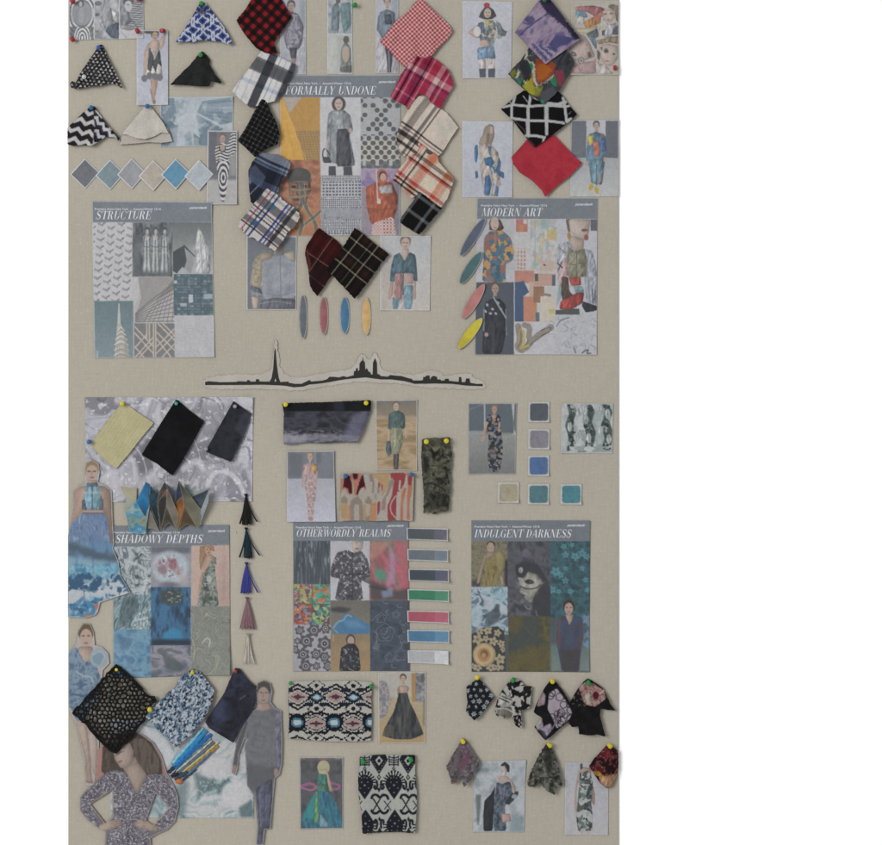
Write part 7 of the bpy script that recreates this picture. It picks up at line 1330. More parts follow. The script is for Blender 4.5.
def p_aztec(c):
    c.view('c1').fill('b6b3ac'); x, y = c.xy(); K = '1f2028'; W_ = 'b6b3ac'
    u = np.round(x / 10.5) * 10.5; v = np.round(y / 10.5) * 10.5
    def near(ctr, per): return np.abs((u - ctr + per / 2) % per - per / 2)
    def dia(ctr, per, cy, a, b, col, p=1.): c.put(col, ((near(ctr, per) / a) ** p + (np.abs(v - cy) / b) ** p < 1) * 1.)
    d1 = near(118, 371); h1 = np.abs(v - 200)
    # row of pink lozenges inside zigzag bands
    for off, th in ((122, 13), (84, 10)): c.put(K, (np.abs(h1 - (off - .55 * d1)) < th) * (off - .55 * d1 > 14) * 1.)
    for cy in (132, 270):
        for sx_ in (-75, 75): dia(302 + sx_, 360, cy, 62, 26, '252a38'); c.put(W_, (near(302 + sx_, 360) < 50) * (np.abs(v - cy - (24 if cy < 200 else -24)) < 9) * ((np.round(u / 10.5) % 2) < 1) * 1.)
    dia(118, 371, 200, 112, 72, W_); dia(118, 371, 200, 102, 64, 'a8908f'); dia(118, 371, 200, 66, 20, '32222a'); dia(118, 371, 200, 34, 34, '5a3a40')
    dia(302, 360, 205, 96, 62, K); dia(302, 360, 205, 64, 40, '44708a'); dia(302, 360, 205, 44, 24, 'aebfc8')
    for cy in (90, 316): dia(300, 360, cy, 92, 70, K); dia(300, 360, cy, 76, 56, W_); dia(300, 360, cy, 30, 26, K)
    # second row
    z = near(112, 362)
    c.put(K, (np.abs(v - (395 - .34 * z)) < 12) * (z < 150) * 1.); c.put(K, (np.abs(v - (508 + .34 * z)) < 12) * (z < 150) * 1.)
    dia(297, 360, 460, 158, 108, K, 1.3); dia(297, 360, 460, 138, 88, W_, 1.3)
    for dx in (-84, 84):
        for dy in (-78, 78): dia(297 + dx, 360, 460 + dy, 46, 32, K); dia(297 + dx, 360, 460 + dy - 6 * np.sign(dy), 24, 14, W_)
    dia(297, 360, 460, 124, 76, K, 1.2); dia(297, 360, 460, 112, 64, W_, 1.2); dia(297, 360, 460, 104, 56, 'a8908f', 1.2); dia(297, 360, 460, 70, 18, '262026'); dia(297, 360, 460, 30, 32, '5a3a40')
    dia(112, 362, 450, 84, 88, K, 2.2); dia(112, 362, 450, 58, 48, '4a7894', 2); dia(112, 362, 450, 40, 28, 'b2c2ca', 2)
    dia(297, 360, 606, 92, 66, K); dia(297, 360, 606, 74, 50, W_); dia(297, 360, 606, 28, 24, K); c.put(K, (np.abs(v - (585 + .4 * z)) < 11) * (z < 90) * 1.)
cloth('fabric_swatch', 'black and white stepped geometric knit with pink and blue diamonds', 'T', [64, 97, 150, 92, 250, 95, 350, 92, 444, 98, 440, 180, 442, 280, 438, 366, 340, 370, 250, 370, 150, 362, 62, 356, 66, 270, 62, 180], p_aztec, 4, [250, 95], 3, [(100, 100, 90, 350, 60, 1.2), (380, 100, 390, 360, 60, 1.5)], mat='cloth', fray=.2, wr=(.5, 10), step=.7)
def p_blackgown(c):
    c.view('T').fill('a08f7a'); c.rect('a9a49c', 472, 58, 640, 170, soft=2); c.gy('a8997e', 170, 'a88a5a', 378, c.mrect(472, 170, 690, 380, 2)); c.rect('a87c42', 624, 58, 642, 190); c.rect('5f5e62', 642, 58, 690, 190, a=.8); c.mot(['55565c', '77777c', '9a9a9e'], 3, 4, c.mrect(642, 58, 690, 190)); c.mot(['8a8480', '6a7080', 'a89c94', '77717a'], 4, 6, c.mpoly([474, 90, 510, 100, 530, 180, 510, 250, 474, 270], soft=2)); c.rect('5c5a56', 676, 170, 690, 300, a=.6, soft=2)
    c.head(585, 84, 13, 'b59880', '3e3632', 'up'); c.poly('b39684', [560, 125, 575, 115, 598, 115, 612, 125, 605, 155, 565, 155]); c.poly('8a7868', [558, 130, 570, 118, 575, 160, 560, 160], a=.7)
    g = c.mpoly([565, 150, 605, 150, 612, 185, 640, 240, 665, 300, 678, 340, 620, 362, 550, 362, 490, 345, 500, 310, 540, 240, 555, 190]); c.put('2e3034', g); c.mot(['26282c', '3c3e42', '55524e'], 5, 7, g, sx=.5, sy=2); c.put('6a6052', c.mpoly([485, 345, 510, 290, 545, 300, 540, 350]) * .5)
paper('photo_print', 'catwalk photo of a full black gown among seated guests', 'photo print', 'T', [470, 56, 690, 54, 688, 380, 472, 382], p_blackgown, lift=.9, border=('b5b0a8', .9), group=G_PH)
def p_greengown(c):
    c.view('T').fill('4a4c50'); c.mot(['424448', '54565a', '4c4e52'], 8, 5); c.rect('6a5a62', 112, 444, 312, 460, a=.6, soft=2); c.line('9a5080', [118, 575, 170, 560, 196, 590], 12); c.line('a05a88', [120, 582, 170, 598, 200, 570], 8); c.line('96507c', [248, 560, 298, 570, 290, 590, 245, 590], 10)
    c.ell('a8a07c', 222, 490, 28, 32); c.poly('b0a684', [195, 500, 240, 495, 246, 560, 205, 530]); c.poly('b0987c', [235, 490, 250, 540, 265, 600, 250, 600, 235, 550]); c.poly('3f7a70', [195, 520, 235, 520, 248, 600, 230, 615, 192, 600]); c.poly('4a7460', [200, 560, 240, 570, 235, 610, 198, 605], a=.8)
    g = c.mpoly([190, 595, 250, 605, 280, 660, 306, 720, 306, 764, 120, 764, 130, 700, 160, 640]); c.put('2f6a80', g); c.mot(['2a5a74', '357a8c', '2f6078', '2a5068'], 6, 6, g, sx=.5, sy=2); c.poly('6a9a5c', [186, 600, 196, 600, 200, 740, 178, 745]); c.poly('2f8a86', [160, 640, 188, 610, 176, 720, 125, 725], a=.8, soft=2); c.poly('7a9aa8', [205, 700, 240, 740, 248, 762, 205, 762], a=.8); c.line('24506c', [240, 620, 270, 750], 10, a=.6, soft=2); c.ell('8f5a66', 220, 450, 22, 8, a=.7)
    c.rect('8a8a8c', 275, 447, 300, 454, a=.5); c.rect('8a8a8c', 120, 447, 140, 454, a=.4)
paper('photo_print', 'dark photo of a flowing blue and green gown with pink wings', 'photo print', 'T', [112, 443, 312, 443, 312, 770, 114, 772], p_greengown, lift=.9, border=('a9a8a6', .8), group=G_PH)
def p_bwikat(c):
    c.view('c2').fill('aeb0aa'); B_ = '22252d'; Wt = 'aeb0aa'; x, y = c.xy()
    def med(px, py, up):
        s_ = -1 if up else 1
        m = c.mpoly([px, py + s_ * 142, px - 34, py + s_ * 92, px - 74, py + s_ * 30, px - 88, py - s_ * 20, px - 82, py - s_ * 70, px - 46, py - s_ * 120, px, py - s_ * 138, px + 46, py - s_ * 120, px + 82, py - s_ * 70, px + 88, py - s_ * 20, px + 74, py + s_ * 30, px + 34, py + s_ * 92], soft=.4)
        th = np.arctan2((y - py) * s_ + 10, x - px); rr = np.hypot(x - px, y - py + s_ * 10)
        fr = (np.sin(th * 22) > .35) * (rr > 66) * (rr < 128) * ((y - py) * s_ < 22)
        c.put(B_, m); c.put(Wt, fr * m * (rr > 78)); ring = (np.sin(th * 22) < -.1) * (rr < 112) * (rr > 70) * ((y - py) * s_ < 10); c.put(B_, ring * 1.)
        for dx, dy in ((0, 8), (-28, -20), (28, -20), (-40, 36), (36, 34), (0, 78), (-4, -66), (24, -60), (-30, -60)): c.ell('a4a8aa', px + dx, py + s_ * dy, 9 if dy == 8 else 5, 9 if dy == 8 else 5, a=.85, soft=.5)
    for k in (-1, 0, 1, 2): med(102 + 274 * k, 335, False); med(110 + 274 * k, 708, True)
    for k in (-1, 0, 1):
        px = 236 + 272 * k
        c.poly(B_, [px - 84, 105, px - 60, 55, px + 60, 55, px + 84, 105, px + 40, 180, px, 240, px - 40, 180], soft=.4, sm=0); c.poly(Wt, [px, 70, px + 36, 112, px, 162, px - 36, 112], soft=.4, sm=0); c.ell(B_, px, 115, 15, 18, soft=.4)
        for t in range(5): c.ell('8f9294', px - 60 + t * 14, 120 + t * 22, 4, 4, soft=.4); c.ell('8f9294', px + 60 - t * 14, 120 + t * 22, 4, 4, soft=.4)
        c.poly(B_, [px, 242, px + 20, 268, px, 298, px - 20, 268], soft=.4, sm=0); c.ell(Wt, px, 268, 8, 9, soft=.4); c.poly(B_, [px, 360, px + 16, 384, px, 408, px - 16, 384], soft=.4, sm=0)
        for s_ in (-1, 1):
            for cy, f in ((345, 1), (700, -1)): c.line(B_, [px + s_ * 22, cy - 40 * f, px + s_ * 14, cy, px + s_ * 26, cy + 38 * f, px + s_ * 46, cy + 22 * f, px + s_ * 40, cy + 2 * f], 20, soft=.4); 
        c.poly(B_, [px + 4, 636, px + 18, 660, px + 4, 684, px - 10, 660], soft=.4, sm=0); c.poly(B_, [px + 6, 735, px + 30, 780, px + 6, 796, px - 18, 780], soft=.4, sm=0)
        q = px + 8; 
        c.line(B_, [q - 78, 462, q - 66, 434, q - 30, 430, q, 462, q + 30, 430, q + 66, 440, q + 78, 470], 24, soft=.4); c.line(B_, [q - 78, 580, q - 62, 606, q - 30, 608, q, 580, q + 30, 608, q + 62, 600, q + 78, 575], 24, soft=.4); c.line(B_, [q - 62, 470, q + 10, 585], 13, soft=.4); c.line(B_, [q + 8, 462, q - 62, 578], 13, soft=.4)
        c.line(B_, [px + 48, 490, px + 112, 576], 9, soft=.4); c.line(B_, [px + 112, 490, px + 52, 566], 9, soft=.4)
        b = px + 138
        for t in range(4): c.line(B_, [b - 44, 78 + t * 24, b, 92 + t * 20, b + 44, 78 + t * 24], 11, soft=.4)
        c.line(B_, [b, 60, b, 160], 12, soft=.4); c.line(B_, [b - 46, 70, b - 40, 160], 9, soft=.4); c.line(B_, [b + 46, 70, b + 40, 160], 9, soft=.4); c.poly(B_, [b, 166, b + 18, 186, b, 208, b - 18, 186], soft=.4, sm=0); c.ell(Wt, b, 186, 6, 7, soft=.4)
    c.rect(B_, 60, 772, 560, 790, a=.75)
cloth('fabric_swatch', 'black and white medallion ikat cloth under two green pins', 'T', [388, 440, 420, 432, 500, 430, 570, 432, 640, 430, 640, 520, 648, 600, 646, 690, 640, 786, 560, 780, 480, 784, 400, 790, 396, 700, 382, 610, 380, 540], p_bwikat, 4, [510, 435], 4, [(420, 450, 400, 770, 40, 2), (600, 450, 630, 770, 40, 2.5)], fray=.25, wr=(.7, 10), step=.7)
pin('T', 72, 102, 'green', 'green push pin at the left of the stepped geometric knit', 4.5, (2, 2), .8); pin('T', 440, 112, 'green', 'green push pin at the right of the stepped geometric knit', 6, (3, 18), .85)
pin('T', 402, 455, 'green', 'green push pin at the left of the medallion ikat', 5, (3, 12), 1.0); pin('T', 620, 446, 'green', 'green push pin at the right of the medallion ikat', 6, (3, 12), 1.0)

# ================================================================ right: indulgent darkness
def p_floralrunway(c):
    c.view('U').fill('77797a'); c.rect('55606a', 68, 70, 312, 215); c.rect('9aa0a2', 145, 68, 153, 215); c.poly('a2a7a8', [285, 68, 300, 68, 296, 215, 275, 235, 312, 232, 300, 200], sm=0); c.poly('8f9596', [68, 205, 140, 205, 150, 225, 68, 230], sm=0, a=.8); c.gy('8a8c8a', 225, '6c6f70', 425, c.mrect(68, 225, 312, 425, 3)); c.line('a0a4a6', [68, 100, 145, 70], 3, a=.5)
    c.head(199, 98, 14, 'b08c74', '8a6a4a', 'up'); c.poly('a89084', [175, 130, 198, 120, 218, 130, 210, 160, 180, 160]); g = c.mpoly([160, 130, 180, 122, 195, 160, 215, 122, 228, 135, 230, 190, 240, 260, 240, 330, 225, 410, 175, 415, 165, 330, 170, 240, 158, 170]); c.put('26282e', g); c.patch(['26282e', '24262c', '2a2c32', '8f7f78', '2c2e36', '5a6878', '222428', '77706c'], 2.3, 6, g); c.ell('a0705c', 195, 150, 10, 8); c.line('ae8c76', [160, 165, 145, 215, 138, 255], 12); c.line('ae8c76', [224, 165, 222, 210], 9); c.poly('7f6f68', [165, 300, 205, 290, 205, 350, 175, 350], a=.5, soft=3)
paper('photo_print', 'runway photo of a long black floral dress and grey columns', 'photo print', 'U', [67, 67, 313, 66, 305, 424, 66, 425], p_floralrunway, lift=.9, border=('a9a8a6', .6), group=G_PH)
def p_greenblur(c):
    c.view('U').fill('aab0b0'); M1 = np.ones(len(c.X)); c.patch(['a4abab', 'b3b8b9', '98a2a2', 'b0b5b6', '8a9595'], 4, 3, M1, ws=1.8, sy=1.8)
    for k, px in enumerate((588, 680, 768)):
        m = c.mpoly([px - 26, 70, px + 8, 74, px + 26, 110, px + 10, 160, px + 30, 215, px + 20, 270, px + 12, 306, px - 30, 300, px - 14, 240, px - 34, 180, px - 12, 120], soft=1.2)
        c.patch(['2c3634', '3a4644', '333e3c', '46524f', '8f9a98', '26302e', '55625f', '3f5048'], 2.4, 7 + k, m, ws=1.8, sy=1.4)
    for k, (px, py) in enumerate(((625, 110), (622, 225), (735, 205), (730, 95), (662, 148), (580, 185), (770, 120), (676, 242), (776, 246), (612, 240), (640, 90))):
        c.poly('b6bbbc', [px - 12, py - 18, px + 4, py - 26, px + 13, py - 4, px + 8, py + 22, px - 6, py + 27, px - 14, py + 6], a=.9, soft=.8); c.line('5a6664', [px - 3, py - 14, px + 2, py + 16], 4, a=.6)
    for px, py in ((658, 155), (768, 122), (590, 180), (700, 110)): c.ell('5f8468', px, py, 6, 5, a=.8)
    c.rect('b2b3b8', 535, 66, 560, 320, a=.6, soft=4); c.rect('a8acae', 560, 296, 795, 320, a=.6, soft=2); c.patch(['3c4644', 'a9aeb0', '8a9494', 'b2b6b8'], 3, 21, c.mrect(565, 285, 795, 312, 1), ws=1.6, sx=2)
paper('photo_print', 'blurred dark green and white ikat print at the right', 'photo print', 'U', [537, 66, 797, 68, 795, 320, 533, 320], p_greenblur, lift=.9, border=('adaeae', .7), group=G_PH)
def rrect(x0, y0, x1, y1, r):
    pts = []
    for cx, cy, a0 in ((x1 - r, y0 + r, -90), (x1 - r, y1 - r, 0), (x0 + r, y1 - r, 90), (x0 + r, y0 + r, 180)):
        for k in range(6): a = math.radians(a0 + 18 * k); pts += [cx + r * math.cos(a), cy + r * math.sin(a)]
    return pts
for (cx, cy, col, nm, rot) in ((424, 112, '4a525c', 'charcoal blue', 0), (424, 248, '7c7882', 'grey mauve', 0), (422, 382, '426496', 'cornflower blue', 0), (270, 518, 'a0977c', 'khaki', 0), (422, 526, '46727c', 'deep sea-green', 0), (586, 526, '3f7f8c', 'turquoise', 0)):
    def p(c, col=col, cx=cx, cy=cy):
        c.view('U').fill('b5b3b0'); c.put(col, c.mpoly(rrect(cx - 46, cy - 44, cx + 46, cy + 44, 14), .6, 0)); c.speck(hx(col) * .9, 3, 4, .62, c.mpoly(rrect(cx - 46, cy - 44, cx + 46, cy + 44, 14), .6, 0), a=.5)
    paper('color_chip', nm + ' rounded square colour chip with a white margin', 'color chip', 'U', [cx - 54, cy - 52, cx + 54, cy - 53, cx + 52, cy + 52, cx - 55, cy + 52], p, lift=1.6, group='white-margined square colour chips', wave=.3, thick=.8, curl=(0, 0, 3, 0) if cx != 270 else (0, 0, 4, 2))
def p_indulgent(c):
    c.view('a7').fill('474e50'); header(c, 0, -120, 790, 38, '69717a'); x, y = c.xy()
    m = c.mrect(32, 38, 250, 314); c.put('77705a', m); c.mot(['5c5748', '7d775f', '6a6450'], 3, 4, m); c.rect('2c3034', 232, 150, 262, 314, soft=3); c.rect('303438', 32, 270, 90, 314, a=.7, soft=4)
    c.ell('3a302c', 150, 56, 26, 20); c.ell('a58a78', 148, 74, 22, 32); c.poly('a88e7c', [130, 100, 165, 100, 170, 130, 120, 140, 105, 190, 80, 290, 65, 295, 85, 200, 110, 125]); d = c.mpoly([118, 130, 150, 145, 175, 110, 200, 100, 225, 140, 215, 210, 190, 260, 175, 312, 88, 312, 110, 220]); c.put('7d6f42', d); c.mot(['6a5c36', '8d7f52', '75673c'], 4, 3, d, sx=.5, sy=2); c.poly('8f8256', [175, 110, 210, 90, 240, 130, 235, 200, 200, 240, 185, 190], a=.9); c.poly('a48a78', [205, 240, 225, 260, 232, 300, 210, 300])
    m = c.mrect(30, 314, 260, 600); c.put('8fa6b2', m); c.mot(['4a5a66', '7f98a6', 'a4b4bc', '8a9cae', '5c7080'], 7, 9, m, warp=.6, lo=.32, hi=.68); c.rect('86aab8', 160, 318, 260, 400, a=.6, soft=8); c.poly('3f4a54', [110, 480, 180, 430, 215, 470, 200, 520, 130, 560], a=.8, soft=3); c.poly('a9b0bc', [110, 370, 160, 380, 170, 440, 140, 465, 105, 430], a=.8, soft=2); c.poly('a8b4bc', [200, 410, 245, 430, 250, 490, 205, 470], a=.8, soft=2); c.poly('9cb0ba', [36, 440, 80, 430, 105, 500, 70, 560, 34, 540], a=.8, soft=2); c.line('3c4650', [70, 330, 100, 400], 7, a=.7)
    m = np.maximum(c.mpoly([32, 600, 90, 560, 190, 550, 230, 580, 235, 700, 240, 822, 32, 822], sm=0), 0); c.put('36383a', m)
    for (px, py, r) in ((80, 580, 22), (130, 575, 24), (70, 630, 28), (120, 625, 18), (165, 640, 24), (190, 590, 20), (212, 655, 20), (225, 690, 16), (205, 750, 28), (150, 800, 24), (70, 800, 22), (40, 790, 16), (190, 800, 18), (215, 800, 14)):
        th = np.arctan2(y - py, x - px); rr = np.hypot(x - px, y - py); c.put('9c8f74', m * sstep(r + 2, r - 2, rr / (1 + .22 * np.sin(th * 5 + px)))); c.put('6a5c44', m * sstep(r * .35, r * .2, rr)); c.put('7a6e58', m * (np.sin(th * 5 + px) < -.6) * sstep(r, r * .5, rr) * .5)
    c.ell('9a8560', 110, 722, 70, 72); c.ell('b39a72', 108, 720, 58, 60); c.ell('a87a4a', 108, 722, 40, 42); c.ell('7a5636', 110, 718, 24, 26); c.ell('a4835c', 106, 726, 13, 15); c.line('c4b08c', [50, 700, 60, 760, 110, 788], 5, a=.7)
    m = c.mrect(250, 38, 510, 500); c.put('45474d', m); c.mot(['383a40', '4a4c53', '55555e', '404249'], 7, 6, m, warp=.7)
    c.view('c3'); c.ell('6a6274', 220, 130, 38, 46, -25, a=.7, soft=2.5); c.ell('5f5a6a', 375, 180, 24, 28, -40, a=.7, soft=2.5); c.ell('57525e', 300, 150, 60, 50, a=.5, soft=4); c.ell('63626a', 400, 250, 70, 22, 10, a=.5, soft=3); c.poly('33343a', [110, 260, 180, 210, 330, 230, 400, 330, 420, 420, 340, 350, 240, 310, 190, 380, 130, 380], a=.9, soft=2.5)
    c.poly('98968c', [132, 368, 196, 376, 238, 318, 290, 330, 330, 345, 366, 395, 385, 430, 345, 490, 328, 530, 290, 575, 282, 625, 240, 610, 212, 590, 196, 566, 206, 546, 172, 532, 152, 505, 172, 462], soft=1.0); c.ell('a6a498', 300, 440, 46, 50, a=.6, soft=4); c.ell('8f8b84', 165, 425, 22, 40, a=.8, soft=2); c.poly('6a6a72', [110, 390, 150, 420, 158, 490, 120, 470], a=.7, soft=2)
    c.ell('2f3034', 250, 414, 46, 24, 5, soft=1.2); c.ell('5c5a58', 262, 416, 16, 9, a=.8); c.line('3a3a3c', [165, 458, 205, 480, 255, 488, 320, 476, 360, 450, 396, 424], 11); c.line('84827c', [370, 440, 400, 420], 8, a=.7); c.ell('2f3036', 160, 300, 46, 56, 20, a=.8, soft=2); c.ell('98968e', 166, 298, 22, 30, 10, soft=1.2); c.ell('6a6a68', 160, 310, 10, 16, a=.7)
    c.ell('4a4444', 185, 548, 22, 9, 10, soft=.8); c.poly('34353b', [290, 570, 330, 530, 350, 480, 420, 420, 490, 500, 490, 760, 300, 760, 280, 640], a=.85, soft=3); c.line('7f7d80', [205, 650, 235, 690, 272, 680, 262, 650], 10, a=.8); c.ell('6f6876', 180, 605, 20, 22, a=.7, soft=2); c.line('6f7078', [60, 640, 100, 600, 140, 620], 12, a=.6, soft=1.5); c.line('7a8288', [318, 700, 325, 750, 345, 760], 12, a=.6, soft=1.5); c.line('74747a', [130, 680, 135, 720], 14, a=.6, soft=2); c.line('686870', [160, 740, 200, 725, 230, 750], 10, a=.6, soft=1.5); c.view('a7')
    m = c.mrect(256, 490, 510, 822); c.put('4a4a34', m); c.mot(['4c4a30', '5f5530', '3f4438', '574f30'], 9, 14, m); c.put('3a4446', m * c.mpoly([360, 480, 450, 500, 440, 660, 360, 680, 260, 720, 260, 600], soft=6) * .8); c.poly('584e30', [262, 500, 330, 490, 350, 540, 300, 600, 262, 580], a=.8, soft=4); c.poly('5f5430', [262, 720, 420, 680, 505, 640, 505, 822, 262, 822], a=.6, soft=6); c.line('66603c', [350, 560, 420, 620, 480, 600], 4, a=.4); c.line('66603c', [330, 640, 400, 700, 440, 800], 4, a=.4)
    m = c.mrect(510, 38, 748, 500); c.put('33505a', m); c.mot(['2c434c', '38606a', '2f4a54'], 7, 7, m)
    for (px, py, r) in ((590, 70, 16), (600, 120, 18), (660, 130, 22), (700, 110, 22), (730, 130, 18), (540, 220, 26), (570, 240, 18), (600, 275, 18), (630, 340, 16), (520, 330, 20), (720, 270, 16), (640, 60, 14), (700, 200, 14), (560, 340, 14), (600, 200, 12), (730, 330, 14)):
        th = np.arctan2(y - py, x - px); rr = np.hypot(x - px, y - py); c.put('4f8a96', m * sstep(r + 3, r - 3, rr / (1 + .25 * np.sin(th * 5 + px))) * .8); c.put('35626c', m * sstep(r * .4, r * .2, rr) * .7)
    m = c.mrect(510, 500, 748, 822, 3); c.gy('3f525a', 400, '6a7c78', 822, m); c.rect('3a4450', 510, 500, 548, 660, a=.6, soft=5); c.mot(['4a6478', '6a86a0', '3c5264'], 5, 4, c.mrect(705, 480, 748, 680, 3)); 
    c.ell('2f4a48', 617, 395, 24, 24); c.ell('3a2e2c', 620, 430, 34, 40); c.ell('a4897c', 620, 445, 26, 36); c.ell('5a4a44', 608, 438, 7, 3); c.ell('5a4a44', 634, 438, 7, 3); c.ell('7a5450', 620, 465, 9, 3); c.poly('a88d80', [600, 480, 650, 480, 640, 520, 625, 545, 605, 510])
    d = c.mpoly([552, 500, 600, 485, 625, 548, 655, 485, 700, 500, 712, 600, 700, 670, 688, 740, 680, 822, 580, 822, 560, 720, 545, 640]); c.put('3f3a48', d); c.mot(['33405e', '4a3f48', '2f4a70', '4a4650'], 5, 8, d, sx=.6, sy=1.6); c.poly('6a4a44', [552, 510, 575, 500, 565, 690, 548, 640], a=.6, soft=2); c.poly('5f4644', [685, 510, 705, 520, 705, 660, 690, 690], a=.6, soft=2); c.poly('3f3838', [565, 690, 690, 690, 680, 822, 580, 822], a=.8, soft=4)
poster('dark trend poster of masks and flowers titled INDULGENT DARKNESS', 'W', [79, 74, 652, 75, 650, 806, 80, 804], p_indulgent, 'INDULGENT DARKNESS', 474, 537.4, 571, 8.0, (474.5, 527.6, 65), (567, 526.3, 18), curl=(0, 1, 0, 0))
# ---- hanging floral scraps
def p_daisy(c, bg='1f2228', fl='a9b0b4', st=7.2, seed=3, r0=2.4):
    c.fill(bg); rs = np.random.RandomState(seed); lo, hi = (c.X.min(), c.Y.min()), (c.X.max(), c.Y.max()); pts = []
    for j, yy in enumerate(np.arange(lo[1], hi[1] + st, st * .8)):
        for xx in np.arange(lo[0] + (j % 2) * st / 2, hi[0] + st, st): pts.append((xx + rs.uniform(-1.3, 1.3), yy + rs.uniform(-1.3, 1.3), r0 * rs.uniform(.6, 1.2)))
    for k, (px, py, r) in enumerate(pts):
        th = np.arctan2(c.Y - py, c.X - px); rr = np.hypot(c.X - px, c.Y - py); n = 5 + k % 3; c.put(fl, sstep(.5, -.5, rr - r * (.72 + .3 * np.cos(th * n + k)))); c.put(bg, sstep(r * .34, r * .2, rr) * .8)
GSC = 'floral scraps hanging from single pins'
cloth('fabric_swatch', 'small black scrap with grey-white daisies', 'Y', [172, 60, 195, 75, 225, 110, 250, 145, 225, 185, 195, 220, 160, 254, 138, 235, 120, 212, 128, 170, 124, 135, 122, 100, 145, 82], lambda c: p_daisy(c.view('Y')), 4, [172, 70], 8, [(185, 90, 170, 230, 22, 4), (140, 110, 140, 210, 14, 3)], group=GSC)
def p_bwfloral(c):
    c.view('Y').fill('1f1f21'); c.mot(['17171a', '2a2a2c'], 4, 3); n = c.n(4.5, 6, 2, warp=1.1); c.put('b3b0aa', sstep(.52, .56, n)); c.poly('b5b2ac', [275, 150, 320, 135, 340, 165, 330, 190, 290, 190, 265, 180], a=.9); c.line('1f1f21', [275, 150, 320, 170], 5); c.line('1f1f21', [285, 140, 330, 160], 4); c.poly('7d7872', [262, 195, 330, 190, 340, 225, 300, 240, 262, 225]); c.line('b5b0aa', [262, 200, 300, 195, 340, 215], 6); c.poly('1c1c1e', [335, 230, 375, 225, 382, 290, 350, 280]); c.speck('b0aca6', 2.2, 9, .66, c.mpoly([335, 200, 375, 205, 382, 290, 345, 280]))
cloth('fabric_swatch', 'bunched black and cream floral scrap under a green pin', 'Y', [338, 55, 372, 68, 395, 95, 426, 95, 420, 150, 415, 195, 385, 205, 372, 215, 382, 262, 376, 290, 352, 280, 335, 250, 330, 225, 295, 243, 262, 232, 253, 205, 262, 170, 280, 125, 310, 85], p_bwfloral, 4, [340, 65], 9, [(345, 80, 345, 220, 22, 5), (300, 120, 290, 220, 18, 4), (400, 100, 390, 190, 14, 3)], group=GSC)
def p_peony(c):
    c.view('Y').fill('1a191c'); c.mot(['151417', '201f23'], 6, 3); m = c.mpoly([505, 130, 540, 105, 575, 150, 612, 215, 600, 245, 560, 280, 540, 290, 520, 240, 498, 200]); c.put('a99ca8', m); x, y = c.xy()
    rs = np.random.RandomState(4)
    for k in range(22): px, py, r = 500 + rs.rand() * 110, 115 + rs.rand() * 165, 9 + rs.rand() * 10; rr = np.hypot(x - px, y - py); c.put('2a2630', m * sstep(3.4, 1.2, np.abs(rr - r)) * .8)
    c.poly('a9929c', [458, 150, 475, 115, 490, 140, 485, 180, 450, 190]); c.poly('b0a8ac', [440, 270, 470, 235, 480, 290, 450, 300]); c.poly('9a8f9e', [460, 290, 510, 265, 525, 290, 490, 330]); c.poly('3f4450', [450, 290, 480, 300, 500, 335, 485, 345], a=.8); c.line('7a6a80', [520, 290, 560, 220], 6)
cloth('fabric_swatch', 'black scrap with one large pale lilac peony', 'Y', [518, 62, 545, 85, 575, 125, 600, 170, 622, 220, 600, 255, 555, 290, 528, 315, 488, 346, 455, 310, 436, 282, 470, 240, 432, 215, 450, 170, 470, 130, 490, 95], p_peony, 5, [518, 70], 9, [(515, 90, 500, 320, 26, 3), (560, 120, 590, 220, 22, 3), (470, 140, 450, 220, 18, 3)], group=GSC)
def p_rosy(c):
    c.view('Y').fill('1b1a1b'); c.mot(['161516', '222021'], 6, 3); c.poly('a06a6c', [650, 100, 680, 75, 720, 85, 750, 120, 740, 170, 700, 180, 680, 150, 650, 120]); c.mot(['9a5f64', 'b5938c', '7a3f48', 'a8a090', 'a87a78'], 3, 5, c.mpoly([640, 95, 680, 75, 755, 110, 770, 150, 720, 190, 670, 180]), warp=.5); c.ell('4f1f28', 722, 138, 14, 18); c.poly('b0a894', [672, 130, 690, 120, 705, 165, 690, 185, 672, 160]); c.line('b8ac98', [740, 130, 760, 115], 8); c.speck('8f8a78', 2, 7, .68, c.mrect(610, 120, 680, 190), a=.7)
cloth('fabric_swatch', 'black scrap with a red and cream rose below the green pin', 'Y', [686, 60, 720, 80, 752, 102, 770, 135, 790, 180, 816, 208, 785, 205, 745, 200, 740, 230, 752, 275, 766, 328, 730, 318, 690, 322, 645, 318, 640, 280, 612, 285, 596, 268, 604, 215, 604, 165, 630, 120, 660, 80], p_rosy, 4, [686, 75], 9, [(690, 100, 700, 310, 30, 4), (730, 110, 780, 200, 18, 3), (640, 120, 625, 270, 16, 3)], group=GSC)
def p_mauve(c):
    c.view('Y').fill('4f4a4e'); c.mot(['3f3c3e', '5c565a', '6a5c62', '4a4748'], 4, 5, warp=.6); c.poly('7a3f58', [98, 440, 120, 400, 130, 430, 112, 480, 100, 480], a=.8, soft=2); c.poly('6a4a60', [90, 370, 130, 370, 150, 420, 110, 420], a=.5, soft=3); c.speck('8f888c', 2, 8, .66, a=.6)
cloth('fabric_swatch', 'dusky grey-mauve sheer scrap in two hanging points', 'Y', [106, 335, 125, 355, 155, 400, 186, 450, 170, 480, 150, 520, 112, 560, 98, 530, 92, 508, 75, 545, 54, 548, 45, 510, 28, 468, 50, 430, 85, 370], p_mauve, 4, [106, 345], 9, [(95, 370, 60, 520, 20, 5), (120, 370, 120, 540, 22, 5), (150, 410, 170, 470, 14, 2)], mat='sheer', group=GSC, fray=.5)
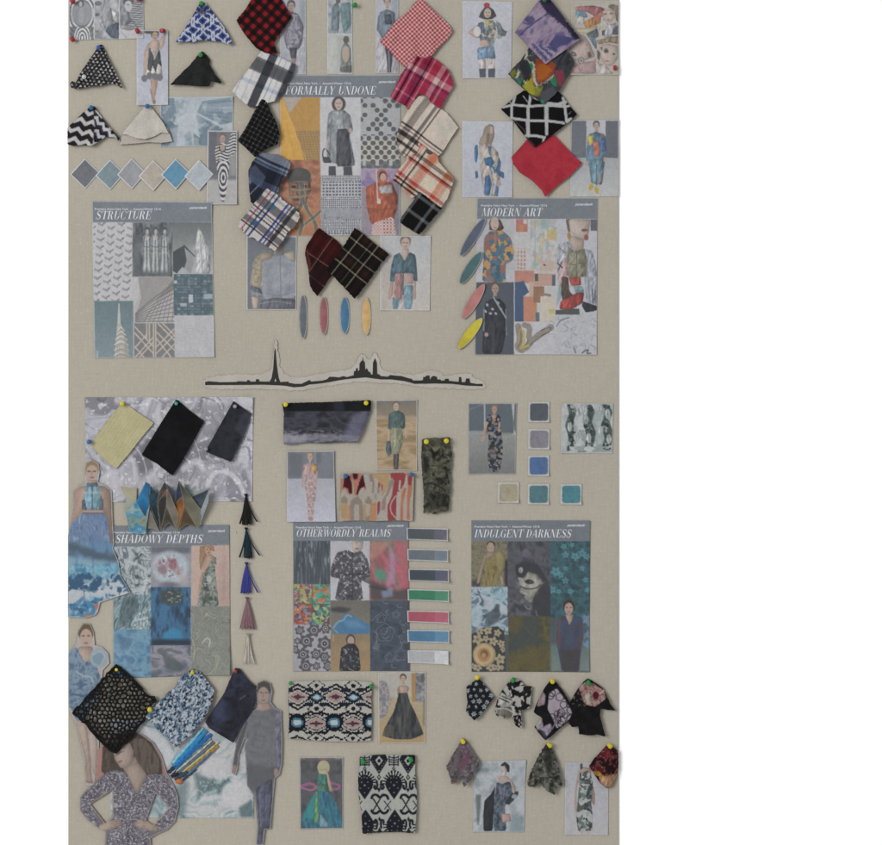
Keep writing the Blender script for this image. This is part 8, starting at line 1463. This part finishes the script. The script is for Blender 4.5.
def p_smoke(c):
    c.view('Y').fill('33342f'); c.mot(['1f201e', '3c3d38', '5a5a50', '2a2b28'], 4, 9, warp=.8); c.speck('83827a', 2.4, 4, .62, a=.7); c.poly('1c1c1b', [480, 370, 510, 370, 520, 450, 500, 520, 485, 450], a=.7, soft=3)
cloth('fabric_swatch', 'smoky olive-black sheer scrap with a pointed hem', 'Y', [500, 355, 520, 380, 540, 440, 555, 490, 568, 555, 545, 560, 530, 598, 510, 585, 490, 575, 465, 540, 440, 560, 415, 562, 402, 545, 420, 490, 450, 430, 480, 380], p_smoke, 4, [502, 362], 10, [(500, 390, 500, 570, 20, 6), (480, 400, 430, 540, 18, 4), (520, 410, 555, 540, 14, 4)], mat='sheer', group=GSC, fray=.6)
def p_paisley(c):
    c.view('Y').fill('571d28'); x, y = c.xy(); n = c.n(3.2, 6, 2, warp=.9); c.put('241418', sstep(.53, .58, n)); c.put('a8685c', sstep(.04, .0, np.abs(n - .46)) * .8); c.put('b08a74', sstep(.025, .0, np.abs(n - .36)) * .7)
    c.poly('b8862a', [705, 488, 735, 488, 770, 520, 745, 515, 715, 510], soft=1); c.poly('b58a66', [735, 515, 790, 505, 830, 500, 800, 560, 770, 566, 745, 545]); c.poly('8a2c34', [770, 385, 800, 400, 790, 440, 760, 420], a=.5, soft=3)
cloth('fabric_swatch', 'wine-red paisley scrap with an orange border at the right edge', 'Y', [780, 360, 800, 375, 828, 400, 828, 480, 815, 520, 800, 560, 772, 568, 742, 545, 715, 505, 690, 468, 715, 430, 745, 400], p_paisley, 4, [782, 365], 4, [(785, 390, 770, 550, 24, 5), (740, 420, 720, 490, 14, 3)], group=GSC)
pin('Y', 172, 62, 'yellow', 'yellow push pin above the grey daisy scrap', 6, (0, -24)); pin('Y', 342, 62, 'green', 'green push pin above the bunched cream floral scrap', 6, (-14, 14)); pin('Y', 518, 68, 'yellow', 'yellow push pin above the lilac peony scrap', 7, (5, 10)); pin('Y', 686, 72, 'green', 'green push pin above the rose scrap', 6, (6, 24))
pin('Y', 104, 345, 'yellow', 'yellow push pin above the dusky mauve scrap', 6, (8, 14)); pin('Y', 500, 362, 'yellow', 'yellow push pin above the smoky olive scrap', 6, (24, 18)); pin('Y', 780, 366, 'yellow', 'yellow push pin above the wine-red paisley scrap', 6, (18, 14))
def p_flapper(c):
    c.view('Y').fill('9aa0a6'); c.gy('8f9aa0', 440, 'a4acb4', 775); c.mot(['7f8c94', 'a4aab0', 'b4b6ba', '8f979c'], 9, 6, m=np.full(len(c.X), .7)); c.rect('5f6c70', 160, 475, 230, 500, a=.6, soft=3); c.rect('aab0b4', 160, 600, 235, 680, a=.6, soft=4); c.poly('4a5254', [165, 600, 190, 600, 188, 660, 180, 740, 172, 740], a=.7, soft=2); c.poly('6f848c', [330, 680, 390, 700, 390, 775, 320, 775], a=.7, soft=4)
    c.poly('2e2c30', [278, 465, 300, 448, 322, 465, 322, 498, 305, 490, 300, 470]); c.poly('b0a09a', [282, 475, 300, 465, 312, 490, 305, 515, 285, 515]); c.poly('ae9c94', [275, 515, 310, 515, 330, 530, 350, 560, 352, 590, 335, 580, 320, 545, 265, 545]); c.line('a88a5a', [272, 525, 290, 532, 308, 525], 4)
    d = c.mpoly([262, 545, 290, 550, 325, 540, 335, 590, 322, 640, 300, 650, 308, 770, 250, 770, 248, 650, 256, 600]); c.put('36404a', d); c.mot(['2c343c', '4a5866', '5f6c7a'], 3, 5, d); c.line('7f6f86', [275, 560, 290, 640, 300, 560], 5, a=.8); c.poly('262a2e', [235, 600, 255, 560, 250, 640, 245, 770, 202, 770, 200, 700, 205, 630]); c.poly('2a2e34', [335, 590, 365, 585, 362, 605, 320, 650, 300, 640], a=.9); c.ell('8a929c', 345, 610, 14, 10); c.ell('8a929c', 240, 570, 10, 18, 20); c.poly('b08f84', [285, 690, 325, 690, 330, 725, 290, 730]); c.poly('ae9a90', [335, 560, 352, 580, 345, 600, 335, 590])
paper('photo_print', 'photo of a dark-bobbed woman in a black flapper dress', 'photo print', 'Y', [158, 448, 400, 440, 390, 775, 152, 775], p_flapper, lift=.9, border=('a9acb0', .6), group=G_PH)
def p_leafdress(c):
    c.view('Y').fill('a9a9b0'); c.gy('a6a7b0', 450, 'adabb0', 790); c.poly('b59a8c', [640, 500, 660, 470, 700, 480, 705, 540, 720, 600, 718, 650, 705, 640, 700, 580, 640, 540, 632, 620, 640, 690, 626, 680, 622, 600]); d = c.mpoly([648, 500, 690, 490, 710, 540, 702, 640, 708, 700, 705, 770, 640, 770, 632, 700, 640, 620, 645, 560]); c.put('4f5654', d); c.patch(['a9a8aa', '4a524f', 'a4a6a6', '5f6e68', '33383a', '8f9896', '454c4a'], 3, 6, d); c.poly('4a423e', [650, 458, 662, 455, 662, 480, 650, 485]); c.line('b09888', [655, 770, 660, 785], 8); c.line('b09888', [690, 770, 690, 782], 8)
paper('photo_print', 'photo of a grey leaf-print dress under the paisley scrap', 'photo print', 'Y', [580, 452, 784, 454, 780, 790, 578, 788], p_leafdress, lift=.9, border=('b4b2b6', .6), group=G_PH)
